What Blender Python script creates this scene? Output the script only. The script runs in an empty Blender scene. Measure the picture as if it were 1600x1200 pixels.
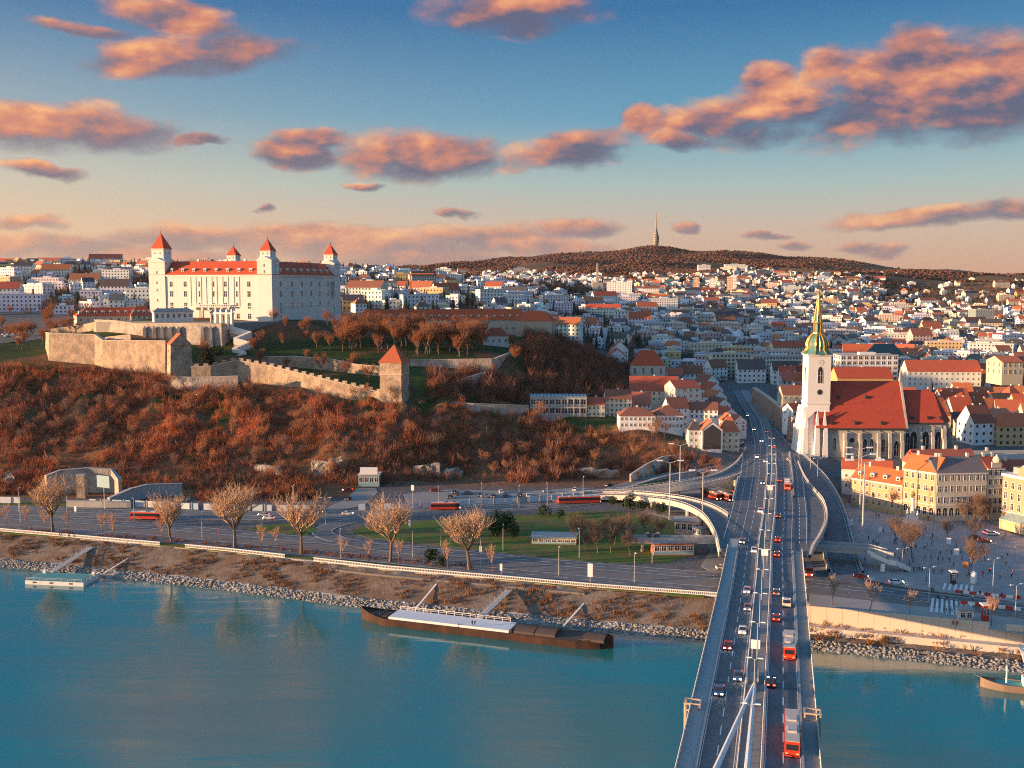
import bpy, bmesh, math, random
import numpy as np
from mathutils import Vector, Matrix, noise as mnoise
R = math.radians
rng = random.Random(7)
nrg = np.random.default_rng(11)
S = bpy.context.scene
COL = S.collection
# ------------------------------------------------------------------ camera
CAM_Z = 100.0
PITCH = math.atan(155 / 1600)
cam = bpy.data.cameras.new('camera'); cam.sensor_width = 36; cam.lens = 36
cam.clip_start = 1; cam.clip_end = 40000
camo = bpy.data.objects.new('camera', cam); COL.objects.link(camo)
camo.location = (0, 0, CAM_Z); camo.rotation_euler = (R(90) - PITCH, 0, 0)
S.camera = camo
# ------------------------------------------------------------------ sun, exposure
SUN_EL = R(6.5)
SUN_AZ = math.atan2(-0.98, -0.20)           # compass-like angle from +Y towards +X
sdir = Vector((math.sin(SUN_AZ) * math.cos(SUN_EL), math.cos(SUN_AZ) * math.cos(SUN_EL), math.sin(SUN_EL)))
sl = bpy.data.lights.new('sun', 'SUN'); sl.energy = 5.0; sl.angle = R(0.6); sl.color = (1.0, 0.58, 0.29)
so = bpy.data.objects.new('sun', sl); COL.objects.link(so)
so.rotation_euler = (-sdir).to_track_quat('-Z', 'Y').to_euler(); so.location = sdir * 2000
S.view_settings.view_transform = 'Standard'; S.view_settings.look = 'None'
S.view_settings.gamma = 1; S.view_settings.use_curve_mapping = False
S.view_settings.exposure = 1.35
S.cycles.use_denoising = False; S.cycles.filter_width = 1.1
S.cycles.max_bounces = 6; S.cycles.diffuse_bounces = 3; S.cycles.glossy_bounces = 3
S.cycles.transparent_max_bounces = 6; S.cycles.volume_bounces = 0
S.cycles.caustics_reflective = False; S.cycles.caustics_refractive = False
# ------------------------------------------------------------------ node expressions
class X:
    """a shader socket with arithmetic"""
    def __init__(s, nt, sock): s.nt, s.k = nt, sock
    def _m(s, op, *a):
        n = s.nt.nodes.new('ShaderNodeMath'); n.operation = op
        for i, v in enumerate((s,) + a):
            if isinstance(v, X): s.nt.links.new(v.k, n.inputs[i])
            else: n.inputs[i].default_value = v
        return X(s.nt, n.outputs[0])
    def __add__(s, o): return s._m('ADD', o)
    def __radd__(s, o): return s._m('ADD', o)
    def __sub__(s, o): return s._m('SUBTRACT', o)
    def __rsub__(s, o): return (s * -1.0) + o
    def __mul__(s, o): return s._m('MULTIPLY', o)
    def __rmul__(s, o): return s._m('MULTIPLY', o)
    def __truediv__(s, o): return s._m('DIVIDE', o)
    def max(s, o): return s._m('MAXIMUM', o)
    def min(s, o): return s._m('MINIMUM', o)
    def pw(s, o): return s._m('POWER', o)
    def clamp(s): return s._m('MAXIMUM', 0.0)._m('MINIMUM', 1.0)
    def smooth(s, a, b):
        n = s.nt.nodes.new('ShaderNodeMapRange'); n.interpolation_type = 'SMOOTHSTEP'
        s.nt.links.new(s.k, n.inputs[0]); n.inputs[1].default_value = a; n.inputs[2].default_value = b
        return X(s.nt, n.outputs[0])
def mixc(nt, f, a, b, mode='MIX'):
    n = nt.nodes.new('ShaderNodeMix'); n.data_type = 'RGBA'; n.blend_type = mode
    for i, v in ((0, f), (6, a), (7, b)):
        if isinstance(v, X): nt.links.new(v.k, n.inputs[i])
        elif hasattr(v, 'is_linked'): nt.links.new(v, n.inputs[i])
        elif i == 0: n.inputs[i].default_value = v
        else: n.inputs[i].default_value = tuple(v) + (1,) if len(v) == 3 else v
    return n.outputs[2]
def s2l(*c):
    """sRGB 0..255 to linear"""
    return tuple(((v / 255 + .055) / 1.055) ** 2.4 if v > 10 else v / 255 / 12.92 for v in c)
# ------------------------------------------------------------------ world: Nishita sky + drifting sunset clouds
W = bpy.data.worlds.new('World'); S.world = W; W.use_nodes = True
nt = W.node_tree; nt.nodes.clear()
tc = nt.nodes.new('ShaderNodeTexCoord')
sep = nt.nodes.new('ShaderNodeSeparateXYZ'); nt.links.new(tc.outputs['Generated'], sep.inputs[0])
dx, dy, dz = (X(nt, sep.outputs[i]) for i in range(3))
az = dx._m('ARCTAN2', dy); el = dz._m('ARCSINE')
sky = nt.nodes.new('ShaderNodeTexSky'); sky.sky_type = 'NISHITA'; sky.sun_disc = False
sky.sun_elevation = SUN_EL; sky.sun_rotation = SUN_AZ; sky.altitude = 200
sky.air_density = 1.2; sky.dust_density = 1.5; sky.ozone_density = 2.0
def ramp(nt, x, stops, interp='EASE'):
    n = nt.nodes.new('ShaderNodeValToRGB'); cr = n.color_ramp; cr.interpolation = interp
    while len(cr.elements) < len(stops): cr.elements.new(0.5)
    for e, (p, c) in zip(cr.elements, stops): e.position = p; e.color = tuple(c) + (1,)
    nt.links.new(x.k, n.inputs[0]); return n.outputs[0]
g_el = ((el + 0.05) / 0.65).clamp()                    # -0.05 .. 0.6 rad
def ep(deg): return (R(deg) + 0.05) / 0.65
grad = ramp(nt, g_el, [(ep(-2.5), s2l(186, 144, 122)), (ep(0.5), s2l(204, 158, 132)), (ep(3), s2l(198, 174, 158)),
                       (ep(5.5), s2l(158, 180, 180)), (ep(9), s2l(92, 150, 180)), (ep(14.5), s2l(36, 104, 156)),
                       (ep(22), s2l(52, 120, 172)), (ep(34), s2l(84, 146, 196))], 'LINEAR')  # upper sky lightened above the view to add fill light
# warmer, brighter towards the sun
ca = (dx * math.sin(SUN_AZ) + dy * math.cos(SUN_AZ))
warm = ca.smooth(-0.45, 1.0)
low = 1.0 - el.smooth(0.0, 0.30)
grad = mixc(nt, warm * low * 0.85, grad, s2l(255, 204, 150))
# glow round the low sun, strengthened out of view to raise the fill light
glow = ca.smooth(0.30, 1.0).pw(1.4) * (1.0 - el.smooth(0.1, 0.9))
grad = mixc(nt, glow, grad, (1.55, 1.5, 1.42))
# clouds: (px, py, half width px, half height px, tilt) seen from the terrace, turned into azimuth and elevation
CL = [(300, 86, 150, 26, -.12), (270, 30, 110, 24, .1), (135, 46, 70, 10, .05), (105, 200, 160, 30, .02), (460, 238, 62, 22, .05), (485, 218, 70, 13, -.02),
      (650, 246, 130, 34, .02), (880, 234, 110, 26, -.12), (800, 12, 130, 34, .04), (1060, 220, 62, 14, .1),
      (1420, 140, 185, 66, -.10), (1540, 160, 110, 48, .0), (1230, 170, 140, 40, -.22), (1110, 184, 100, 26, -.12), (1000, 190, 36, 20, 0), (1200, 128, 40, 24, 0), (1285, 105, 45, 26, 0), (1424, 74, 60, 32, 0), (1590, 110, 60, 36, 0),
      (1440, 340, 170, 13, -.07), (1580, 326, 100, 14, -.06), (60, 265, 60, 10, .1), (60, 350, 60, 10, .05), (60, 385, 150, 18, .0), (300, 372, 130, 18, 0), (470, 368, 110, 15, .05),
      (560, 385, 230, 26, .03), (760, 372, 140, 20, .02), (900, 358, 80, 13, -.02), (860, 390, 120, 14, .05), (710, 330, 34, 6, .08), (416, 328, 14, 7, 0), (1070, 356, 24, 8, 0), (1200, 369, 32, 5, 0),
      (1245, 385, 26, 7, 0), (1345, 390, 34, 9, 0), (1390, 393, 34, 9, 0), (570, 291, 34, 7, 0), (310, 218, 40, 7, 0), (230, 405, 130, 14, 0), (640, 408, 160, 14, 0),
      (330, -240, 270, 90, .05), (900, -330, 190, 60, -.1), (1350, -420, 220, 80, 0), (-260, 60, 150, 36, 0), (-420, -260, 200, 60, .1), (2050, 60, 190, 60, 0), (2200, -300, 220, 70, .1), (1900, 250, 160, 26, 0), (-700, 240, 180, 30, 0)]
vv = nt.nodes.new('ShaderNodeCombineXYZ'); nt.links.new((az * 1.0).k, vv.inputs[0]); nt.links.new((el * 1.95).k, vv.inputs[1])
def nz(vec, scale, det, rough, off=(0, 0, 0), dist=0.0):
    mp = nt.nodes.new('ShaderNodeMapping'); mp.inputs['Location'].default_value = off
    nt.links.new(vec.outputs[0], mp.inputs['Vector'])
    n = nt.nodes.new('ShaderNodeTexNoise'); n.inputs['Scale'].default_value = scale; n.inputs['Detail'].default_value = det
    n.inputs['Roughness'].default_value = rough; n.inputs['Distortion'].default_value = dist
    nt.links.new(mp.outputs[0], n.inputs['Vector']); return X(nt, n.outputs['Fac'])
n0 = nz(vv, 15, 8, .52, (3, 7, 0), .1)
n1 = nz(vv, 15, 8, .52, (3 + .012, 7 - .016, 0), .1)     # the same noise, a step towards the sun
nbig = nz(vv, 9, 3, .5, (1, 2, 0))
warp_u = (nz(vv, 14, 4, .55, (5, 1, 0)) - .5) * 0.05
warp_v = (nz(vv, 20, 4, .55, (8, 4, 0)) - .5) * 0.020
azw, elw = az + warp_u, el + warp_v
dens = None; lit = None; wsum = None
for (px, py, hw, hh, ti) in CL:
    a = (px - 800) / 1600; b = (600 - py) / 1600
    v = (a, math.cos(PITCH) + b * math.sin(PITCH), -math.sin(PITCH) + b * math.cos(PITCH))
    A = math.atan2(v[0], v[1]); E_ = math.atan2(v[2], math.hypot(v[0], v[1]))
    cu, cv = azw - A, elw - E_
    ct, st = math.cos(ti), -math.sin(ti)
    u = (cu * ct + cv * st) * (1600 / (hw * 1.12)); w = (cv * ct - cu * st) * (1600 / (hh * 1.35))
    m = 1.0 - (u * u + w * w)
    top = w * 0.5 - u * 0.22                                # upper and sunward side catches the light
    mp_ = m.max(0.0)
    if dens is None: dens, lit, wsum = m, top * mp_, mp_
    else: dens, lit, wsum = dens.max(m), lit + top * mp_, wsum + mp_
dd = dens + (n0 - .5) * 1.9 + (nbig - .5) * .4 + .12
alpha = dd.smooth(0.0, 1.0)
shade = (lit / (wsum + .15) * 1.15 + (n0 - n1) * 1.9 + .42).clamp()
cdark = mixc(nt, warm, s2l(96, 98, 124), s2l(160, 136, 140))
clit = mixc(nt, shade.smooth(.55, 1.0), s2l(216, 138, 112), s2l(255, 184, 124))
ccol = mixc(nt, shade.smooth(.16, .72), cdark, clit)
lowmix = 1.0 - el.smooth(0.02, 0.10)
ccol = mixc(nt, lowmix * 0.42, ccol, grad)
nish = mixc(nt, 1.0, sky.outputs[0], (0.022, 0.022, 0.022), 'MULTIPLY')
base = mixc(nt, 1.0, grad, nish, 'ADD')
below = el.smooth(-0.03, 0.0)
ccol = mixc(nt, alpha * below * .94, base, ccol)
ccol = mixc(nt, below, s2l(70, 74, 82), ccol)
bg = nt.nodes.new('ShaderNodeBackground'); bg.inputs[1].default_value = 0.40
nt.links.new(ccol, bg.inputs[0])
wo = nt.nodes.new('ShaderNodeOutputWorld'); nt.links.new(bg.outputs[0], wo.inputs[0])
W.cycles.sampling_method = 'MANUAL'; W.cycles.sample_map_resolution = 512
# ------------------------------------------------------------------ helpers
def ray(px, py):
    a = (px - 800) / 1600; b = (600 - py) / 1600
    return a, math.cos(PITCH) + b * math.sin(PITCH), -math.sin(PITCH) + b * math.cos(PITCH)
def G(px, py, z):
    """survey: the point at height z behind a photo point"""
    r = ray(px, py); t = (z - CAM_Z) / r[2]; return Vector((r[0] * t, r[1] * t, z))
def D(px, py, d):
    """survey: the point at distance d behind a photo point"""
    r = ray(px, py); t = d / r[1]; return Vector((r[0] * t, d, CAM_Z + r[2] * t))
def sstep(a, b, x):
    t = np.clip((x - a) / (b - a), 0, 1); return t * t * (3 - 2 * t)
MATS = {}
def mat(name, col=(.5, .5, .5), rough=.8, var=.15, scale=1.0, bump=0.0, metal=0.0, spec=.3, src=None, emit=0.0, col2=None, var2=(.35, .65), streak=None, bscale=None):
    """procedural material: base colour (fixed, the object's colour or a colour attribute) broken up by noise"""
    if name in MATS: return MATS[name]
    m = bpy.data.materials.new(name); m.use_nodes = True; t = m.node_tree
    b = t.nodes['Principled BSDF']; b.inputs['Roughness'].default_value = rough; b.inputs['Metallic'].default_value = metal
    b.inputs['Specular IOR Level'].default_value = spec
    if src == 'object':
        oi = t.nodes.new('ShaderNodeObjectInfo'); c = oi.outputs['Color']
    elif src == 'attr':
        at = t.nodes.new('ShaderNodeAttribute'); at.attribute_name = 'Col'; c = at.outputs['Color']
    else: c = tuple(col)
    tx = t.nodes.new('ShaderNodeTexCoord'); ge = t.nodes.new('ShaderNodeNewGeometry')
    def noise(sc, det=5, stretch=None, rot=0.0):
        n = t.nodes.new('ShaderNodeTexNoise'); n.inputs['Scale'].default_value = sc; n.inputs['Detail'].default_value = det
        n.inputs['Roughness'].default_value = .62
        if stretch:
            mp = t.nodes.new('ShaderNodeMapping'); mp.inputs['Scale'].default_value = stretch; mp.inputs['Rotation'].default_value = (0, 0, rot)
            t.links.new(ge.outputs['Position'], mp.inputs[0]); t.links.new(mp.outputs[0], n.inputs['Vector'])
        else: t.links.new(ge.outputs['Position'], n.inputs['Vector'])
        return X(t, n.outputs['Fac'])
    if col2 is not None:
        c = mixc(t, noise(scale * .35, 6).smooth(*var2), c, col2)
    if var:
        k = noise(scale) * (2 * var) + (1 - var)
        cc = t.nodes.new('ShaderNodeCombineXYZ')
        for i in range(3): t.links.new(k.k, cc.inputs[i])
        c = mixc(t, 1.0, c, cc.outputs[0], 'MULTIPLY')
    if streak:
        c = mixc(t, noise(1.0, 5, streak[1], streak[3] if len(streak) > 3 else 0.0).smooth(.5, .75) * streak[2], c, streak[0])
    if isinstance(c, tuple): b.inputs['Base Color'].default_value = c + (1,)
    else: t.links.new(c, b.inputs['Base Color'])
    if emit:
        if isinstance(c, tuple): b.inputs['Emission Color'].default_value = c + (1,)
        else: t.links.new(c, b.inputs['Emission Color'])
        b.inputs['Emission Strength'].default_value = emit
    if bump:
        bp = t.nodes.new('ShaderNodeBump'); bp.inputs['Strength'].default_value = 1.0; bp.inputs['Distance'].default_value = bump
        t.links.new(noise(bscale or scale, 6).k, bp.inputs['Height']); t.links.new(bp.outputs[0], b.inputs['Normal'])
    MATS[name] = m; return m
class MB:
    """collects faces; build() links them as one mesh object"""
    def __init__(s): s.v, s.f, s.m = [], [], []
    def add(s, vs, fs, mi=0):
        n = len(s.v); s.v += [tuple(q) for q in vs]; s.f += [tuple(i + n for i in f) for f in fs]; s.m += [mi] * len(fs); return s
    def box(s, x0, x1, y0, y1, z0, z1, mi=0):
        return s.add([(x0, y0, z0), (x1, y0, z0), (x1, y1, z0), (x0, y1, z0), (x0, y0, z1), (x1, y0, z1), (x1, y1, z1), (x0, y1, z1)],
              [(0, 3, 2, 1), (4, 5, 6, 7), (0, 1, 5, 4), (1, 2, 6, 5), (2, 3, 7, 6), (3, 0, 4, 7)], mi)
    def frus(s, cx, cy, z0, z1, a0, b0, a1, b1, mi=0):
        return s.add([(cx - a0, cy - b0, z0), (cx + a0, cy - b0, z0), (cx + a0, cy + b0, z0), (cx - a0, cy + b0, z0), (cx - a1, cy - b1, z1), (cx + a1, cy - b1, z1), (cx + a1, cy + b1, z1), (cx - a1, cy + b1, z1)],
              [(0, 3, 2, 1), (4, 5, 6, 7), (0, 1, 5, 4), (1, 2, 6, 5), (2, 3, 7, 6), (3, 0, 4, 7)], mi)
    def prism(s, poly, z0, z1, mi=0):
        n = len(poly); z0 = z0 if hasattr(z0, '__len__') else [z0] * n; z1 = z1 if hasattr(z1, '__len__') else [z1] * n
        vs = [(p[0], p[1], z0[i]) for i, p in enumerate(poly)] + [(p[0], p[1], z1[i]) for i, p in enumerate(poly)]
        return s.add(vs, [tuple(range(n))[::-1], tuple(range(n, 2 * n))] + [(i, (i + 1) % n, n + (i + 1) % n, n + i) for i in range(n)], mi)
    def tube(s, p0, p1, r0, r1=None, n=6, mi=0):
        p0, p1 = Vector(p0), Vector(p1); r1 = r0 if r1 is None else r1
        d = (p1 - p0).normalized(); a = d.cross(Vector((0, 0, 1)))
        a = Vector((1, 0, 0)) if a.length < 1e-4 else a.normalized(); b = d.cross(a)
        vs = []
        for p, r in ((p0, r0), (p1, r1)):
            for i in range(n):
                t = 2 * math.pi * i / n; vs.append(p + (a * math.cos(t) + b * math.sin(t)) * r)
        return s.add(vs, [(i, (i + 1) % n, n + (i + 1) % n, n + i) for i in range(n)] + [tuple(range(n))[::-1], tuple(range(n, 2 * n))], mi)
    def lathe(s, prof, n=12, c=(0, 0), mi=0, ph=0.0):
        vs = [(c[0] + r * math.cos(2 * math.pi * i / n + ph), c[1] + r * math.sin(2 * math.pi * i / n + ph), z) for r, z in prof for i in range(n)]
        fs = [(k * n + i, k * n + (i + 1) % n, (k + 1) * n + (i + 1) % n, (k + 1) * n + i) for k in range(len(prof) - 1) for i in range(n)]
        fs += [tuple(range(n))[::-1], tuple(range((len(prof) - 1) * n, len(prof) * n))]
        return s.add(vs, fs, mi)
    def gable(s, x0, x1, y0, y1, z, rh, axis='x', mi=0, hip=0.0):
        """closed ridged roof; hip = how far the ridge ends step in"""
        if axis == 'x':
            ym = (y0 + y1) / 2; a, b = (x0 + hip, ym, z + rh), (x1 - hip, ym, z + rh)
            vs = [(x0, y0, z), (x1, y0, z), (x1, y1, z), (x0, y1, z), a, b]
            fs = [(0, 1, 5, 4), (2, 3, 4, 5), (1, 2, 5), (3, 0, 4), (3, 2, 1, 0)]
        else:
            xm = (x0 + x1) / 2; a, b = (xm, y0 + hip, z + rh), (xm, y1 - hip, z + rh)
            vs = [(x0, y0, z), (x1, y0, z), (x1, y1, z), (x0, y1, z), a, b]
            fs = [(1, 2, 5, 4), (3, 0, 4, 5), (0, 1, 4), (2, 3, 5), (3, 2, 1, 0)]
        return s.add(vs, fs, mi)
    def build(s, name, mats, parent=None, loc=None, rz=0.0, smooth=False, color=None, cols=None):
        me = bpy.data.meshes.new(name); me.from_pydata(s.v, [], s.f); 
        for m_ in (mats if isinstance(mats, (list, tuple)) else [mats]): me.materials.append(MATS[m_] if isinstance(m_, str) else m_)
        if len(me.materials) > 1: me.polygons.foreach_set('material_index', s.m)
        if smooth: me.polygons.foreach_set('use_smooth', [True] * len(me.polygons))
        me.update()
        return link(name, me, parent, loc, rz, color)
def link(name, me, parent=None, loc=None, rz=0.0, color=None):
    o = bpy.data.objects.new(name, me); COL.objects.link(o)
    if parent is not None: o.parent = parent
    if loc is not None: o.location = loc
    if rz: o.rotation_euler = (0, 0, rz)
    if color is not None: o.color = tuple(color) + (1,)
    return o
def tag(o, label=None, cat=None, group=None, kind=None):
    for k, v in (('label', label), ('category', cat), ('group', group), ('kind', kind)):
        if v: o[k] = v
    return o
def thing(name, label, cat, loc=(0, 0, 0), rz=0.0, group=None):
    o = bpy.data.objects.new(name, None); COL.objects.link(o); o.location = loc; o.rotation_euler = (0, 0, rz)
    o.empty_display_size = .1
    return tag(o, label, cat, group)
def copy_tree(o, parent=None):
    c = o.copy(); COL.objects.link(c); c.parent = parent
    for ch in o.children:
        copy_tree(ch, c)
    return c
def npmesh(name, v, f, mats, cols=None, mi=None, smooth=False):
    """mesh from numpy arrays: v (n,3), f (m,3 or 4)"""
    me = bpy.data.meshes.new(name); k = f.shape[1]
    me.vertices.add(len(v)); me.vertices.foreach_set('co', np.ascontiguousarray(v, dtype=np.float32).ravel())
    me.loops.add(f.size); me.loops.foreach_set('vertex_index', np.ascontiguousarray(f, dtype=np.int32).ravel())
    me.polygons.add(len(f)); me.polygons.foreach_set('loop_start', np.arange(0, f.size, k, dtype=np.int32))
    for m_ in (mats if isinstance(mats, (list, tuple)) else [mats]): me.materials.append(MATS[m_] if isinstance(m_, str) else m_)
    if mi is not None: me.polygons.foreach_set('material_index', np.ascontiguousarray(mi, dtype=np.int32))
    if smooth: me.polygons.foreach_set('use_smooth', np.ones(len(f), dtype=bool))
    me.update(calc_edges=True)
    if cols is not None:
        at = me.color_attributes.new('Col', 'FLOAT_COLOR', 'POINT')
        at.data.foreach_set('color', np.ascontiguousarray(np.c_[cols, np.ones(len(cols))], dtype=np.float32).ravel())
    return me
def scatter_mesh(name, protos, pos, rot, scl, tint, mats):
    """one mesh out of many copies of small prototypes; protos: list of (verts, tris, cols)"""
    vs, fs, cs = [], [], []; off = 0
    which = nrg.integers(0, len(protos), len(pos))
    for k, (pv, pf, pc) in enumerate(protos):
        ix = np.where(which == k)[0]
        if not len(ix): continue
        c, s_ = np.cos(rot[ix]), np.sin(rot[ix]); sc = scl[ix]
        if sc.ndim == 1: sc = np.c_[sc, sc, sc]
        x = pv[None, :, 0] * sc[:, 0:1]; y = pv[None, :, 1] * sc[:, 1:2]; z = pv[None, :, 2] * sc[:, 2:3]
        vv_ = np.stack([x * c[:, None] - y * s_[:, None] + pos[ix, 0:1], x * s_[:, None] + y * c[:, None] + pos[ix, 1:2], z + pos[ix, 2:3]], -1)
        n = len(pv)
        ff = pf[None] + (np.arange(len(ix)) * n)[:, None, None] + off
        vs.append(vv_.reshape(-1, 3)); fs.append(ff.reshape(-1, pf.shape[1])); cs.append((pc[None] * tint[ix][:, None, :]).reshape(-1, 3)); off += n * len(ix)
    return npmesh(name, np.concatenate(vs), np.concatenate(fs), mats, np.concatenate(cs))
# ------------------------------------------------------------------ terrain
# bank line (water's edge), left to right
WE = [(-900, 572), (-420, 428), (-182.7, 357.4), (-107.6, 334), (-47.6, 311), (18.6, 290.5), (56.3, 281), (81.5, 274), (133.3, 257), (300, 202), (900, 0)]
WE = np.array(WE, float)
BANKW = 19.0
def edge_y(x): return np.interp(x, WE[:, 0], WE[:, 1])
def bank_s(x, y):
    """distance inland of the water's edge"""
    return (y - edge_y(x)) * 0.955
FOOT = np.array([(-1200, 640), (-500, 520), (-300, 470), (-235, 461), (-59, 461), (25, 468), (62, 486), (95, 470), (130, 440), (200, 440), (400, 420), (1200, 300)], float)
CP = []
def cp(*a): CP.extend(a)
cp((-600, 560, 20), (-420, 500, 12), (-300, 463, 9), (-235, 463, 8), (-176, 463, 8), (-100, 463, 8), (-59, 463, 8), (0, 465, 8), (30, 472, 8), (60, 487, 8))
cp((-300, 520, 30), (-235, 520, 29), (-180, 512, 28), (-120, 504, 25), (-66, 502, 29), (-95, 492, 23), (-20, 500, 16), (20, 500, 14), (50, 505, 16))
cp((-235, 492, 18), (-120, 482, 15), (-66, 482, 19), (-30, 482, 10), (-25, 520, 24), (10, 520, 19))
cp((-310, 580, 50), (-262, 592, 50), (-233, 592, 50), (-205, 585, 49), (-186, 552, 43), (-172, 565, 46), (-150, 566, 45), (-120, 556, 42), (-90, 545, 39), (-62, 533, 35), (-40, 535, 34), (-20, 538, 32), (5, 545, 29))
cp((-235, 560, 42), (-150, 535, 36), (-100, 525, 31))
cp((14, 556, 28), (40, 545, 27.5), (65, 522, 26), (85, 512, 21), (100, 505, 17), (110, 540, 16), (100, 580, 20), (60, 580, 29), (30, 590, 32))
cp((-235, 625, 61), (-205, 645, 63), (-175, 640, 62), (-150, 625, 57), (-140, 650, 63), (-100, 600, 52), (-62, 570, 46), (-30, 575, 43), (-80, 640, 59))
cp((-270, 640, 63), (-300, 640, 60), (-340, 640, 62), (-300, 700, 66), (-260, 690, 76), (-205, 690, 77), (-150, 680, 75), (-125, 700, 72), (-110, 740, 72), (-125, 790, 72), (-200, 740, 77), (-250, 720, 77), (-240, 800, 76), (-160, 800, 73))
cp((-60, 640, 58), (-30, 630, 56), (-60, 700, 62), (0, 640, 55), (0, 700, 58), (10, 610, 43), (25, 640, 42), (30, 760, 60), (50, 700, 45), (70, 650, 30), (95, 650, 20), (100, 700, 19), (80, 760, 35))
cp((118, 520, 15.5), (125, 560, 16), (133, 600, 16), (140, 650, 16), (148, 700, 17), (150, 760, 18), (155, 820, 18.5), (160, 500, 14), (200, 520, 15), (260, 540, 15), (300, 520, 14), (220, 600, 17), (300, 650, 17), (400, 700, 17), (145, 450, 10), (200, 450, 10), (260, 450, 11), (400, 450, 11))
for q in [(60, 530, 720), (0, 520, 760), (-150, 520, 760), (120, 492, 860), (40, 480, 940), (-100, 470, 950), (150, 470, 1050), (0, 455, 1150), (200, 452, 1150), (100, 436, 1300), (0, 424, 1450), (150, 424, 1450), (230, 418, 1600), (-200, 420, 1500), (300, 425, 1500),
          (560, 490, 860), (640, 488, 900), (560, 470, 1100), (640, 468, 1150), (560, 445, 1400), (600, 424, 1700), (540, 424, 1700), (690, 430, 1800), (690, 465, 1250), (760, 450, 1500), (760, 436, 2000), (780, 480, 1000),
          (870, 505, 1050), (870, 490, 1150), (860, 460, 1500), (933, 457, 1950), (905, 458, 1900), (970, 458, 1950), (960, 490, 1350), (930, 520, 1050), (900, 545, 880), (950, 575, 800), (1000, 590, 740), (1000, 560, 900), (1040, 530, 1060), (1050, 500, 1350), (1050, 475, 1800), (1050, 452, 2400), (1000, 445, 2500), (900, 440, 2500), (800, 440, 2500),
          (1190, 600, 815), (1200, 565, 1000), (1200, 530, 1300), (1200, 500, 1600), (1200, 476, 1900), (1150, 462, 2300), (1180, 446, 2800), (1120, 432, 3000), (1250, 470, 2300),
          (1400, 560, 1050), (1500, 545, 1150), (1600, 550, 1100), (1400, 520, 1400), (1500, 505, 1600), (1600, 505, 1600), (1420, 490, 1900), (1550, 484, 2200), (1250, 445, 2700), (1320, 430, 3100), (1300, 455, 2500), (1400, 436, 3200), (1400, 460, 2700), (1480, 432, 3300), (1560, 440, 3200), (1600, 452, 3000), (1480, 465, 2600), (1560, 472, 2500), (1750, 460, 3000), (1750, 510, 1600), (1750, 440, 4000), (0, 430, 5200), (150, 430, 5200), (-200, 432, 4500), (0, 430, 2500), (200, 430, 2500), (300, 431, 3500), (100, 430, 3500)]:
    cp(tuple(D(*q)))
RID = [(300, 425), (550, 432), (690, 421), (760, 409), (850, 403), (930, 396), (990, 388), (1010, 386), (1060, 392), (1150, 395), (1230, 402), (1330, 412), (1430, 426), (1500, 435), (1600, 441), (1800, 445)]
for (px, py) in RID:
    dd_ = 5200 if px < 1300 else 5200 + (px - 1300) * 4
    p_ = D(px, py, dd_); cp(tuple(p_)); cp((p_.x * 1.25, p_.y * 1.3, p_.z - 60))
for q in [(760, 425, 3600), (850, 422, 3700), (950, 418, 3900), (1010, 408, 4300), (1100, 412, 4300), (1200, 413, 4300), (1300, 420, 4400), (1400, 428, 4600), (1100, 424, 3600), (1200, 424, 3600), (1300, 424, 3800), (1060, 402, 4700), (900, 408, 4300)]:
    cp(tuple(D(*q)))
cp((0, 9000, 100), (3000, 9000, 60), (-3000, 9000, 100), (5000, 5000, 30), (-4500, 4000, 120), (-1500, 1500, 110), (-2500, 2000, 110), (-900, 900, 75), (-1500, 900, 60), (2500, 1500, 15), (1500, 800, 14), (900, 600, 14), (-1000, 600, 25))
CP = np.array(CP, float)
def _rbf_fit(P, smooth=0.0):
    d = np.hypot(P[:, None, 0] - P[None, :, 0], P[:, None, 1] - P[None, :, 1]); n = len(P)
    A = np.zeros((n + 1, n + 1)); A[:n, :n] = -d; A[:n, n] = 1; A[n, :n] = 1; A[np.arange(n), np.arange(n)] -= 0
    return np.linalg.solve(A, np.r_[P[:, 2], 0])
_w = _rbf_fit(CP)
def hgt(x, y):
    """terrain height (arrays or numbers)"""
    x = np.atleast_1d(np.asarray(x, float)); y = np.atleast_1d(np.asarray(y, float)); sh = x.shape
    x = x.ravel(); y = y.ravel(); z = np.empty(len(x))
    for i in range(0, len(x), 20000):
        d = np.sqrt((x[i:i + 20000, None] - CP[None, :, 0]) ** 2 + (y[i:i + 20000, None] - CP[None, :, 1]) ** 2 + 4.0)
        z[i:i + 20000] = _w[-1] - d @ _w[:-1]
    f = np.interp(x, FOOT[:, 0], FOOT[:, 1])
    z = 7 + (z - 7) * sstep(-2, 28, y - f)
    # natural unevenness on the hills
    amp = np.clip((z - 16) / 40, 0, 1) * np.clip((y - 1500) / 2500, 0, 1) * 9
    z = z + amp * (np.sin(x * .013 + np.sin(y * .007) * 2) + np.sin(y * .011 + x * .004) * .7)
    gul = np.clip((z - 12) / 12, 0, 1) * np.clip((48 - z) / 10, 0, 1) * (y < 620) * (x < 30)
    z = z + gul * 1.5 * (np.sin(x * .16 + y * .07) + .8 * np.sin(x * .29 - y * .05 + 1) + .5 * np.sin(x * .5 + 2))
    s = bank_s(x, y)
    z = np.where(s < BANKW + 8, np.where(s > BANKW - 2, np.minimum(z, 6.9), -6.0), z)
    return z.reshape(sh)
def H(x, y): return float(hgt(x, y)[0])
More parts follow.
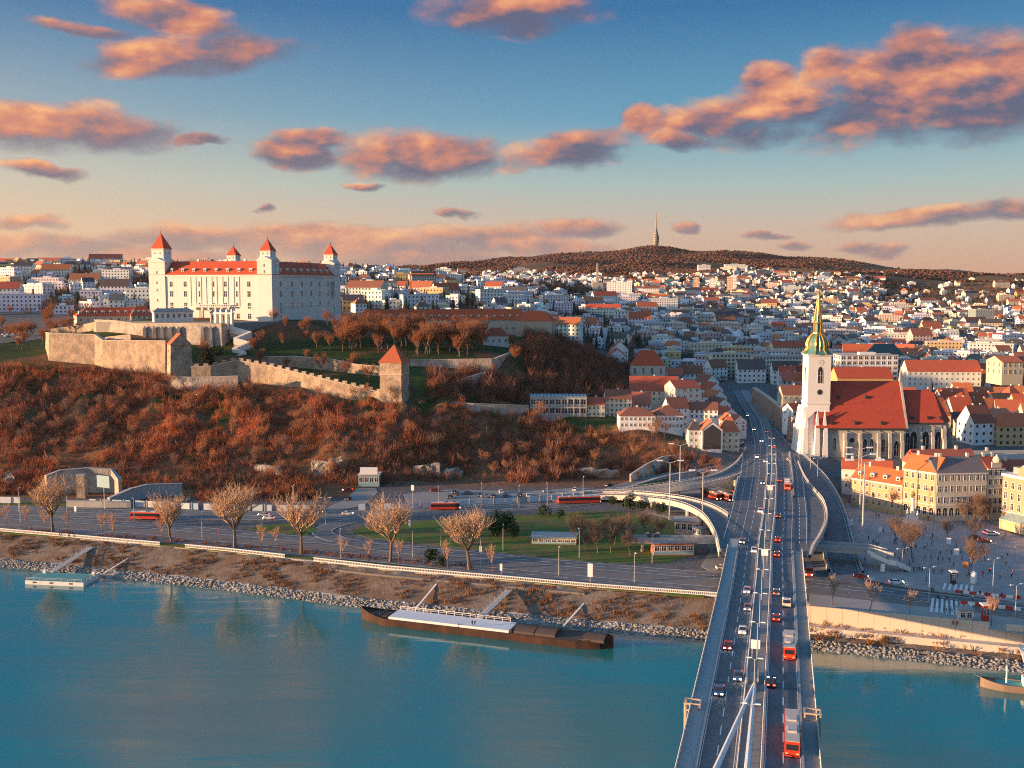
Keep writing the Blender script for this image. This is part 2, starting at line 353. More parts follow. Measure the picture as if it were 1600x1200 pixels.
# rows of ground
ys = np.r_[np.arange(150, 900, 4.0), np.geomspace(900, 12000, 170)]
nx = 330
us = np.linspace(-1, 1, nx)
us = np.sign(us) * (0.45 * np.abs(us) + 0.55 * np.abs(us) ** 2.2)
XX = us[None, :] * (0.85 * ys[:, None] + 420); YY = np.repeat(ys[:, None], nx, 1)
XX = XX + 60 * np.clip(1 - YY / 3000, 0, 1)
ZZ = hgt(XX, YY)
tv = np.stack([XX, YY, ZZ], -1).reshape(-1, 3)
idx = np.arange(len(ys) * nx).reshape(len(ys), nx)
tf = np.stack([idx[:-1, :-1], idx[:-1, 1:], idx[1:, 1:], idx[1:, :-1]], -1).reshape(-1, 4)
# ground cover colours
def vnoise(x, y, sc, seed=0):
    rs = np.random.default_rng(seed); T = rs.random((257, 257))
    xs, ys_ = (x / sc) % 256, (y / sc) % 256; i, j = xs.astype(int), ys_.astype(int); fx, fy = xs - i, ys_ - j
    fx = fx * fx * (3 - 2 * fx); fy = fy * fy * (3 - 2 * fy)
    return (T[i, j] * (1 - fx) + T[i + 1, j] * fx) * (1 - fy) + (T[i, j + 1] * (1 - fx) + T[i + 1, j + 1] * fx) * fy
def fbm(x, y, sc, seed=0): return (vnoise(x, y, sc, seed) + .5 * vnoise(x, y, sc / 2.1, seed + 1) + .25 * vnoise(x, y, sc / 4.3, seed + 2)) / 1.75
x_, y_, z_ = tv.T
C_litter = np.array((.20, .095, .05)); C_grass = np.array((.045, .075, .022)); C_town = np.array((.13, .13, .135)); C_forest = np.array((.12, .062, .042)); C_scrub = np.array((.17, .10, .055)); C_pave = np.array((.16, .145, .135))
col = np.repeat(C_town[None], len(tv), 0)
def lay(m, c):
    global col
    m = np.clip(m, 0, 1)[:, None]; col = col * (1 - m) + c * m
nn = fbm(x_, y_, 40, 3)
hill = sstep(np.where(x_ < -70, 436, 455), np.where(x_ < -70, 446, 480), y_) * (1 - sstep(600, 640, y_)) * (1 - sstep(70, 100, x_)) 
lay(hill, C_litter)
lay(hill * sstep(.55, .68, fbm(x_, y_, 30, 9)) * (z_ < 60), C_grass * .9)
upper = sstep(590, 615, y_) * (1 - sstep(800, 900, y_)) * (1 - sstep(40, 70, x_)) * (x_ > -330)
lay(upper, C_grass * (.75))
lay(upper * sstep(.5, .62, nn), C_litter * .8)
far = sstep(2300, 3000, y_)
lay(sstep(900, 1200, y_) * (1 - far) * sstep(30, 70, z_), C_litter * .55)
lay(far, C_forest); lay(far * sstep(.52, .62, fbm(x_, y_, 260, 5)), C_scrub)
lay(sstep(2300, 2500, y_) * (1 - sstep(3100, 3400, y_)) * sstep(900, 1000, x_), C_scrub)
mv = ((x_ > 980) & (x_ < 1180) & (y_ > 2050) & (y_ < 2400)).astype(float); lay(mv, C_grass * 1.1)
lay((y_ < 470) * (x_ > 100) * 1.0, C_pave * .8)
mat('terrain', src='attr', rough=.95, var=.35, scale=.22, bump=.35, bscale=.5, spec=.1)
me = npmesh('terrain', tv, tf, 'terrain', cols=col, smooth=True)
tag(link('terrain', me), 'castle hill, old town ground and wooded hills behind', kind='structure')
# ------------------------------------------------------------------ river
mw = bpy.data.materials.new('river_water'); mw.use_nodes = True; t = mw.node_tree; MATS['river_water'] = mw
b = t.nodes['Principled BSDF']; b.inputs['Base Color'].default_value = (.006, .125, .125, 1); b.inputs['Roughness'].default_value = .13
b.inputs['IOR'].default_value = 2.1; b.inputs['Specular IOR Level'].default_value = .6
ge = t.nodes.new('ShaderNodeNewGeometry'); mp = t.nodes.new('ShaderNodeMapping'); mp.inputs['Rotation'].default_value = (0, 0, R(17)); mp.inputs['Scale'].default_value = (.035, .16, 1)
t.links.new(ge.outputs['Position'], mp.inputs[0])
n1_ = t.nodes.new('ShaderNodeTexNoise'); n1_.inputs['Scale'].default_value = 1.0; n1_.inputs['Detail'].default_value = 6; n1_.inputs['Roughness'].default_value = .6; n1_.inputs['Distortion'].default_value = .6
t.links.new(mp.outputs[0], n1_.inputs['Vector'])
mp2 = t.nodes.new('ShaderNodeMapping'); mp2.inputs['Rotation'].default_value = (0, 0, R(25)); mp2.inputs['Scale'].default_value = (.5, 1.1, 1); t.links.new(ge.outputs['Position'], mp2.inputs[0])
n2_ = t.nodes.new('ShaderNodeTexNoise'); n2_.inputs['Scale'].default_value = 1.0; n2_.inputs['Detail'].default_value = 3; t.links.new(mp2.outputs[0], n2_.inputs['Vector'])
mp3 = t.nodes.new('ShaderNodeMapping'); mp3.inputs['Rotation'].default_value = (0, 0, R(17)); mp3.inputs['Scale'].default_value = (.006, .03, 1); t.links.new(ge.outputs['Position'], mp3.inputs[0])
n3_ = t.nodes.new('ShaderNodeTexNoise'); n3_.inputs['Scale'].default_value = 1.0; n3_.inputs['Detail'].default_value = 7; n3_.inputs['Roughness'].default_value = .62; n3_.inputs['Distortion'].default_value = 1.2; t.links.new(mp3.outputs[0], n3_.inputs['Vector'])
t.links.new(mixc(t, X(t, n3_.outputs['Fac']).smooth(.35, .68), (.010, .185, .185), (.026, .155, .145)), b.inputs['Base Color'])
t.links.new((X(t, n3_.outputs['Fac']).smooth(.4, .65) * .10 + .08).k, b.inputs['Roughness'])
hh_ = X(t, n1_.outputs['Fac']) * 1.0 + X(t, n2_.outputs['Fac']) * 0.10
bp = t.nodes.new('ShaderNodeBump'); bp.inputs['Strength'].default_value = 1; bp.inputs['Distance'].default_value = .075
t.links.new(hh_.k, bp.inputs['Height']); t.links.new(bp.outputs[0], b.inputs['Normal'])
wm = MB(); wm.add([(-3000, -700, 0), (3000, -1800, 0), (3000, 900, 0), (-3000, 1250, 0)], [(0, 1, 2, 3)])
# keep the water sheet to the river side: strip mesh along the bank
wm = MB(); L = []
for x in [-3000, -1500, -900, -420, -300, -182.7, -107.6, -47.6, 18.6, 56.3, 81.5, 133.3, 300, 900, 3000]:
    L.append((x, float(np.interp(x, [-3000, -900, 900, 3000], [1202, 572, 0, -630]) if abs(x) >= 900 else edge_y(x)) + 3.0))
vs = [(x, y, 0) for x, y in L] + [(x, y - 900, 0) for x, y in L]; n = len(L)
wm.add(vs, [(n + i, n + i + 1, i + 1, i) for i in range(n - 1)])
tag(wm.build('river', 'river_water'), 'wide calm teal river', kind='structure')
# ------------------------------------------------------------------ bank, promenade
mat('bank_soil', (.15, .105, .075), .95, .4, .35, .25, bscale=.9, col2=(.20, .16, .13), spec=.1)
mat('riprap', (.33, .32, .31), .9, .4, 1.2, .1)
mat('promenade', (.34, .32, .30), .85, .15, .8)
mat('white_stone', (.74, .70, .66), .8, .10, .8)
mat('tan_panel', (.62, .50, .40), .8, .06, .5)
def bank_pt(x, off, z):
    """point inland of the edge by off metres, measured square to the bank"""
    y = float(edge_y(x)); dxx = 1.0; g = (float(edge_y(x + 6)) - float(edge_y(x - 6))) / 12
    nl = math.hypot(1, g); return (x - g / nl * off, y + 1 / nl * off, z)
BX = list(np.arange(-420, 420, 6.0))
PROF = [(-7, -3.2), (-2, -.8), (1.5, .55), (4.5, 1.5), (9, 3.2), (14, 5.0), (18, 6.35), (19, 6.5)]
mb = MB()
for k, x in enumerate(BX):
    kk = 1 - .42 * float(sstep(62., 80., np.array(x)))
    for j, (o_, z) in enumerate(PROF):
        z = z * kk if z > 1.2 else z
        jx = 0 if j in (0, 7) else (rng.random() - .5) * .9
        mb.v.append(bank_pt(x, o_ + jx * .6, z + (0 if j in (0, 7) else (rng.random() - .5) * .45)))
m_ = len(PROF)
for k in range(len(BX) - 1):
    for j in range(m_ - 1):
        mb.f.append((k * m_ + j, (k + 1) * m_ + j, (k + 1) * m_ + j + 1, k * m_ + j + 1)); mb.m.append(1 if j < 3 else 0)
tag(mb.build('river_bank', ['bank_soil', 'riprap'], smooth=False), 'sloping river bank', kind='structure')
def strip(name, pts, z, w, matn, parent=None, th=.12, kind='structure', label=None):
    """flat ribbon along a polyline, with thickness; z number or list"""
    mb = MB(); P = [Vector((p[0], p[1], 0)) for p in pts]; zz = z if hasattr(z, '__len__') else [z] * len(P)
    n = len(P); top = []
    for i, p in enumerate(P):
        d = (P[min(i + 1, n - 1)] - P[max(i - 1, 0)]).normalized(); nn_ = Vector((-d.y, d.x, 0)); ww = w[i] if hasattr(w, '__len__') else w
        top.append((p + nn_ * ww / 2, p - nn_ * ww / 2, zz[i]))
    for a, b_, h in top: mb.v += [(a.x, a.y, h), (b_.x, b_.y, h), (a.x, a.y, h - th), (b_.x, b_.y, h - th)]
    for i in range(n - 1):
        o_ = 4 * i; mb.f += [(o_ + 1, o_ + 5, o_ + 4, o_), (o_, o_ + 4, o_ + 6, o_ + 2), (o_ + 5, o_ + 1, o_ + 3, o_ + 7)]; mb.m += [0, 0, 0]
    o = mb.build(name, matn, parent)
    if parent is None: tag(o, label, kind=kind)
    return o
def smoothpath(pts, n=8):
    """Catmull-Rom through points of any dimension"""
    P = [np.array(p, float) for p in pts]; P = [2 * P[0] - P[1]] + P + [2 * P[-1] - P[-2]]; out = []
    for i in range(1, len(P) - 2):
        for k in range(n):
            t = k / n; a, b_, c, d = P[i - 1:i + 3]
            out.append(.5 * ((2 * b_) + (-a + c) * t + (2 * a - 5 * b_ + 4 * c - d) * t * t + (-a + 3 * b_ - 3 * c + d) * t ** 3))
    out.append(P[-2]); return out
prom = [bank_pt(x, 19 + 4.5, 0) for x in BX]
strip('promenade', prom, 7.06, 9.0, 'promenade', th=.7)
# ------------------------------------------------------------------ shared materials for buildings
mat('plaster', src='object', rough=.85, var=.10, scale=.45, streak=((.30, .27, .24), (.9, .9, .12), .35))
mat('roof_tile', src='object', rough=.8, var=.22, scale=.9, bump=.05, bscale=3, streak=((.10, .05, .04), (.5, .5, .5), .35))
mat('castle_plaster', (.70, .67, .62), .85, .07, .25, streak=((.52, .47, .42), (.5, .5, .05), .35))
mat('castle_roof', (.50, .085, .035), .75, .25, .5, .06, bscale=2, streak=((.30, .06, .035), (.25, .25, .6), .5))
mat('trim', (.74, .70, .64), .8, .06, 1.0)
mat('glass', (.025, .028, .034), .15, .25, .6, spec=.6)
mat('window_frame', (.42, .36, .30), .7, .1, 2)
mat('white_frame', (.72, .70, .66), .7, .06, 2)
mat('rubble_stone', (.47, .36, .26), .95, .45, .55, .35, bscale=1.1, col2=(.29, .23, .18), spec=.1)
mat('pale_stone', (.50, .44, .37), .95, .38, .5, .3, bscale=1.0, col2=(.33, .29, .25), spec=.1)
mat('stone_cap', (.52, .42, .34), .9, .2, 1.0)
mat('copper', (.07, .21, .18), .55, .3, .8)
mat('gold', (.90, .52, .12), .35, .1, 1.0, metal=.85)
mat('dark_metal', (.05, .05, .055), .5, .1, 1)
mat('grey_metal', (.42, .44, .46), .5, .1, 1, metal=.3)
mat('concrete', (.40, .39, .375), .9, .22, .4, .03, streak=((.20, .19, .18), (.7, .7, .15), .5))
mat('flat_roof', (.30, .30, .30), .9, .25, .3)
mat('red_terracotta', (.40, .10, .045), .8, .2, .9, .05, bscale=3)
_wm = {}
def win_mesh(w, h, style='plain'):
    k = (round(w, 2), round(h, 2), style)
    if k in _wm: return _wm[k]
    m = MB(); fr = .12 * min(1.6, max(.7, w))
    m.box(-w / 2 - fr, w / 2 + fr, -.10, .02, -fr, 0, 0); m.box(-w / 2 - fr, -w / 2, -.08, .02, 0, h, 0); m.box(w / 2, w / 2 + fr, -.08, .02, 0, h, 0)
    m.box(-w / 2, w / 2, -.03, .02, 0, h, 1)
    m.box(-.04 * w, .04 * w, -.05, -.03, 0, h, 0); m.box(-w / 2, w / 2, -.051, -.031, h * .62, h * .62 + .08, 0)
    if style == 'plain': m.box(-w / 2 - fr, w / 2 + fr, -.10, .02, h, h + fr, 0)
    elif style == 'hood': m.box(-w / 2 - fr * 1.6, w / 2 + fr * 1.6, -.22, .02, h, h + fr * 1.4, 0)
    elif style in ('arch', 'gothic'):
        n = 8; pts = []
        for i in range(n + 1):
            t = math.pi * i / n
            if style == 'arch': pts.append((w / 2 * math.cos(t), h + w / 2 * math.sin(t)))
            else:
                c_ = abs(math.cos(t)); pts.append((w / 2 * math.copysign(c_ ** 1.15, math.cos(t)), h + w * .95 * math.sin(t) ** .9))
        vs = [(x, -.03, z) for x, z in pts]; m.add(vs, [tuple(range(n, -1, -1))], 1)
        for i in range(n):
            (x0, z0), (x1, z1) = pts[i], pts[i + 1]; s0 = 1 + 2 * fr / w
            m.add([(x0, -.08, z0), (x1, -.08, z1), (x1 * s0, -.08, h + (z1 - h) * s0), (x0 * s0, -.08, h + (z0 - h) * s0)], [(0, 3, 2, 1)], 0)
    me = bpy.data.meshes.new('window'); me.from_pydata(m.v, [], m.f)
    me.materials.append(MATS['white_frame'] if style in ('hood', 'plain', 'arch') else MATS['trim']); me.materials.append(MATS['glass'])
    me.polygons.foreach_set('material_index', m.m); me.update(); _wm[k] = me; return me
def put(name, me, parent, loc, rz=0.0): return link(name, me, parent, loc, rz)
SIDES = {'S': 0.0, 'E': R(90), 'N': R(180), 'W': R(-90)}
def side_pt(side, w, d, u, z):
    """point on a side of a w x d box centred on the origin, u along the side left to right seen from outside"""
    return {'S': (u, -d / 2, z), 'E': (w / 2, u, z), 'N': (-u, d / 2, z), 'W': (-w / 2, -u, z)}[side]
def T(px, py, d0=300, d1=900):
    """survey: the first point of the ground behind a photo point"""
    d = np.arange(d0, d1, 1.0); r_ = ray(px, py); t_ = d / r_[1]; z_0 = CAM_Z + r_[2] * t_; g_0 = hgt(r_[0] * t_, d); k_0 = int(np.argmax(g_0 > z_0)); return Vector((r_[0] * t_[k_0], d[k_0], g_0[k_0]))
# ------------------------------------------------------------------ the castle
CZ = 76.5; CL_, CD = 92.4, 108.0
castle = thing('castle', 'big white four-towered castle with red roofs on the hilltop', 'castle', (-250.1, 712, CZ), R(-15))
m = MB()
for (x0, x1, y0, y1) in ((0, CL_, 0, 17), (CL_ - 17, CL_, 17, CD - 17), (0, CL_, CD - 17, CD), (0, 17, 17, CD - 17)):
    m.box(x0, x1, y0, y1, -9, 29.5)
m.build('wall', 'castle_plaster', castle)
c = MB()
for z0, z1, e in ((29.5, 30.3, .7), (28.9, 29.5, .35)): 
    c.box(-e, CL_ + e, -e, 17, z0, z1); c.box(CL_ - 17, CL_ + e + .01, 16.9, CD + e, z0 + .002, z1 + .002)
c.box(-.2, CL_ + .2, -.25, 1, 8.6, 9.1); c.box(CL_ - 1, CL_ + .24, -.24, CD + .2, 8.62, 9.08)
c.build('cornice', 'trim', castle)
# ring roof
r = MB(); zr = 30.3; zt = 39.6; e = .9
def rect(i): return [(-e + i, -e + i), (CL_ + e - i, -e + i), (CL_ + e - i, CD + e - i), (-e + i, CD + e - i)]
o_, rd, inn = rect(0), rect(9.4), rect(18.8)
vs = [(x, y, zr) for x, y in o_] + [(x, y, zt) for x, y in rd] + [(x, y, zr) for x, y in inn]
r.add(vs, [(i, (i + 1) % 4, 4 + (i + 1) % 4, 4 + i) for i in range(4)] + [(4 + i, 4 + (i + 1) % 4, 8 + (i + 1) % 4, 8 + i) for i in range(4)])
roof = r.build('roof', 'castle_roof', castle)
for x in (30, 52, 66, 80): 
    MB().box(x, x + 1.6, 10.5, 12, zt - 2, zt + 1.4).build('chimney', 'trim', roof)
# dormers
def dormer_mesh():
    m = MB(); m.box(-.85, .85, 0, 2.6, 0, 1.9, 0); m.box(-.5, .5, -.06, 0, .35, 1.55, 1)
    n = 6; vs = [(math.cos(math.pi * i / n) * 1.05, y, 1.9 + math.sin(math.pi * i / n) * .7) for y in (-.15, 3.4) for i in range(n + 1)]
    m.add(vs, [(i, i + 1, n + 2 + i, n + 1 + i) for i in range(n)] + [tuple(range(n, -1, -1))], 0); return m
dm = dormer_mesh()
def ob_mesh(mb, name, mats):
    me = bpy.data.meshes.new(name); me.from_pydata(mb.v, [], mb.f)
    for q in mats: me.materials.append(MATS[q])
    me.polygons.foreach_set('material_index', mb.m); me.update(); return me
dme = ob_mesh(dm, 'dormer', ['trim', 'glass'])
for i in range(9):
    put('dormer', dme, castle, (16 + i * 8.6, 1.2, zr + 1.9))
for i in range(8):
    put('dormer', dme, castle, (CL_ - 1.2, 16 + i * 10.6, zr + 1.9), R(90))
# facade pilasters on the south front
m = MB()
for x in (31, 35, 39, 43, 47.2, 51, 55.5, 59.5, 64, 68): m.box(x - .45, x + .45, -.28, .5, 9.2, 28.8)
m.build('pilasters', 'castle_plaster', castle)
cols = [16.2, 27, 38.5, 48.2, 57.8, 67, 75.5, 85.3]
for zi, (z, h_) in enumerate(((22.2, 3.1), (15.4, 3.4), (8.4 - .9, 3.4))):
    for x in cols: put('window', win_mesh(2.3, h_ + .4, 'hood' if zi == 1 else 'plain'), castle, (x, 0, z))
for x in cols[5:]: put('window', win_mesh(2.3, 3.5), castle, (x, 0, .6))
for x in (16.5, 27): put('window', win_mesh(1.6, 2.4), castle, (x, 0, .9))
e_cols = [13, 29.5, 44.5, 59, 73, 87.5]
for z, h_ in ((22.2, 3.1), (15.4, 3.4), (7.5, 3.4)):
    for y in e_cols: put('window', win_mesh(2.4, h_ + .4), castle, (CL_, y, z), R(90))
put('window', win_mesh(1.6, 1.6), castle, (CL_, 13, 1.2), R(90))
g = MB(); g.box(-1.7, 1.7, -.4, .3, 0, 6.6, 0); g.box(-1.3, 1.3, -.44, -.4, 0, 5.8, 1)
put('door', ob_mesh(g, 'door', ['trim', 'window_frame']), castle, (38.5, 0, .2))
b_ = MB(); b_.box(33.6, 62, -2.2, .1, 8.2, 8.8)
for i in range(18): b_.box(33.8 + i * 1.64, 34.3 + i * 1.64, -2.1, -1.8, 8.8, 10.0)
b_.box(33.6, 62, -2.2, -1.7, 10.0, 10.3)
for i in range(6): b_.box(35 + i * 5, 36.1 + i * 5, -1.9, 0, 6.4, 8.2)
b_.build('balcony', 'trim', castle)
# corner towers
def corner_tower(cx, cy, w, body_top, box_top, apex, w2, big):
    t = MB(); h2 = w / 2
    t.frus(cx, cy, -9, 0, h2 + 1.0, h2 + 1.0, h2 + .15, h2 + .15); t.box(cx - h2 - .15, cx + h2 + .15, cy - h2 - .15, cy + h2 + .15, 0, body_top - 1.6)
    tw = t.build('tower', 'castle_plaster', castle)
    k = MB(); k.box(cx - h2 - .6, cx + h2 + .6, cy - h2 - .6, cy + h2 + .6, body_top - 1.6, body_top - 1.0)
    k.frus(cx, cy, body_top - 1.0, body_top + 1.2, h2 + .4, h2 + .4, w2 / 2, w2 / 2)
    # small pediment on each face
    for a in range(4):
        M_ = Matrix.Rotation(a * math.pi / 2, 4, 'Z')
        vs = [Vector((-h2 - .3, -h2 - .55, body_top - 1.0)), Vector((h2 + .3, -h2 - .55, body_top - 1.0)), Vector((0, -h2 - .55, body_top + 1.7)), Vector((-h2 - .3, -h2 + 2, body_top - 1.0)), Vector((h2 + .3, -h2 + 2, body_top - 1.0)), Vector((0, -h2 + 2, body_top + 1.7))]
        vs = [M_ @ v + Vector((cx, cy, 0)) for v in vs]; k.add(vs, [(0, 1, 2), (5, 4, 3), (1, 4, 5, 2), (3, 0, 2, 5)])
    k.box(cx - w2 / 2, cx + w2 / 2, cy - w2 / 2, cy + w2 / 2, body_top - 1, box_top)
    k.build('turret', 'castle_plaster', tw)
    q = MB(); q.box(cx - w2 / 2 - .45, cx + w2 / 2 + .45, cy - w2 / 2 - .45, cy + w2 / 2 + .45, box_top - .5, box_top); q.build('cornice', 'trim', tw)
    p = MB(); a = w2 / 2 + .5
    p.add([(cx - a, cy - a, box_top), (cx + a, cy - a, box_top), (cx + a, cy + a, box_top), (cx - a, cy + a, box_top), (cx, cy, apex)], [(0, 1, 4), (1, 2, 4), (2, 3, 4), (3, 0, 4), (3, 2, 1, 0)])
    p.build('tower_roof', 'castle_roof', tw)
    MB().tube((cx, cy, apex - .5), (cx, cy, apex + 1.8), .22, .05).lathe([(0.02, apex + .1), (.4, apex + .5), (.02, apex + .9)], 6, (cx, cy)).build('finial', 'dark_metal', tw)
    wm_ = win_mesh(.95, 1.5); top = MB()
    for (a, sx, sy) in ((0, 0, -1), (R(90), 1, 0)):
        for z in ((6, 12, 19, 24, 31) if big else (31.5, 35.5)):
            put('window', win_mesh(1.0, 1.8), tw, (cx + sx * (h2 + .15), cy + sy * (h2 + .15), z), a)
        for du in (-w2 * .22, w2 * .22):
            put('window', win_mesh(.8, 1.1), tw, (cx + sx * (w2 / 2) + abs(sy) * du, cy + sy * (w2 / 2) + abs(sx) * du, (body_top + box_top) / 2 + .2), a)
corner_tower(5.6, 5.6, 12.4, 40.5, 48.3, 59.3, 9.4, True)
corner_tower(CL_ - 4.8, 4.8, 10.4, 41.0, 46.2, 54.3, 7.6, False)
corner_tower(CL_ - 4.8, CD - 4.8, 10.4, 40.8, 46.4, 54.5, 7.6, False)
corner_tower(4.8, CD - 4.8, 10.4, 40.8, 46.4, 54.0, 7.6, False)
for (x, y, zt_, cap) in ((CL_ + .02, 96, 12, 0),):
    MB().box(CL_ - 3, CL_ + .06, 92, 97.5, 14, 26).build('bare_patch', 'pale_stone', castle)
    MB().box(CL_ - 3, CL_ + .06, 11, 14.6, 4.5, 10.6).build('boarded_bay', 'window_frame', castle)
# flagpole
fp = thing('flagpole', 'tall flagpole with a red pennant behind the castle roof', 'flagpole', (-205, 760, 108))
MB().tube((0, 0, -30), (0, 0, 19), .25, .12).build('pole', 'grey_metal', fp)
mat('red_cloth', (.5, .04, .03), .8)
MB().box(.12, 1.6, -.04, .04, 15.5, 18.6).build('flag', 'red_cloth', fp)
# ------------------------------------------------------------------ castle yard buildings, walls
def wallrun(name, label, pts, th, matn, cap='stone_cap', batter=.0, cat='wall', group=None, merlon=0.0):
    """stone wall along pts (x, y, z_bottom, z_top); batter leans the outer face"""
    root = tag(thing(name, label, cat, (pts[0][0], pts[0][1], pts[0][2]), 0, group), kind='thing'); o0 = Vector((pts[0][0], pts[0][1], pts[0][2]))
    w, k = MB(), MB(); n = len(pts); secs = []
    for i, p in enumerate(pts):
        a = Vector(pts[max(i - 1, 0)][:2]); b_ = Vector(pts[min(i + 1, n - 1)][:2]); d = (b_ - a).normalized(); nn_ = Vector((d.y, -d.x))
        out = Vector(p[:2]) + nn_ * th / 2; inn_ = Vector(p[:2]) - nn_ * th / 2; ob = out + nn_ * batter * (p[3] - p[2])
        secs.append((ob, out, inn_, p[2], p[3]))
    for s_ in secs: w.v += [Vector((s_[0].x, s_[0].y, s_[3])) - o0, Vector((s_[1].x, s_[1].y, s_[4])) - o0, Vector((s_[2].x, s_[2].y, s_[4])) - o0, Vector((s_[2].x, s_[2].y, s_[3])) - o0]
    for i in range(n - 1):
        o4 = 4 * i
        for a, b_ in ((0, 1), (1, 2), (2, 3)): w.f.append((o4 + a, o4 + a + 4, o4 + b_ + 4, o4 + b_)); w.m.append(0)
    w.f += [(3, 2, 1, 0), tuple(4 * (n - 1) + q for q in range(4))]; w.m += [0, 0]
    w.v = [tuple(v) for v in w.v]; w.build('wall', matn, root)
    for i in range(n - 1):
        a, b_ = secs[i], secs[i + 1]
        e1, e2 = (a[1] - a[2]).normalized() * .15, (b_[1] - b_[2]).normalized() * .15
        q = [(a[1] + e1, a[4]), (b_[1] + e2, b_[4]), (b_[2] - e2, b_[4]), (a[2] - e1, a[4])]
        vs = [Vector((v.x, v.y, z + .003)) - o0 for v, z in q] + [Vector((v.x, v.y, z + .35)) - o0 for v, z in q]
        k.add(vs, [(0, 1, 5, 4), (1, 2, 6, 5), (2, 3, 7, 6), (3, 0, 4, 7), (4, 5, 6, 7)])
        if merlon:
            L_ = (b_[1] - a[1]).length; c_ = max(1, int(L_ / merlon))
            for j in range(c_):
                t = (j + .5) / c_; c0 = a[1].lerp(b_[1], t); c1 = a[2].lerp(b_[2], t); zz = a[4] + (b_[4] - a[4]) * t; dd2 = (b_[1] - a[1]).normalized() * merlon * .32
                q = [c0 - dd2, c0 + dd2, c0 + dd2 + (c1 - c0) * .5, c0 - dd2 + (c1 - c0) * .5]
                mm = MB(); vs = [Vector((v.x, v.y, zz + .3)) - o0 for v in q] + [Vector((v.x, v.y, zz + 1.7)) - o0 for v in q]
                mm.add(vs, [(0, 1, 5, 4), (1, 2, 6, 5), (2, 3, 7, 6), (3, 0, 4, 7), (4, 5, 6, 7)]); mm.build('merlon', matn, root)
    k.build('coping', cap, root)
    return root
# outer bastion wall (lit face)
A, B, C_, E_ = D(82, 572, 610), D(152, 574, 604), D(165, 576, 600), D(262, 578, 584)
def zt_at(px, py, d): return D(px, py, d).z
wallrun('bastion_wall', 'long sunlit stone bastion wall above the wooded slope', [(D(76, 555, 640).x, 640, 50, zt_at(82, 520, 640)), (A.x, A.y, 46, zt_at(82, 521, 610)), (B.x, B.y, 46, zt_at(150, 523, 604)), (D(163, 530, 600).x, 600, 46, zt_at(163, 532, 600)), (E_.x, E_.y, 42, zt_at(262, 533, 584))], 2.4, 'rubble_stone', batter=.06)
# gate house with gabled red roof at the wall's corner
gz = 44
gh = thing('gate_house', 'narrow tall stone gate house with bright orange gable roof', 'gate house', (D(277, 560, 576).x, 580, gz), R(28))
MB().frus(0, 0, -6, 22.5, 6.8, 6.4, 5.6, 5.2).build('wall', 'rubble_stone', gh)
m = MB(); m.gable(-6.0, 6.0, -5.6, 5.6, 22.5, 6.2, 'y'); m.build('roof', 'red_terracotta', gh)
m = MB(); m.add([(-5.6, -5.25, 22.5), (5.6, -5.25, 22.5), (0, -5.25, 28.1)], [(0, 1, 2)]); m.add([(-5.6, -5.7, 22.3), (5.6, -5.7, 22.3), (0, -5.7, 28.2)], [(0, 1, 2)]); m.build('gable', 'rubble_stone', gh)
for (x, z) in ((1.0, 17), (1.0, 12)): put('window', win_mesh(1.2, 1.7), gh, (x, -5.45 - (22.5 - z) * .036, z))
put('window', win_mesh(.8, .9), gh, (0, -5.72, 24.0))
for z in (18, 11): put('window', win_mesh(1.0, 1.6), gh, (-5.75 - (22.5 - z) * .07, 1, z), R(-90))
# terrace wall with buttresses
T0, T1, T2 = D(98, 516, 668), D(215, 520, 655), D(345, 535, 640)
tw = wallrun('terrace_wall', 'tall buttressed stone terrace wall below the castle yard', [(D(150, 515, 672).x, 672, 58, zt_at(150, 500, 672)), (D(180, 515, 664).x, 664, 58, zt_at(180, 501, 664)), (D(215, 520, 656).x, 656, 58, zt_at(215, 506, 656)), (D(300, 530, 645).x, 645, 56, zt_at(300, 505.5, 645)), (D(346, 535, 640).x, 640, 55, zt_at(346, 507, 640)), (D(362, 535, 655).x, 655, 55, zt_at(362, 507, 655))], 2.0, 'pale_stone', batter=.08)
for (px, d) in ((228, 654), (243, 652), (255, 650.5), (268, 649), (281, 647), (318, 643), (331, 641.5)):
    p = D(px, 525, d); m = MB(); m.frus(0, -1.2, -12, 0, 1.3, 2.2, .9, .9); m.gable(-.95, .95, -2.2, .2, 0, 1.8, 'x', hip=.9)
    m.build('buttress', 'pale_stone', tw, Vector((p.x, p.y - 1.2, zt_at(px, 512, d) - .4)) - tw.location, R(8))
# outer low wall ring at west and courtyard wall
wallrun('west_wall', 'low sunlit wall around the castle west garden', [(D(80, 520, 690).x, 690, 58, zt_at(80, 515, 690)), (D(130, 505, 685).x, 685, 60, zt_at(130, 508, 685)), (D(150, 505, 674).x, 674, 60, zt_at(150, 504, 674))], 1.2, 'rubble_stone')
wallrun('bailey_wall', 'inner bailey wall between gate house and stair', [(D(160, 535, 650).x, 650, 56, zt_at(160, 528, 650)), (D(205, 530, 640).x, 640, 56, zt_at(205, 523, 640))], 1.2, 'pale_stone')
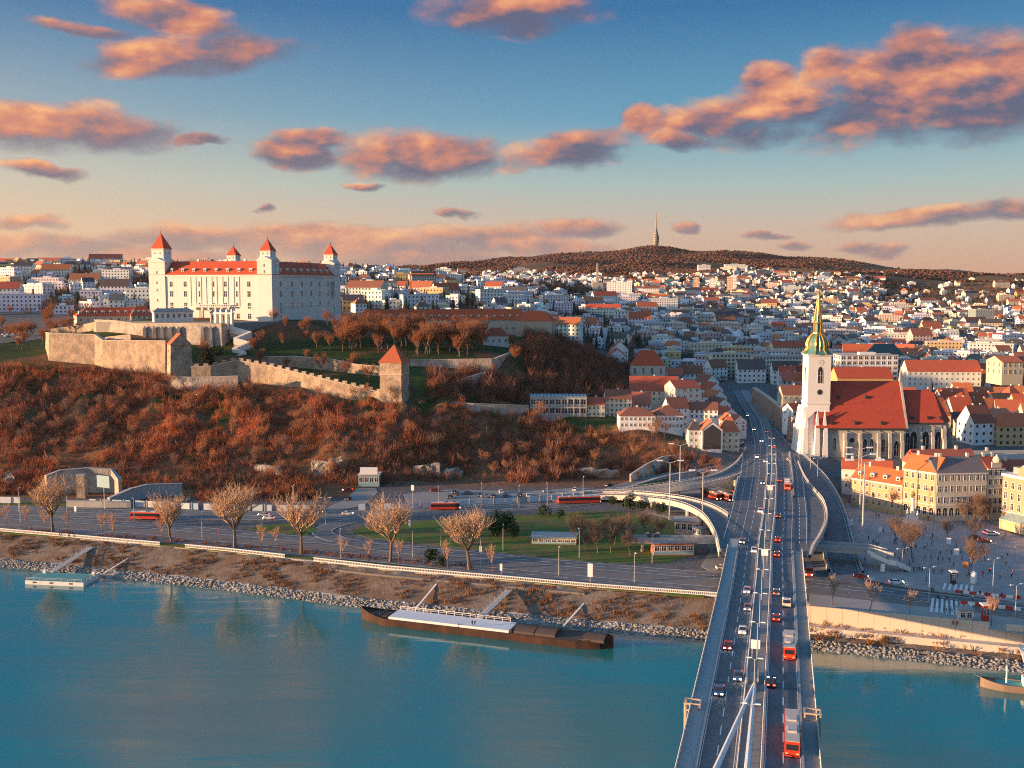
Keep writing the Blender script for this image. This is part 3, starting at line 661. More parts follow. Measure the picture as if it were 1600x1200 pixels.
# guard houses: low white buildings with dark roofs
def guardhouse(name, label, px0, px1, py, d0, d1, h_, n):
    a, b_ = D(px0, py, d0), D(px1, py, d1); L_ = (Vector((b_.x, b_.y)) - Vector((a.x, a.y))).length; rz = math.atan2(b_.y - a.y, b_.x - a.x)
    g = thing(name, label, 'guard house', ((a.x + b_.x) / 2, (a.y + b_.y) / 2, a.z), rz)
    MB().box(-L_ / 2, L_ / 2, 0, 7, -2, h_).build('wall', 'castle_plaster', g)
    q = MB(); q.box(-L_ / 2 - .6, L_ / 2 + .6, -.6, 7.6, h_, h_ + .5); q.frus(0, 3.5, h_ + .5, h_ + 2.2, L_ / 2 + .4, 3.9, L_ / 2 - 2.5, 1.0); q.build('roof', 'flat_roof', g)
    MB().box(-L_ / 2 - .3, L_ / 2 + .3, -.3, 7.3, h_ - .5, h_).build('cornice', 'trim', g)
    for i in range(n): put('window', win_mesh(1.5, 2.4, 'plain'), g, (-L_ / 2 + (i + .5) * L_ / n, 0, 1.4))
    return g
guardhouse('guard_house', 'low white arcaded guard house in front of the castle tower', 241, 302, 500, 664, 676, 5.2, 7)
guardhouse('guard_pavilion', 'short white guard house beside the honour gate', 329, 362, 503, 660, 664, 6.0, 4)
# honour gate with statues
hg = thing('honour_gate', 'white arched honour gate at the top of the zigzag stair', 'gate', D(350, 508, 648), R(-20))
m = MB()
for x in (-6, -2.2, 2.2, 6): m.box(x - .8, x + .8, -1, 1, -3, 7); m.frus(x, 0, 8, 10.4, .7, .6, .25, .3)
m.box(-7.2, 7.2, -1.3, 1.3, 7, 8); m.build('arcade', 'trim', hg)
# yard paving
mat('paving', (.27, .25, .23), .9, .15, .5)
ya = MB(); ya.prism([(D(150, 505, 668).x, 668), (D(215, 506, 657).x, 657), (D(300, 506, 646).x, 646), (D(346, 507, 641).x, 641), (D(362, 507, 655).x, 655), (-150, 688), (-165, 695), (-252, 713), (-262, 690)], 60, 75.9)
tag(ya.build('castle_yard', 'paving'), 'paved castle yard behind the terrace wall', kind='structure')
# zigzag stair
st = thing('zigzag_stair', 'zigzag stone stair descending beside the terrace wall', 'stair', D(375, 540, 640))
zz = [D(362, 512, 648), D(392, 520, 644), D(368, 530, 638), D(390, 536, 634), D(366, 546, 630), D(384, 552, 626), D(362, 563, 622)]
for a, b_ in zip(zz[:-1], zz[1:]):
    m = MB(); n = 10
    for i in range(n):
        p = a.lerp(b_, (i + .5) / n) - st.location; m.box(p.x - 1.1, p.x + 1.1, p.y - 1.6, p.y + 1.6, p.z - 6, p.z)
    f = m.build('flight', 'pale_stone', st)
    dv = (b_ - a); m = MB(); o1 = Vector((0, -1.8, 1.0))
    for i in range(n):
        p = a.lerp(b_, (i + .5) / n) - st.location + o1; m.box(p.x - 1.2, p.x + 1.2, p.y - .25, p.y + .25, p.z - 4, p.z)
    m.build('parapet', 'trim', f)
# lower curtain wall down to the watch tower
pts = []
for (px, pyb, pyt, d) in ((300, 592, 571, 566), (330, 590, 570, 566), (372, 590, 561, 572), (420, 592, 569, 568), (470, 600, 581, 560), (520, 612, 593, 552), (560, 620, 602, 547), (600, 630, 612, 541)):
    q = D(px, pyb, d); pts.append((q.x, q.y, q.z - 4, zt_at(px, pyt, d) - .8))
wallrun('curtain_wall', 'crenellated stone wall running down to the watch tower', pts, 1.6, 'rubble_stone', merlon=4.2)
wallrun('low_wall', 'low retaining wall below the gate house', [(D(268, 600, 556).x, 556, 38, zt_at(268, 588, 556)), (D(300, 596, 553).x, 553, 38, zt_at(300, 590, 553)), (D(372, 596, 553).x, 553, 38, zt_at(372, 588, 553))], 1.4, 'pale_stone')
wallrun('park_wall', 'stone retaining wall with patched brick below the castle park', [(D(410, 570, 604).x, 604, 50, zt_at(410, 558, 604)), (D(460, 575, 600).x, 600, 48, zt_at(460, 557, 600)), (D(520, 580, 592).x, 592, 46, zt_at(520, 562, 592)), (D(560, 590, 586).x, 586, 44, zt_at(560, 570, 586)), (D(598, 595, 580).x, 580, 42, zt_at(598, 573, 580))], 1.6, 'rubble_stone')
# watch tower
wt = thing('watch_tower', 'square stone watch tower with orange pyramid roof on the slope', 'tower', (D(615, 620, 540).x, 545, 34), R(-14))
MB().frus(0, 0, -4, 19.0, 6.4, 6.4, 5.9, 5.9).box(-6.1, 6.1, -6.1, 6.1, 19, 25).build('wall', 'rubble_stone', wt)
MB().box(-6.35, 6.35, -6.35, 6.35, 18.6, 19.2).build('string_course', 'stone_cap', wt)
p = MB(); a = 6.8; p.add([(-a, -a, 25), (a, -a, 25), (a, a, 25), (-a, a, 25), (0, 0, 34.5)], [(0, 1, 4), (1, 2, 4), (2, 3, 4), (3, 0, 4), (3, 2, 1, 0)]); p.build('roof', 'red_terracotta', wt)
MB().box(-7.5, 8.5, -10.5, -6, -9, 2.0).build('plinth', 'rubble_stone', wt)
put('window', win_mesh(1.3, 2.0), wt, (0, -6.0, 15.5)); put('window', win_mesh(1.0, 1.6), wt, (6.0, -1, 15.5), R(90)); put('window', win_mesh(1.0, 1.6), wt, (6.1, 1.5, 20.5), R(90))
m = MB(); m.tube((0, 0, 34), (0, 0, 36), .2, .05).build('finial', 'dark_metal', wt)
# pale park retaining wall with corner
pts = [(D(px, pyb, d).x, d, D(px, pyb, d).z - 3, zt_at(px, pyt, d)) for (px, pyb, pyt, d) in ((640, 590, 563, 604), (700, 589, 562, 606), (768, 587, 561, 606), (772, 588, 561, 608), (800, 575, 550, 660))]
wallrun('pale_retaining_wall', 'pale stone retaining wall under the park trees', pts, 1.6, 'pale_stone')
wallrun('ramp_wall', 'sloping stone ramp wall above the dark shrubs', [(D(px, 605, d).x, d, 30, zt_at(px, py, d)) for (px, py, d) in ((676, 613, 572), (700, 602, 576), (730, 590, 580), (758, 582, 586))], 2.5, 'pale_stone')
wallrun('lower_path_wall', 'low wall along the path under the watch tower', [(D(px, py, d).x, d, 26, zt_at(px, py, d)) for (px, py, d) in ((690, 628, 545), (740, 631, 545), (790, 633, 548), (826, 634, 552))], .8, 'pale_stone')
# long barracks with red roof, west wing roofs
def long_house(name, label, pxa, pxb, pyb, pye, pyr, da, db, depth, wallc, roofc, nwin, rows=2, dorm=0, cat='building', winsz=(1.2, 1.8)):
    a, b_ = D(pxa, pyb, da), D(pxb, pyb, db); L_ = math.hypot(b_.x - a.x, b_.y - a.y); rz = math.atan2(b_.y - a.y, b_.x - a.x)
    zb = min(a.z, b_.z); ze = (D(pxa, pye, da).z + D(pxb, pye, db).z) / 2 - zb; zr_ = (D(pxa, pyr, da + depth / 2).z + D(pxb, pyr, db + depth / 2).z) / 2 - zb
    h_ = thing(name, label, cat, ((a.x + b_.x) / 2, (a.y + b_.y) / 2, zb), rz)
    MB().box(-L_ / 2, L_ / 2, 0, depth, -6, ze).build('wall', 'plaster', h_, color=wallc)
    m = MB(); m.gable(-L_ / 2 - .5, L_ / 2 + .5, -.6, depth + .6, ze, zr_ - ze, 'x', hip=min(depth * .5, L_ * .3)); m.build('roof', 'roof_tile', h_, color=roofc)
    for r_ in range(rows):
        for i in range(nwin): put('window', win_mesh(*winsz), h_, (-L_ / 2 + (i + .5) * L_ / nwin, 0, ze - (r_ + 1) * ze / (rows + .35) + .2))
    for i in range(dorm):
        o = put('dormer', dme, h_, (-L_ / 2 + (i + .5) * L_ / dorm, depth * .08, ze + (zr_ - ze) * .16))
    return h_
RED = (.46, .085, .035); REDD = (.33, .075, .045)
long_house('barracks', 'long low barracks with red roof behind the park trees', 556, 828, 520, 500, 483, 760, 770, 15, (.55, .48, .38), (.56, .10, .035), 26, 1, 22)
long_house('barracks_end', 'taller end block of the red-roofed barracks', 806, 862, 530, 501, 486, 752, 745, 14, (.45, .38, .30), (.56, .10, .035), 5, 1, 0)
long_house('park_villa', 'small white house with red hip roof among park trees', 757, 795, 538, 525, 512, 690, 692, 12, (.72, .70, .66), REDD, 4, 1, 0)
long_house('west_wing', 'long red-roofed wing west of the castle tower', 120, 238, 503, 493, 480, 705, 730, 16, (.62, .52, .42), RED, 10, 1, 10)
long_house('west_annex', 'short sunlit orange-roofed annex touching the castle tower', 205, 238, 500, 493, 478, 695, 700, 14, (.62, .52, .42), RED, 4, 1, 4)
# ------------------------------------------------------------------ the cathedral
mat('church_stone', (.50, .47, .42), .95, .25, .3, .08, col2=(.36, .34, .31), streak=((.13, .12, .11), (.8, .8, .10), .75))
mat('church_white', (.76, .74, .70), .9, .06, .3)
mat('church_roof', (.40, .065, .038), .75, .25, .45, .06, bscale=2, streak=((.24, .06, .05), (.2, .2, .5), .6))
CHZ = 14.0
ch = thing('cathedral', 'gothic cathedral with steep red roof and tall white spire tower', 'cathedral', (152, 506, CHZ), R(-1.5))
NW, ND, NE, NR = 44.0, 23.0, 15.0, 37.5       # nave length, depth, eave, ridge
nave = MB().box(0, NW, 0, ND, -4, NE).build('nave', 'church_stone', ch)
m = MB(); m.gable(-.6, NW + .6, -1.0, ND + 1.0, NE, NR - NE, 'x'); m.build('nave_roof', 'church_roof', ch)
m = MB(); m.box(-.8, NW + .8, -1.2, -.2, NE - .7, NE - .02); m.build('nave_eaves', 'dark_metal', ch)
# choir
CX0, CX1, CE, CR = 44.0, 68.0, 17.5, 33.0
pl = [(CX0, 3), (CX1 - 5, 3), (CX1, 8), (CX1, 15), (CX1 - 5, 20), (CX0, 20)]
MB().prism(pl, -4, CE).build('choir', 'church_stone', ch)
m = MB(); q = [(CX0, 2.2), (CX1 - 4.6, 2.2), (CX1 + .8, 7.7), (CX1 + .8, 15.3), (CX1 - 4.6, 20.8), (CX0, 20.8)]
vs = [(x, y, CE) for x, y in q] + [(CX0, 11.5, CR), (CX1 - 7, 11.5, CR)]
m.add(vs, [(0, 1, 7, 6), (1, 2, 7), (2, 3, 7), (3, 4, 7), (4, 5, 6, 7), (5, 0, 6), (5, 4, 3, 2, 1, 0)]); m.build('choir_roof', 'church_roof', ch)
m = MB(); m.box(CX0 + .7, CX1 - 4, 2.0, 2.9, CE - .7, CE - .02); m.build('choir_eaves', 'dark_metal', ch)
gb = MB(); gb.add([(NW - .2, -1.2, NE - .3), (NW + .9, -1.2, NE - .3), (NW + .9, ND + 1.2, NE - .3), (NW - .2, ND + 1.2, NE - .3), (NW - .2, ND / 2, NR + 1), (NW + .9, ND / 2, NR + 1)], [(0, 1, 5, 4), (2, 3, 4, 5), (1, 2, 5), (3, 0, 4)]); gb.build('gable_coping', 'church_stone', ch)
MB().tube((NW + .3, ND / 2, NR), (NW + .3, ND / 2, NR + 8), 1.0, .05, 6).build('pinnacle', 'church_stone', ch)
MB().lathe([(.9, CR - 1), (.9, CR + 2), (1.2, CR + 2.2), (.1, CR + 5)], 8, (CX1 - 8, 11.5)).build('ridge_turret', 'dark_metal', ch)
# windows and buttresses
for x, w, h_, z in ((9, 1.3, 5.5, 3.5), (24, 1.8, 5, 3), (27.4, 1.8, 5, 3), (33, 1.7, 5, 3), (NW - 4.4, 2.3, 5.5, 1)): put('window', win_mesh(w, h_, 'gothic'), ch, (x, 0, z))
rw = MB(); rw.v = []; rw.add([(1.2 * math.cos(2 * math.pi * i / 14), -.04, 1.2 * math.sin(2 * math.pi * i / 14)) for i in range(14)], [tuple(range(13, -1, -1))], 1)
rw.add([(k * math.cos(2 * math.pi * i / 14), -.08, k * math.sin(2 * math.pi * i / 14)) for k in (1.2, 1.5) for i in range(14)], [(i, (i + 1) % 14, 14 + (i + 1) % 14, 14 + i)[::-1] for i in range(14)], 0)
put('round_window', ob_mesh(rw, 'round_window', ['church_stone', 'glass']), ch, (17.5, 0, 8.8))
for x in (49, 55, 61.2): put('window', win_mesh(3.3, 9.0, 'gothic'), ch, (x, 3, 1.0))
put('window', win_mesh(2.4, 9.0, 'gothic'), ch, (CX1 - 2.45, 5.45, 1.0), R(45)); put('window', win_mesh(2.4, 9, 'gothic'), ch, (45.9, 3, 1.0))
def buttress(x, y, rz, h_, dp=2.2, w=1.5):
    m = MB(); m.box(-w / 2, w / 2, -dp, .1, -4, h_ * .55); m.add([(-w / 2, -dp, h_ * .55), (w / 2, -dp, h_ * .55), (w / 2, 0, h_ * .55), (-w / 2, 0, h_ * .55), (-w / 2, -dp * .55, h_ * .68), (w / 2, -dp * .55, h_ * .68), (w / 2, 0, h_ * .68), (-w / 2, 0, h_ * .68)], [(0, 1, 5, 4), (1, 2, 6, 5), (3, 0, 4, 7), (4, 5, 6, 7)])
    m.box(-w / 2 + .02, w / 2 - .02, -dp * .55, .1, h_ * .68, h_ * .9); m.add([(-w / 2, -dp * .55, h_ * .9), (w / 2, -dp * .55, h_ * .9), (w / 2, 0, h_), (-w / 2, 0, h_)], [(0, 1, 2, 3)])
    m.build('buttress', 'church_stone', ch, (x, y, 0), rz)
for x in (14, 21.5, 30.5, 36, 42): buttress(x, 0, 0, 14)
for x in (52, 58.1, 64): buttress(x, 3, 0, 16)
buttress(CX1, 8, R(60), 16); buttress(CX1 - 5, 3.2, R(25), 16); buttress(CX1, 15, R(110), 16)
for x, k in ((7, 8), (19, 8), (32, 8), (12, 62), (26, 62)):
    z = NE + (NR - NE) * (k / 100); y = -1 + (ND / 2 + 1) * (k / 100); m = MB(); m.box(-.6, .6, -.4, 1.2, 0, 1.1); m.gable(-.8, .8, -.6, 1.4, 1.1, .5, 'x'); m.build('roof_hatch', 'dark_metal', ch, (x, y, z))
for x in (48, 56, 62):
    m = MB(); m.box(-.6, .6, -.4, 1.2, 0, 1.1); m.gable(-.8, .8, -.6, 1.4, 1.1, .5, 'x'); m.build('roof_hatch', 'dark_metal', ch, (x, 3.2, CE + 1.6))
# tower
tx, ty, hw = 1.6, 9.5, 5.6
TZ = 51.5; KH = .77
tm = MB(); tm.box(tx - hw, tx + hw, ty - hw, ty + hw, -4, TZ); tw_ = tm.build('tower', 'church_white', ch)
MB().box(tx - hw - .3, tx + hw + .3, ty - hw - .3, ty + hw + .3, 26.5, 27.3).box(tx - hw - .5, tx + hw + .5, ty - hw - .5, ty + hw + .5, TZ - .8, TZ).build('string_course', 'trim', tw_)
m = MB(); m.frus(tx - 1.0, ty, -4, 25, hw + 3.6, hw + 4.4, hw + .6, hw + .3)
for (bx, by) in ((-hw - 1.4, -hw - 2.6), (-hw - 1.4, hw + 2.6), (-hw - 2.6, -hw - .4), (-hw - 2.6, hw + .4), (-hw - 2.6, 0), (-1.5, -hw - 4.2), (2.5, -hw - 4.2)):
    m.frus(tx + bx, ty + by, -4, 15, 1.5, 1.5, .95, .95); m.frus(tx + bx * .92, ty + by * .92, 15, 24, .95, .95, .1, .1)
m.build('tower_base', 'church_white', tw_)
put('window', win_mesh(2.4, 6.0, 'gothic'), tw_, (tx + .4, ty - hw, 37)); put('window', win_mesh(2.0, 6, 'gothic'), tw_, (tx - hw, ty, 37), R(-90))
put('round_window', ob_mesh(rw, 'round_window', ['church_stone', 'glass']), tw_, (tx + .4, ty - hw, 32.5))
ck = MB(); ck.add([(1.5 * math.cos(2 * math.pi * i / 20), -.10, 1.5 * math.sin(2 * math.pi * i / 20)) for i in range(20)], [tuple(range(19, -1, -1))], 0)
for a_, l_ in ((90, 1.2), (215, .8)):
    c_, s_ = math.cos(R(a_)), math.sin(R(a_)); ck.add([(-.07 * s_, -.13, .07 * c_), (.07 * s_, -.13, -.07 * c_), (l_ * c_ + .05 * s_, -.13, l_ * s_ - .05 * c_), (l_ * c_ - .05 * s_, -.13, l_ * s_ + .05 * c_)], [(0, 1, 2, 3)], 1)
for a_ in range(0, 360, 30):
    c_, s_ = math.cos(R(a_)), math.sin(R(a_)); ck.add([(1.2 * c_ - .06, -.12, 1.2 * s_ - .06), (1.2 * c_ + .06, -.12, 1.2 * s_ - .06), (1.2 * c_ + .06, -.12, 1.2 * s_ + .06), (1.2 * c_ - .06, -.12, 1.2 * s_ + .06)], [(0, 1, 2, 3)], 1)
put('clock_face', ob_mesh(ck, 'clock_face', ['trim', 'gold']), tw_, (tx + .4, ty - hw, 47.4))
# helm: flared skirt, bulb, lantern, spire (octagonal)
PROF_H = [(r_, TZ + z_ * KH) for r_, z_ in ((7.6, 0), (7.2, .5), (5.9, 2.0), (5.3, 3.4), (5.5, 5.2), (5.25, 7.6), (4.4, 10.0), (3.1, 12.0), (2.3, 13.2))]
m = MB(); m.lathe(PROF_H, 8, (tx, ty), ph=R(22.5)); helm = m.build('helm', 'copper', tw_)
def ribs(prof, n, c, w, up=.16):
    m = MB()
    for i in range(n):
        a = 2 * math.pi * i / n + R(22.5); ca_, sa_ = math.cos(a), math.sin(a)
        for (r0, z0), (r1, z1) in zip(prof[:-1], prof[1:]):
            p0 = (c[0] + (r0 + up * .3) * ca_, c[1] + (r0 + up * .3) * sa_, z0); p1 = (c[0] + (r1 + up * .3) * ca_, c[1] + (r1 + up * .3) * sa_, z1); m.tube(p0, p1, w, w, 5)
    return m
ribs(PROF_H, 8, (tx, ty), .36).build('ribs', 'gold', helm)['kind'] = 'stuff'
inter = [(r_ * math.cos(math.pi / 8), z) for r_, z in PROF_H]; mm = MB()
for i in range(8):
    a = 2 * math.pi * i / 8; ca_, sa_ = math.cos(a), math.sin(a)
    for (r0, z0), (r1, z1) in zip(inter[2:-1], inter[3:]): mm.tube((tx + r0 * ca_, ty + r0 * sa_, z0), (tx + r1 * ca_, ty + r1 * sa_, z1), .22, .22, 4)
mm.build('ribs', 'gold', helm)['kind'] = 'stuff'
L0 = TZ + 13.2 * KH
m = MB(); m.lathe([(2.0, L0), (2.0, L0 + 5.2)], 8, (tx, ty), ph=R(22.5)); lan = m.build('lantern', 'copper', tw_)
ribs([(2.0, L0), (2.0, L0 + 5.2)], 8, (tx, ty), .28).lathe([(2.6, L0 - .1), (2.6, L0 + .5)], 8, (tx, ty), ph=R(22.5)).lathe([(2.4, L0 + 4.9), (2.7, L0 + 5.4), (2.5, L0 + 5.8)], 8, (tx, ty), ph=R(22.5)).build('rails', 'gold', lan)
LS = L0 - 25.4 + 19.2
SP = [(2.2, L0 + 5.6), (1.7, L0 + 7.2), (1.3, L0 + 11), (.75, L0 + 15.6), (.3, L0 + 19.3)]
m = MB(); m.lathe(SP, 8, (tx, ty), ph=R(22.5)); sp = m.build('spire', 'copper', tw_); ribs(SP, 8, (tx, ty), .20).build('ribs', 'gold', sp)['kind'] = 'stuff'
m = MB(); m.lathe([(.2, LS + 25.3), (.9, LS + 25.8), (.9, LS + 26.2), (.5, LS + 26.6), (.7, LS + 26.9), (.4, LS + 27.3), (.05, LS + 27.8)], 8, (tx, ty)); m.tube((tx, ty, LS + 27.6), (tx, ty, LS + 28.4), .12, .06).build('crown', 'gold', tw_)
# ------------------------------------------------------------------ generic house builder
WINS_FAR = {}
def house(name, label, cat, group, x, y, z, w, d, h, rz, roof='gable', rh=3.0, wc=(.6, .58, .54), rc=RED, rows=2, cs=3, ce=3, detail=2, axis='x', chim=1, base=5.0, flat_edge=True, wsz=(1.1, 1.5), style='plain', zfirst=None, frontrow=None):
    """a house as a thing: wall, roof, chimney, windows. detail 2: every window a part; 1: windows joined"""
    t = thing(name, label, cat, (x, y, z), rz, group)
    m = MB(); m.box(-w / 2, w / 2, -d / 2, d / 2, -base, h)
    if roof == 'gable' and rh > 0:
        if axis == 'x':
            for sx in (-1, 1): m.add([(sx * w / 2, -d / 2, h), (sx * w / 2, d / 2, h), (sx * w / 2, 0, h + rh * .985)], [(0, 1, 2) if sx > 0 else (2, 1, 0)])
        else:
            for sy in (-1, 1): m.add([(-w / 2, sy * d / 2, h), (w / 2, sy * d / 2, h), (0, sy * d / 2, h + rh * .985)], [(2, 1, 0) if sy > 0 else (0, 1, 2)])
    m.build('wall', 'plaster', t, color=wc)
    e = .45
    r = MB()
    if roof == 'gable':
        k = .18
        if axis == 'x':
            for sy in (-1, 1):
                y0 = sy * (d / 2 + e); z0 = h - rh * e / (d / 2)
                vs = [(-w / 2 - k, y0, z0), (w / 2 + k, y0, z0), (w / 2 + k, 0, h + rh), (-w / 2 - k, 0, h + rh)]; vs += [(a, b_, c_ + .25) for a, b_, c_ in vs]
                r.add(vs, [(0, 1, 2, 3), (7, 6, 5, 4), (0, 4, 5, 1), (1, 5, 6, 2), (3, 7, 4, 0)] if sy > 0 else [(3, 2, 1, 0), (4, 5, 6, 7), (1, 5, 4, 0), (2, 6, 5, 1), (0, 4, 7, 3)])
        else:
            for sx in (-1, 1):
                x0 = sx * (w / 2 + e); z0 = h - rh * e / (w / 2)
                vs = [(x0, -d / 2 - k, z0), (x0, d / 2 + k, z0), (0, d / 2 + k, h + rh), (0, -d / 2 - k, h + rh)]; vs += [(a, b_, c_ + .25) for a, b_, c_ in vs]
                r.add(vs, [(3, 2, 1, 0), (4, 5, 6, 7), (1, 5, 4, 0), (2, 6, 5, 1), (0, 4, 7, 3)] if sx > 0 else [(0, 1, 2, 3), (7, 6, 5, 4), (0, 4, 5, 1), (1, 5, 6, 2), (3, 7, 4, 0)])
        rm = 'roof_tile'
    elif roof == 'hip':
        r.gable(-w / 2 - e, w / 2 + e, -d / 2 - e, d / 2 + e, h, rh, axis, hip=min(w, d) * .45); rm = 'roof_tile'
    else:
        r.box(-w / 2 - .15, w / 2 + .15, -d / 2 - .15, d / 2 + .15, h, h + .35)
        for (a0, a1, b0, b1) in ((-w / 2 - .15, w / 2 + .15, -d / 2 - .15, -d / 2 + .2), (-w / 2 - .15, w / 2 + .15, d / 2 - .2, d / 2 + .15)): r.box(a0, a1, b0, b1, h + .35, h + .85)
        rm = 'plaster'
    ro = r.build('roof', rm, t, color=rc)
    for i in range(chim):
        cx = (i + .5) / chim * w * .7 - w * .35 + .4
        if roof == 'flat': MB().box(cx - w * .14, cx + w * .14, -d * .2, d * .15, h + .3, h + 2.2).build('roof_room', 'plaster', ro, color=wc)
        else: MB().box(cx - .45, cx + .45, -.2, .7, h + rh * .55, h + rh + 1.0).build('chimney', 'plaster', ro, color=(.62, .56, .50))
    fh = h / rows; ww, wh = wsz; wh = min(wh, fh * .62)
    if detail == 2:
        for side, n, L_ in (('S', cs, w), ('E', ce, d), ('W', ce, d), ('N', 0, w)):
            for i in range(n):
                for k in range(rows):
                    u = -L_ / 2 + (i + .5) * L_ / n
                    put('window', win_mesh(ww, wh, style), t, side_pt(side, w, d, u, fh * k + fh * .32), SIDES[side])
    elif detail == 1:
        q = MB()
        for side, n, L_ in (('S', cs, w), ('E', ce, d), ('W', ce, d)):
            for i in range(n):
                for k in range(rows):
                    u = -L_ / 2 + (i + .5) * L_ / n; px, py, pz = side_pt(side, w, d, u, fh * k + fh * .3); a = ww / 2
                    if side == 'S': q.box(px - a, px + a, py - .06, py + .02, pz, pz + wh)
                    else: q.box(px - .06 if side == 'W' else px - .02, px + .02 if side == 'W' else px + .06, py - a, py + a, pz, pz + wh)
        if q.f: o = q.build('window_rows', 'glass', t); o['kind'] = 'stuff'
    return t
# ------------------------------------------------------------------ buildings round the square
YEL = (.50, .34, .19); CRM = (.60, .55, .44)
a, b_ = Vector((142.5, 423.4)), Vector((157.0, 406.6))
def wing(name, label, A, B, depth, h, rh, wc, rc, rows, n, cat='building', style='plain', wsz=(1.2, 1.9), z=9.0, dorm=0, arch=0, side_n=3, roofkind='gable', both=True, arch_rows=0):
    """building along the line A-B (its front), standing behind it"""
    A, B = Vector(A), Vector(B); L_ = (B - A).length; rz = math.atan2(B.y - A.y, B.x - A.x); t = thing(name, label, cat, ((A.x + B.x) / 2, (A.y + B.y) / 2, z), rz)
    m = MB(); m.box(-L_ / 2, L_ / 2, 0, depth, -3, h)
    for sx in (-1, 1): m.add([(sx * L_ / 2, 0, h), (sx * L_ / 2, depth, h), (sx * L_ / 2, depth / 2, h + rh * .98)], [(0, 1, 2) if sx > 0 else (2, 1, 0)])
    m.build('wall', 'plaster', t, color=wc)
    r = MB(); r.gable(-L_ / 2 - .3, L_ / 2 + .3, -.6, depth + .6, h, rh, 'x', hip=(depth * .4 if roofkind == 'hip' else 0)); ro = r.build('roof', 'roof_tile', t, color=rc)
    k = MB(); k.box(-L_ / 2 - .25, L_ / 2 + .25, -.45, 0, h - .6, h - .02); k.box(-L_ / 2 - .1, L_ / 2 + .1, -.2, 0, h / (rows) + .1, h / rows + .45); k.build('cornice', 'trim', t)
    fh = h / rows
    for i in range(n):
        for q in range(rows):
            st_ = 'arch' if q < arch_rows else style
            put('window', win_mesh(wsz[0] * (1.5 if q < arch_rows else 1), min(wsz[1], fh * .6), st_), t, (-L_ / 2 + (i + .5) * L_ / n, 0, fh * q + fh * (.12 if q < arch_rows else .28)))
    for i in range(side_n):
        for q in range(rows):
            put('window', win_mesh(wsz[0], min(wsz[1], fh * .6), style), t, (L_ / 2, depth * (i + .5) / side_n, fh * q + fh * .28), R(90))
            put('window', win_mesh(wsz[0], min(wsz[1], fh * .6), style), t, (-L_ / 2, depth * (i + .5) / side_n, fh * q + fh * .28), R(-90))
    for i in range(dorm):
        m = MB(); m.box(-.8, .8, 0, 2.4, 0, 1.5, 0); m.box(-.5, .5, -.05, 0, .3, 1.2, 1); m.gable(-1.1, 1.1, -.2, 3.0, 1.5, .35, 'y', 0); o = put('dormer', ob_mesh(m, 'dormer', ['trim', 'glass']), t, (-L_ / 2 + (i + .5) * L_ / dorm, depth * .10, h + rh * .24))
    for cx in (-L_ * .3, L_ * .25): MB().box(cx - .5, cx + .5, depth / 2 - .5, depth / 2 + .4, h + rh * .7, h + rh + 1.3).build('chimney', 'plaster', ro, color=(.66, .60, .52))
    return t
wing('dormer_wing', 'sunlit three-storey yellow wing with red roof and four dormers', (142.5, 423.4), (157.2, 406.3), 13, 10.6, 5.0, YEL, (.50, .14, .05), 3, 8, wsz=(1.0, 1.6), dorm=4, side_n=3)
wing('orange_roof_block', 'sunlit four-storey yellow corner block with orange tiled roof', (157.4, 406.1), (166.2, 396.1), 13, 17.6, 5.5, YEL, (.55, .17, .06), 4, 5, style='hood', wsz=(1.1, 2.2), arch_rows=1, side_n=0)
wing('slate_roof_block', 'cream four-storey block with grey slate roof and arched ground floor', (166.5, 395.9), (187.2, 398.1), 12, 17.6, 5.5, CRM, (.16, .14, .15), 4, 8, style='hood', wsz=(1.2, 2.2), arch_rows=1, side_n=2)
nb = wing('ornate_house', 'narrow ornate cream house with small scrolled gable', (187.6, 398.4), (194.4, 399.3), 12, 19, 4, (.62, .58, .44), REDD, 5, 3, style='hood', wsz=(1.2, 2.2), side_n=0)
m = MB(); m.box(-2, 2, -.3, .3, 19, 21.5); m.lathe([(1.3, 21.4), (1.5, 22.2), (1.2, 23.2), (.4, 24), (.1, 24.6)], 8, (0, 0)); m.build('scrolled_gable', 'plaster', nb, color=(.62, .58, .44))
wing('green_house', 'pale green house with brown red mansard roof and dormers', (194.8, 399.6), (216, 402.5), 13, 14, 7, (.58, .66, .55), (.34, .10, .06), 3, 7, wsz=(1.2, 1.9), dorm=5, side_n=0)
wing('white_rectory', 'small white house with red roof under the cathedral wall', (146.0, 447), (166.0, 441), 9, 9.0, 4.0, (.74, .72, .68), (.42, .10, .05), 2, 6, wsz=(.8, 1.1), z=10, side_n=2)
wing('brown_roof_house', 'house with wide brown red roof and tall chimneys behind the yellow block', (170, 423), (196, 424), 16, 14, 6.5, (.64, .52, .38), (.33, .10, .07), 4, 6, z=10, side_n=2)
wing('cream_palace', 'sunlit cream palace with flat attic behind the ornate house', (200, 434), (236, 436), 14, 16, 2.2, (.76, .58, .38), (.40, .34, .28), 4, 9, style='hood', z=10, side_n=3)
wing('red_roof_house', 'house with broad red roof next to the green house', (218, 403), (246, 405), 15, 13, 7, (.66, .6, .5), (.40, .10, .05), 3, 8, z=10, side_n=2)
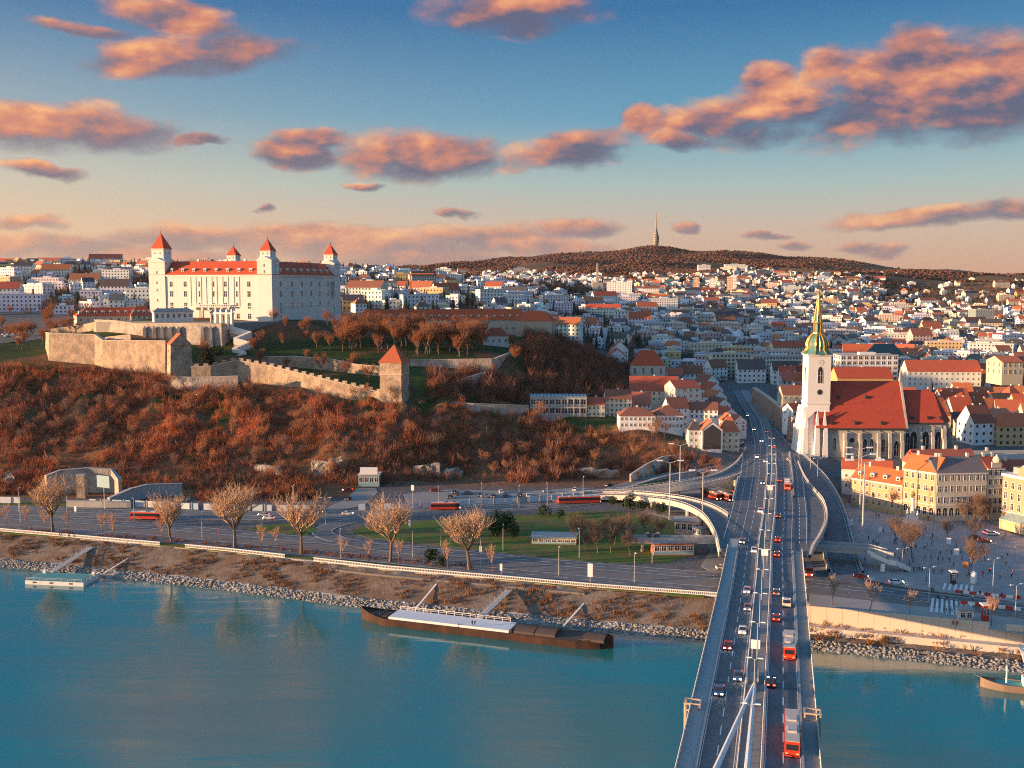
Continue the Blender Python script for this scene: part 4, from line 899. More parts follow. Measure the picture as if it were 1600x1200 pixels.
# hotel with glass canopy (lit facade curving at the frame edge)
HO = thing('hotel', 'sunlit cream hotel with curved gable and glass canopy', 'hotel', (196, 371, 8), R(-68))
MB().box(-19, 19, 0, 18, -3, 19).build('wall', 'plaster', HO, color=(.42, .28, .18))
MB().box(-19.4, 19.4, -.5, 18.4, 19, 20).box(-19.2, 19.2, -.25, 0, 5.2, 5.7).build('cornice', 'trim', HO)
MB().box(-17, 17, 3, 17, 20, 22.5).build('attic', 'flat_roof', HO)
n = 14; m = MB(); pr = [(5.0 * math.cos(math.pi * i / n), 20 + 5.4 * math.sin(math.pi * i / n)) for i in range(n + 1)]
m.add([(x - 7, y, z) for y in (-.3, 1.2) for x, z in pr], [tuple(range(n, -1, -1)), tuple(range(n + 1, 2 * n + 2))] + [(i, i + 1, n + 2 + i, n + 1 + i) for i in range(n)]); m.build('curved_gable', 'plaster', HO, color=(.42, .28, .18))
for i in range(12):
    for z, h_ in ((6.4, 2.6), (10.4, 2.6), (14.6, 2.4)): put('window', win_mesh(1.3, h_), HO, (-17.4 + i * 3.16, 0, z))
for i in range(5):
    for z in (6.4, 10.4, 14.6): put('window', win_mesh(1.3, 2.4), HO, (-19, 16 - i * 3.2, z), R(-90)); 
gc = MB()
mat('canopy_glass', (.25, .42, .42), .2, .2, 1.0, spec=.6)
gc.add([(-14, 0, 5.6), (19, 0, 5.6), (19, -6.5, 3.9), (-14, -6.5, 3.9), (-14, 0, 5.4), (19, 0, 5.4), (19, -6.5, 3.7), (-14, -6.5, 3.7)], [(3, 2, 1, 0), (4, 5, 6, 7), (0, 1, 5, 4), (1, 2, 6, 5), (2, 3, 7, 6), (3, 0, 4, 7)]); can = gc.build('canopy', 'canopy_glass', HO)
mat('warm_glass', (.62, .42, .22), .2, .4, .9, spec=.6)
m = MB(); m.box(-13.8, 18.8, -6.3, -6.15, 0, 3.7, 0)
for i in range(15): m.box(-13.9 + i * 2.33, -13.7 + i * 2.33, -6.42, -6.05, 0, 3.75, 1)
put('glass_front', ob_mesh(m, 'glass_front', ['warm_glass', 'trim']), HO, (0, 0, 0))
for i in range(12): MB().tube((-14 + i * 3, 0, 5.62), (-14 + i * 3, -6.5, 3.92), .09, .09, 4).build('canopy_bar', 'trim', can)
# ------------------------------------------------------------------ roads at ground level
mat('asphalt', (.12, .126, .135), .85, .25, .5, .0, col2=(.16, .163, .168), spec=.35, streak=((.05, .05, .055), (.12, .5, .1), .5))
mat('deck_asphalt', (.11, .12, .135), .75, .2, .6, spec=.4, col2=(.14, .15, .165), streak=((.07, .075, .085), (.9, .012, .1), .7, R(14.8)))
mat('road_paint', (.72, .72, .72), .7, .12, 2)
mat('pavement', (.25, .245, .24), .9, .2, .5)
mat('square_paving', (.36, .32, .31), .9, .14, .6, col2=(.28, .26, .26))
mat('lawn', (.085, .15, .035), .95, .4, .35, .06, var2=(.42, .6), col2=(.15, .125, .055), spec=.1)
mat('deck_concrete', (.35, .355, .36), .85, .16, .5, streak=((.24, .25, .27), (.5, .15, .3), .5))
mat('rail', (.55, .55, .55), .6, .1, 1)
mat('lit_concrete', (.55, .49, .43), .85, .15, .5)  # paler concrete with the warm sunlight put into its colour
def gp(l, z=7.0): return [tuple(G(px, py, z))[:2] for px, py in l]
def road(name, pts, w, z=7.10, n=6, matn='asphalt', th=.3, label=None):
    q = smoothpath([p for p in pts], n)
    zz = [p[2] for p in q] if len(q[0]) > 2 else z
    return strip(name, [(p[0], p[1]) for p in q], zz, w, matn, th=th, label=label), q
def offset_path(q, u):
    out = []; n = len(q)
    for i in range(n):
        a, b_ = q[max(i - 1, 0)], q[min(i + 1, n - 1)]; d = np.array([b_[0] - a[0], b_[1] - a[1]]); d = d / (np.linalg.norm(d) + 1e-9)
        p = np.array(q[i], float).copy(); p[0] += d[1] * u; p[1] -= d[0] * u; out.append(p)
    return out
def resample(q, step):
    q = np.array([np.r_[p, 0][:3] if len(p) == 2 else p for p in q], float); s = np.r_[0, np.cumsum(np.linalg.norm(np.diff(q[:, :2], axis=0), axis=1))]
    t = np.arange(0, s[-1], step); return np.stack([np.interp(t, s, q[:, k]) for k in range(3)], -1)
def line_mark(q, u, z, w, matn='road_paint', dash=None, parent=None, name='road_line'):
    """painted line at lateral offset u along path q; dash = (on, off) metres"""
    P = resample(offset_path(q, u), 1.5); mb = MB()
    for i in range(len(P) - 1):
        if dash and (i * 1.5) % (dash[0] + dash[1]) >= dash[0]: continue
        a, b_ = P[i], P[i + 1]; d = (b_ - a)[:2]; l = np.linalg.norm(d)
        if l < 1e-6: continue
        nx_, ny_ = -d[1] / l * w / 2, d[0] / l * w / 2
        za, zb = (a[2] + z, b_[2] + z) if len(q[0]) > 2 else (z, z)
        mb.add([(a[0] - nx_, a[1] - ny_, za), (b_[0] - nx_, b_[1] - ny_, zb), (b_[0] + nx_, b_[1] + ny_, zb), (a[0] + nx_, a[1] + ny_, za)], [(0, 1, 2, 3)])
    o = mb.build(name, matn, parent)
    if parent is None: tag(o, kind='structure')
    elif dash: o['kind'] = 'stuff'
    return o
riv, q_riv = road('riverside_road', gp([(-160, 803), (0, 815), (200, 828), (400, 846), (600, 864), (800, 884), (1000, 902), (1130, 912), (1300, 926), (1450, 944), (1640, 968), (1900, 1000)]), 25)
hwy, q_hwy = road('foot_road', gp([(-160, 790), (0, 797), (200, 803), (400, 806), (560, 804), (700, 797), (850, 789), (930, 781)]), 15, z=7.14)
lnk, q_lnk = road('link_road', gp([(640, 802), (560, 812), (508, 826), (512, 838), (570, 852), (660, 864)]), 8, z=7.16)
und, q_und = road('underpass_road', gp([(870, 782), (960, 768), (1040, 756), (1120, 756), (1180, 770)]), 14, z=7.12)
loc, q_loc = road('slope_road', [tuple(G(px, py, z)) for px, py, z in ((900, 775, 7.6), (945, 768, 8), (1000, 752, 9), (1060, 738, 10.8), (1105, 728, 12.5), (1150, 716, 14.0), (1165, 690, 15.3))], 8, th=.8)
for u in (-11.6, -8.2, -4.6, 4.4, 8, 11.6): line_mark(q_riv, u, 7.115, .22, dash=None if abs(u) > 11 or abs(u) < 5 else (4, 5))
mat('tram_bed', (.17, .155, .145), .9, .25, .8)
strip('tram_bed', [p for p in q_riv], 7.118, 6.0, 'tram_bed', th=.05)
mat('steel_rail', (.45, .45, .47), .35, .1, 1, metal=.8)
for u in (-2.3, -.9, .9, 2.3): line_mark(q_riv, u, 7.13, .16, 'steel_rail', name='tram_rail')
for u in (-7, 7): line_mark(q_hwy, u, 7.155, .2)
for u in (-3.4, 3.4): line_mark(q_hwy, u, 7.155, .2, dash=(4, 6))
line_mark(q_hwy, 0, 7.155, .25)
for u in (-3.7, 3.7): line_mark(q_lnk, u, 7.175, .2)
for u in (-3.6, 3.6): line_mark(q_loc, u, .02, .16)
# lawns and paved areas
def patch(name, poly, z, matn, label=None):
    mb = MB(); P = [Vector(p) for p in poly]; a2 = sum(P[i].x * P[(i + 1) % len(P)].y - P[(i + 1) % len(P)].x * P[i].y for i in range(len(P)))
    if a2 < 0: P = P[::-1]
    mb.prism([tuple(p) for p in P], z - .25, z); return tag(mb.build(name, matn), label, kind='structure')
patch('park_lawn', gp([(545, 832), (560, 824), (640, 815), (780, 806), (900, 800), (960, 798), (1040, 812), (1075, 830), (1090, 848), (1085, 868), (1040, 880), (960, 880), (860, 872), (740, 858), (640, 848), (575, 840)]), 7.09, 'lawn')
patch('island_lawn', gp([(385, 826), (440, 818), (490, 819), (495, 828), (480, 836), (430, 833)]), 7.195, 'lawn')
patch('verge_lawn', gp([(-100, 786), (0, 789), (120, 792), (200, 794), (140, 788), (0, 780)]), 7.05, 'lawn')
hedge_c = [p for p in offset_path(q_riv, 14.5) if p[0] < 62]
strip('verge', [p for p in hedge_c], 7.13, 3.6, 'lawn', th=.2)
patch('station_ground', gp([(1000, 800), (1060, 770), (1120, 762), (1200, 760), (1260, 790), (1290, 830), (1300, 890), (1200, 900), (1130, 905), (1095, 885), (1110, 860), (1090, 830), (1040, 808)]), 7.08, 'pavement')
patch('town_square', gp([(1318, 785), (1330, 788), (1455, 812), (1560, 815), (1700, 860), (1700, 960), (1560, 938), (1420, 920), (1345, 905), (1325, 880), (1316, 830)]), 7.35, 'square_paving')
patch('quay_pavement', gp([(1265, 928), (1400, 944), (1500, 955), (1700, 982), (1700, 1008), (1480, 973), (1400, 964), (1265, 951)]), 7.17, 'promenade')
zb = MB()
for k in range(9):
    a = G(1458 + k * 7.2, 935 + k * .8, 7.12); b_ = G(1455 + k * 8.2, 956 + k * 1.1, 7.12); d = Vector((b_.x - a.x, b_.y - a.y, 0)); nn_ = Vector((-d.y, d.x, 0)).normalized() * .35
    zb.add([(a.x - nn_.x, a.y - nn_.y, 7.19), (b_.x - nn_.x, b_.y - nn_.y, 7.19), (b_.x + nn_.x, b_.y + nn_.y, 7.19), (a.x + nn_.x, a.y + nn_.y, 7.19)], [(0, 1, 2, 3)])
for k in range(6):
    a = G(1478 + k * 8.2, 912 + k * .8, 7.12); b_ = G(1474 + k * 8.8, 922 + k * .9, 7.12); d = Vector((b_.x - a.x, b_.y - a.y, 0)); nn_ = Vector((-d.y, d.x, 0)).normalized() * .35
    zb.add([(a.x - nn_.x, a.y - nn_.y, 7.40), (b_.x - nn_.x, b_.y - nn_.y, 7.40), (b_.x + nn_.x, b_.y + nn_.y, 7.40), (a.x + nn_.x, a.y + nn_.y, 7.40)], [(0, 1, 2, 3)])
tag(zb.build('zebra_crossing', 'road_paint'), kind='structure')
# ------------------------------------------------------------------ the bridge
def bz(y): return float(np.interp(y, [0, 165, 288, 340, 520, 620, 800], [25.6, 20.0, 15.5, 15.1, 15.4, 16.3, 18.6]))
AX = [(float(np.interp(y, [0, 165.7, 288.5, 330.7, 378.5, 457, 530, 629, 725, 790], [-3.8, 40.0, 72.4, 83.3, 96.8, 117.5, 135.5, 156, 170, 180])), y) for y in list(np.arange(10, 800, 12.0))]
AX = [tuple(p) for p in smoothpath(AX, 1)]
def lerp_path(y0, y1): return [np.array((x, y, bz(y))) for x, y in AX if y0 <= y <= y1]
br = thing('bridge', 'long road bridge with cable stays and median lamps crossing the river', 'bridge', (72.4, 288.5, 0))
BL = br.location
def bstrip(name, u0, u1, z0, th, matn, y0=0, y1=800, parent=br):
    q = offset_path(lerp_path(y0, y1), (u0 + u1) / 2 - 11.65)
    o = strip(name, [(p[0] - BL.x, p[1] - BL.y) for p in q], [p[2] + z0 for p in q], u1 - u0, matn, parent=parent, th=th); return o
bstrip('deck', -.1, 23.4, -.25, 2.6, 'deck_concrete', 0, 470)
bstrip('roadway', 3.2, 9.4, 0, .3, 'deck_asphalt'); bstrip('roadway', 14.0, 20.4, 0, .3, 'deck_asphalt')
bstrip('median', 9.4, 14.0, .12, .5, 'pavement'); bstrip('kerb', 9.4, 9.9, .34, .4, 'deck_concrete'); bstrip('kerb', 13.5, 14.0, .34, .4, 'deck_concrete')
bstrip('sidewalk', .1, 3.2, .2, .6, 'deck_concrete', 0, 340); bstrip('sidewalk', 20.4, 23.3, .2, .6, 'pavement', 0, 325)
bstrip('kerb', 3.0, 3.4, .55, .5, 'deck_concrete', 0, 340); bstrip('kerb', 20.2, 20.6, .55, .5, 'deck_concrete', 0, 325)
bstrip('merge_lane', -2.6, 3.2, -.012, .5, 'deck_asphalt', 322, 545); bstrip('merge_lane', 20.4, 25.5, -.012, .5, 'deck_asphalt', 312, 560)
bstrip('parapet', -2.9, -2.4, .9, 1.6, 'lit_concrete', 392, 452)
def bline(u, w, dash=None, y0=0, y1=800):
    q = [p - np.array((BL.x, BL.y, 0)) for p in lerp_path(y0, y1)]; return line_mark(q, u - 11.65, .02, w, dash=dash, parent=br, name='lane_line')
for y in (40, 120, 200, 262, 318, 372, 440):
    q = [p - np.array((BL.x, BL.y, 0)) for p in lerp_path(y - 13, y + 13)]; a, b_ = [offset_path(q, u)[1] for u in (-8.4, 8.7)]; strip('expansion_joint', [(a[0], a[1]), (b_[0], b_[1])], [a[2] + .03, b_[2] + .03], .5, 'dark_metal', parent=br, th=.05)
bline(6.25, .2, (4, 5)); bline(-2.0, .2, None, 330, 545); bline(.6, .2, (3, 3), 345, 500); bline(22.6, .2, (3, 3), 330, 520); bline(24.9, .2, None, 330, 545); bline(17.2, .2, (4, 5)); bline(3.6, .14); bline(9.2, .14); bline(14.2, .14); bline(20.0, .14)
def railing(q, h, parent, name='railing', post=2.5, matn='rail', off=None, solid=0.0, bars=2):
    """rail with posts along path of 3-d points (joined: posts are under a pixel wide)"""
    P = resample(q, post); m = MB()
    for i, p in enumerate(P):
        m.box(p[0] - .07, p[0] + .07, p[1] - .07, p[1] + .07, p[2], p[2] + h)
        if i < len(P) - 1:
            for k in range(bars): m.tube((p[0], p[1], p[2] + h * (1 - k * .45)), (P[i + 1][0], P[i + 1][1], P[i + 1][2] + h * (1 - k * .45)), .09 if k == 0 else .05, None, 4)
            if solid:
                a, b_ = p, P[i + 1]; m.add([(a[0], a[1], a[2]), (b_[0], b_[1], b_[2]), (b_[0], b_[1], b_[2] + solid), (a[0], a[1], a[2] + solid)], [(0, 1, 2, 3)])
    o = m.build(name, matn, parent); return o
for u in (.1, 23.2): railing([p - np.array((BL.x, BL.y, 0)) for p in offset_path(lerp_path(0, 330), u - 11.65)], 1.3, br, solid=.9)
for u in (9.8, 13.6): railing([p - np.array((BL.x, BL.y, 0)) for p in offset_path(lerp_path(0, 500), u - 11.65)], 1.0, br, post=3)
# edge beam under the deck
for y in (330, 375, 425):
    x = float(np.interp(y, [a[1] for a in AX], [a[0] for a in AX]))
    for du in (-7, 7): MB().tube((x + du - BL.x, y - BL.y, 4), (x + du - BL.x, y - BL.y, bz(y) - 2.7), 1.1, 1.1, 10).build('pier', 'concrete', br)
# stay cables and anchor block
AN = G(1179, 1068, bz(215) + .4)
mat('cable', (.66, .68, .70), .5, .08, 1)
for (px, py, d) in ((1112, 1215, 120), (1166, 1215, 120)):
    p = D(px, py, d); p2 = AN + (p - AN) * 2.2
    MB().tube(AN - BL, p2 - BL, .42, .42, 8).build('stay_cable', 'cable', br)
m = MB(); m.box(-1.0, 1.0, -2, 2, -1, .9); m.box(-1.3, -.95, -3, 2.5, -1, 1.5); m.box(.95, 1.3, -3, 2.5, -1, 1.5); m.build('anchor_block', 'deck_concrete', br, AN - BL + Vector((0, 2, 0)), R(-14))
# inspection gantries over the edge
mat('buff_steel', (.50, .38, .28), .7, .2, 1)
for (px, py, s_) in ((1082, 1112, -1), (1269, 1128, 1)):
    p = G(px, py, 18.6); m = MB()
    for x in (-1.4, 1.4):
        for y in (-1.1, 1.1): m.box(x - .14, x + .14, y - .14, y + .14, -5.5, 2.0)
    for z in (1.9, .6, -5.3): m.box(-1.6, 1.6, -1.3, -1.0, z, z + .25); m.box(-1.6, 1.6, 1.0, 1.3, z, z + .25); m.box(-1.6, -1.3, -1.0, 1.0, z + .002, z + .252); m.box(1.3, 1.6, -1.0, 1.0, z + .002, z + .252)
    m.build('inspection_gantry', 'buff_steel', br, p - BL, R(-15))
# ------------------------------------------------------------------ ramps on the town side
def ramp_road(name, label, pts, w, th=1.1, rails=(((0, 1),), ((0, 1),)), piers=(), conc='lit_concrete', lines=True):
    """elevated ramp: deck, roadway, parapets with rails, piers"""
    q = smoothpath([tuple(G(*p)) for p in pts], 7); o0 = Vector(q[0]); t = thing(name, label, 'ramp', o0)
    ql = [p - np.array(o0) for p in q]
    def st(nm, u0, u1, z, th_, mt): return strip(nm, [(p[0], p[1]) for p in offset_path(ql, (u0 + u1) / 2)], [p[2] + z for p in ql], u1 - u0, mt, parent=t, th=th_)
    st('deck', -w / 2 - .5, w / 2 + .5, -.28, th, 'deck_concrete'); st('roadway', -w / 2, w / 2, 0, .3, 'deck_asphalt')
    for s_, on in zip((-1, 1), rails):
        for (f0, f1) in (on or ()):
            n_ = len(ql); sub = offset_path(ql, s_ * (w / 2 + .3))[int(f0 * n_):max(int(f1 * n_), int(f0 * n_) + 2)]
            strip('parapet', [(p[0], p[1]) for p in sub], [p[2] + .75 for p in sub], .6, conc, parent=t, th=2.1)
            railing([p + np.array((0, 0, .75)) for p in sub], .6, t, post=2.0, bars=1)
    if lines:
        for u in (-w / 2 + .5, w / 2 - .5): line_mark(ql, u, .02, .16, parent=t, name='lane_line')
    for i in piers:
        p = ql[i]; MB().tube((p[0], p[1], 3 - o0.z), (p[0], p[1], p[2] - 1.2), .9, .9, 10).build('pier', 'concrete', t)
    return t
ramp_road('curved_ramp', 'sunlit curved ramp sweeping from the foot road up to the bridge', [(870, 778, 7.6), (950, 773, 9.2), (1020, 777, 11.2), (1075, 786, 13), (1115, 804, 14.4), (1137, 832, 15), (1148, 866, 15.2)], 8.5, piers=(14, 21, 28, 35), rails=(((0, .70),), ((0, 1),)))
ramp_road('upper_ramp', 'straight upper ramp joining the city road above the buses', [(860, 782, 7.4), (940, 773, 9), (1020, 764, 11), (1090, 754, 13.2), (1140, 741, 14.6), (1167, 722, 15), (1180, 698, 15.3)], 8, piers=(22, 30), rails=(((0, .98),), ((0, .72),)))
ramp_road('cathedral_ramp', 'wide ramp descending past the cathedral to the riverside', [(1200, 672, 16), (1226, 700, 15.6), (1255, 728, 14.5), (1282, 762, 12.8), (1298, 800, 10.8), (1308, 845, 8.6), (1318, 885, 7.6), (1332, 912, 7.3)], 10, rails=(((.12, .9),), ((.25, .9),)), conc='deck_concrete')
ramp_road('loop_ramp', 'tight looping ramp bulging out from the bridge deck', [(1242, 868, 15.2), (1250, 850, 15.1), (1262, 832, 15), (1272, 808, 15), (1268, 784, 15), (1254, 766, 15), (1240, 745, 15.2), (1228, 715, 15.4)], 8.5, rails=((), ((0, .97),)), piers=(10, 20, 30))
bstrip('parapet', 20.4, 20.9, 1.0, 1.3, 'deck_concrete', 405, 520)
# retaining walls with graffiti beside the slope road
mat('graffiti', (.50, .48, .44), .9, .1, 1)
_g = MATS['graffiti'].node_tree; _b = _g.nodes['Principled BSDF']
_v = _g.nodes.new('ShaderNodeTexVoronoi'); _v.inputs['Scale'].default_value = .42; _ge = _g.nodes.new('ShaderNodeNewGeometry'); _g.links.new(_ge.outputs['Position'], _v.inputs['Vector'])
_n = _g.nodes.new('ShaderNodeTexNoise'); _n.inputs['Scale'].default_value = .25; _n.inputs['Detail'].default_value = 6; _g.links.new(_ge.outputs['Position'], _n.inputs['Vector'])
_r = _g.nodes.new('ShaderNodeValToRGB'); _r.color_ramp.interpolation = 'CONSTANT'
for i, (p_, c_) in enumerate([(0, (.5, .12, .05)), (.25, (.55, .48, .35)), (.42, (.10, .22, .22)), (.55, (.55, .28, .08)), (.7, (.5, .5, .48)), (.85, (.18, .1, .12))]):
    e_ = _r.color_ramp.elements[i] if i < 2 else _r.color_ramp.elements.new(p_)
    e_.position = p_; e_.color = c_ + (1,)
_g.links.new(_v.outputs['Color'], _r.inputs[0])
_g.links.new(mixc(_g, X(_g, _n.outputs['Fac']).smooth(.50, .60), _r.outputs[0], (.50, .48, .44)), _b.inputs['Base Color'])
def gwall(name, label, pts, matn, th=.8): return wallrun(name, label, [(G(px, py, z).x, G(px, py, z).y, z - 2, z + h_) for px, py, z, h_ in pts], th, matn, 'deck_concrete')
gwall('graffiti_wall', 'tall retaining wall with bright graffiti under the thicket', [(985, 752, 9, 3), (1010, 742, 9.6, 5), (1035, 733, 10.4, 6), (1065, 727, 11.5, 5), (1095, 722, 12.6, 3.2)], 'graffiti')
gwall('painted_wall', 'curved painted wall below the slope road lawn', [(985, 765, 7.6, 1.2), (1020, 756, 7.8, 2.2), (1060, 750, 8, 3.2), (1100, 747, 8, 3.8), (1140, 745, 8, 3.6)], 'graffiti')
gwall('curved_wall', 'pale curved concrete wall along the underpass road', [(945, 778, 7, 1.2), (990, 768, 7, 2.6), (1040, 757, 7, 4), (1090, 752, 7, 5), (1140, 751, 7, 5)], 'concrete')
lp = [(1000, 757), (1060, 744), (1110, 732), (1145, 722), (1148, 738), (1100, 741), (1050, 747), (1010, 758)]
mb = MB(); P = [G(px, py, 9.8) for px, py in lp]; 
patch('slope_lawn', [(p.x, p.y) for p in P], 9.9, 'lawn')
# footbridges
fb = thing('footbridge', 'grey concrete footbridge from the park kiosk to the road bridge', 'footbridge', G(1070, 842, 12))
a, b_ = G(985, 842, 11.4) - fb.location, G(1142, 843, 12.4) - fb.location
strip('deck', [(a.x, a.y), (b_.x, b_.y)], [a.z, b_.z], 4.2, 'concrete', parent=fb, th=1.1)
for s_ in (-1, 1):
    strip('parapet', [(a.x, a.y + s_ * 2.1), (b_.x, b_.y + s_ * 2.1)], [a.z + 1.0, b_.z + 1.0], .25, 'concrete', parent=fb, th=1.2)
for f in (.12, .62): 
    p = a.lerp(b_, f); MB().tube((p.x, p.y, -5), (p.x, p.y, p.z - 1), .5, .5, 8).build('pier', 'concrete', fb)
fb2 = thing('stair_footbridge', 'concrete footbridge with white zigzag stair down to the square', 'footbridge', G(1330, 868, 12))
a, b_ = G(1266, 852, 13.0) - fb2.location, G(1362, 858, 12.6) - fb2.location; c_ = G(1392, 866, 12.4) - fb2.location
strip('deck', [(a.x, a.y), (b_.x, b_.y), (c_.x, c_.y)], [a.z, b_.z, c_.z], 5.5, 'concrete', parent=fb2, th=1.3)
for s_ in (-1, 1): strip('parapet', [(a.x, a.y + s_ * 2.7), (b_.x, b_.y + s_ * 2.7), (c_.x, c_.y + s_ * 2.7)], [a.z + 1.1, b_.z + 1.1, c_.z + 1.1], .3, 'deck_concrete', parent=fb2, th=1.3)
s0, s1, s2, s3 = (G(1358, 866, 12.2) - fb2.location, G(1385, 878, 10.2) - fb2.location, G(1398, 880, 10.0) - fb2.location, G(1420, 890, 7.6) - fb2.location)
for A_, B_ in ((s0, s1), (s1, s2), (s2, s3)): 
    fl = strip('stair_flight', [(A_.x, A_.y), (B_.x, B_.y)], [A_.z, B_.z], 3.0, 'deck_concrete', parent=fb2, th=.5)
    for s_ in (-1, 1): strip('stair_parapet', [(A_.x, A_.y + s_ * 1.5), (B_.x, B_.y + s_ * 1.5)], [A_.z + 1.1, B_.z + 1.1], .2, 'white_stone', parent=fb2, th=1.5)
for (px, py) in ((1344, 885), (1375, 893)): 
    p = G(px, py, 7) - fb2.location; MB().tube((p.x, p.y + 4, -6), (p.x, p.y + 4, -1.2), .45, .45, 8).build('pier', 'concrete', fb2)
# ------------------------------------------------------------------ vehicles
mat('car_paint', src='object', rough=.35, var=.04, scale=2, spec=.6)
mat('tyre', (.02, .02, .02), .9, .1, 3); mat('rim', (.45, .45, .46), .4, .1, 3, metal=.5)
mat('headlamp', (1.0, .86, .62), .3, 0, 1, emit=9.0); mat('taillamp', (1.0, .06, .02), .3, 0, 1, emit=4.0); mat('lamp_off', (.7, .7, .7), .2, .05, 1)
def body_mesh(prof, w, tuck, name, mats):
    """car shell lofted from a side profile (x, z_low, z_high): sills vertical, roof narrower"""
    m = MB(); n = len(prof)
    for x, zl, zh in prof:
        wl = w / 2; wh = w / 2 - tuck * max(0.0, (zh - .75)) ; xe = .92 if x in (prof[0][0], prof[-1][0]) else 1
        m.v += [(x, -wl * xe, zl), (x, -wl * xe, min(zh, .78)), (x, -wh * xe, zh), (x, wh * xe, zh), (x, wl * xe, min(zh, .78)), (x, wl * xe, zl)]
    for i in range(n - 1):
        for j in range(6): m.f.append((6 * i + j, 6 * (i + 1) + j, 6 * (i + 1) + (j + 1) % 6, 6 * i + (j + 1) % 6)); m.m.append(0)
    m.f += [tuple(range(6)), tuple(range(6 * n - 1, 6 * n - 7, -1))]; m.m += [0, 0]; return ob_mesh(m, name, mats)
def wheel_meshes(r, w):
    a = MB(); a.tube((0, -w / 2, 0), (0, w / 2, 0), r, r, 14); b_ = MB(); b_.tube((0, -w / 2 - .015, 0), (0, w / 2 + .015, 0), r * .6, r * .6, 10)
    return ob_mesh(a, 'tyre', ['tyre']), ob_mesh(b_, 'rim', ['rim'])
TY, RI = wheel_meshes(.33, .22); TYB, RIB = wheel_meshes(.5, .3)
SED = body_mesh([(-2.2, .35, .62), (-2.12, .22, .86), (-1.6, .2, .95), (-1.2, .2, .98), (1.0, .2, .96), (1.6, .2, .88), (2.12, .22, .74), (2.25, .35, .58)], 1.78, .3, 'body', ['car_paint'])
SEDC = body_mesh([(-1.85, .9, .96), (-1.15, .9, 1.40), (-.3, .9, 1.46), (.35, .9, 1.43), (1.15, .9, .97)], 1.66, .34, 'cabin', ['glass'])
SEDR = body_mesh([(-1.1, 1.38, 1.44), (-.3, 1.42, 1.50), (.33, 1.38, 1.46)], 1.46, .0, 'roof', ['car_paint'])
def lamp_pair(x, z, w, matn):
    m = MB(); m.box(x - .04, x + .04, -.22, .22, -.11, .11); return ob_mesh(m, matn, [matn])
HL, TL, HLo = lamp_pair(0, 0, 0, 'headlamp'), lamp_pair(0, 0, 0, 'taillamp'), lamp_pair(0, 0, 0, 'lamp_off')
def car(label, x, y, z, rz, color, lit=True, group=None, pitch=0.0, scale=1.0):
    t = thing('car', label, 'car', (x, y, z), rz, group); t.scale = (scale,) * 3
    link('body', SED, t, (0, 0, 0), 0, color); c_ = link('cabin', SEDC, t); link('roof', SEDR, t, (0, 0, 0), 0, color)
    for wx in (-1.35, 1.4):
        for wy in (-.8, .8):
            w_ = link('wheel', TY, t, (wx, wy, .33)); link('rim', RI, w_)
    for wy in (-.6, .6):
        link('headlight', HL if lit else HLo, t, (2.2, wy, .66)); link('taillight', TL if lit else HLo, t, (-2.17, wy, .78))
    return t
def bus(label, x, y, z, rz, color=(.55, .05, .025), length=12.0, group=None, lit=True, roofc=(.55, .48, .42)):
    t = thing('bus', label, 'bus', (x, y, z), rz, group); h2 = length / 2
    m = MB(); m.box(-h2, h2, -1.27, 1.27, .32, 1.35); m.box(-h2, h2, -1.27, 1.27, 2.45, 2.95); 
    for sx in (-1, 1): m.box(sx * h2 - .1 if sx > 0 else -h2, h2 if sx > 0 else -h2 + .1, -1.27, 1.27, 1.35, 2.45)
    me = ob_mesh(m, 'body', ['car_paint']); link('body', me, t, (0, 0, 0), 0, color)
    m = MB(); m.box(-h2 + .12, h2 - .12, -1.24, 1.24, 1.36, 2.44); m.box(h2 + .005, h2 + .03, -1.1, 1.1, 1.2, 2.6); m.box(-h2 - .03, -h2 - .005, -1.0, 1.0, 1.5, 2.5); link('windows', ob_mesh(m, 'windows', ['glass']), t)
    m = MB(); m.box(-h2 + .1, h2 - .1, -1.2, 1.2, 2.95, 3.06); m.box(-h2 * .5, -h2 * .1, -.8, .8, 3.06, 3.35); m.box(h2 * .2, h2 * .5, -.8, .8, 3.06, 3.3); link('roof', ob_mesh(m, 'roof', ['car_paint']), t, (0, 0, 0), 0, roofc)
    m = MB(); k = int(length / 1.5)
    for i in range(1, k): 
        xx = -h2 + i * length / k
        for sy in (-1.262, 1.242): m.box(xx - .05, xx + .05, sy, sy + .02, 1.36, 2.44)
    link('window_posts', ob_mesh(m, 'window_posts', ['dark_metal']), t)
    for wx in (-h2 * .55, h2 * .55):
        for wy in (-1.12, 1.12): w_ = link('wheel', TYB, t, (wx, wy, .5)); link('rim', RIB, w_)
    for wy in (-.9, .9): link('headlight', HL if lit else HLo, t, (h2 + .01, wy, .8)); link('taillight', TL if lit else HLo, t, (-h2 - .01, wy, .9))
    return t
RB = math.atan2(1, .264)   # heading of the bridge away from the river
def on_bridge(px, py, u=None):
    z = 16.0
    for _ in range(8): p = G(px, py, z); z = bz(p.y) + .03
    return p.x, p.y, z
BCOL = {'white': (.7, .7, .7), 'silver': (.45, .46, .48), 'black': (.03, .03, .035), 'blue': (.06, .12, .24), 'red': (.42, .03, .02), 'grey': (.2, .2, .21), 'green': (.05, .14, .1)}
spots_in = [((1167, 925), 'silver'), (((1168, 952)), 'grey'), ((1160, 988), 'white'), ((1137, 1012), 'red'), ((1153, 1060), 'blue'), ((1124, 1083), 'blue'), ((1178, 862), 'white'), ((1160, 848), 'grey'), ((1188, 800), 'white'), ((1192, 756), 'blue'), ((1196, 722), 'silver'), ((1183, 715), 'silver'), ((1190, 690), 'white'), ((1178, 672), 'grey'), ((1168, 650), 'white')]
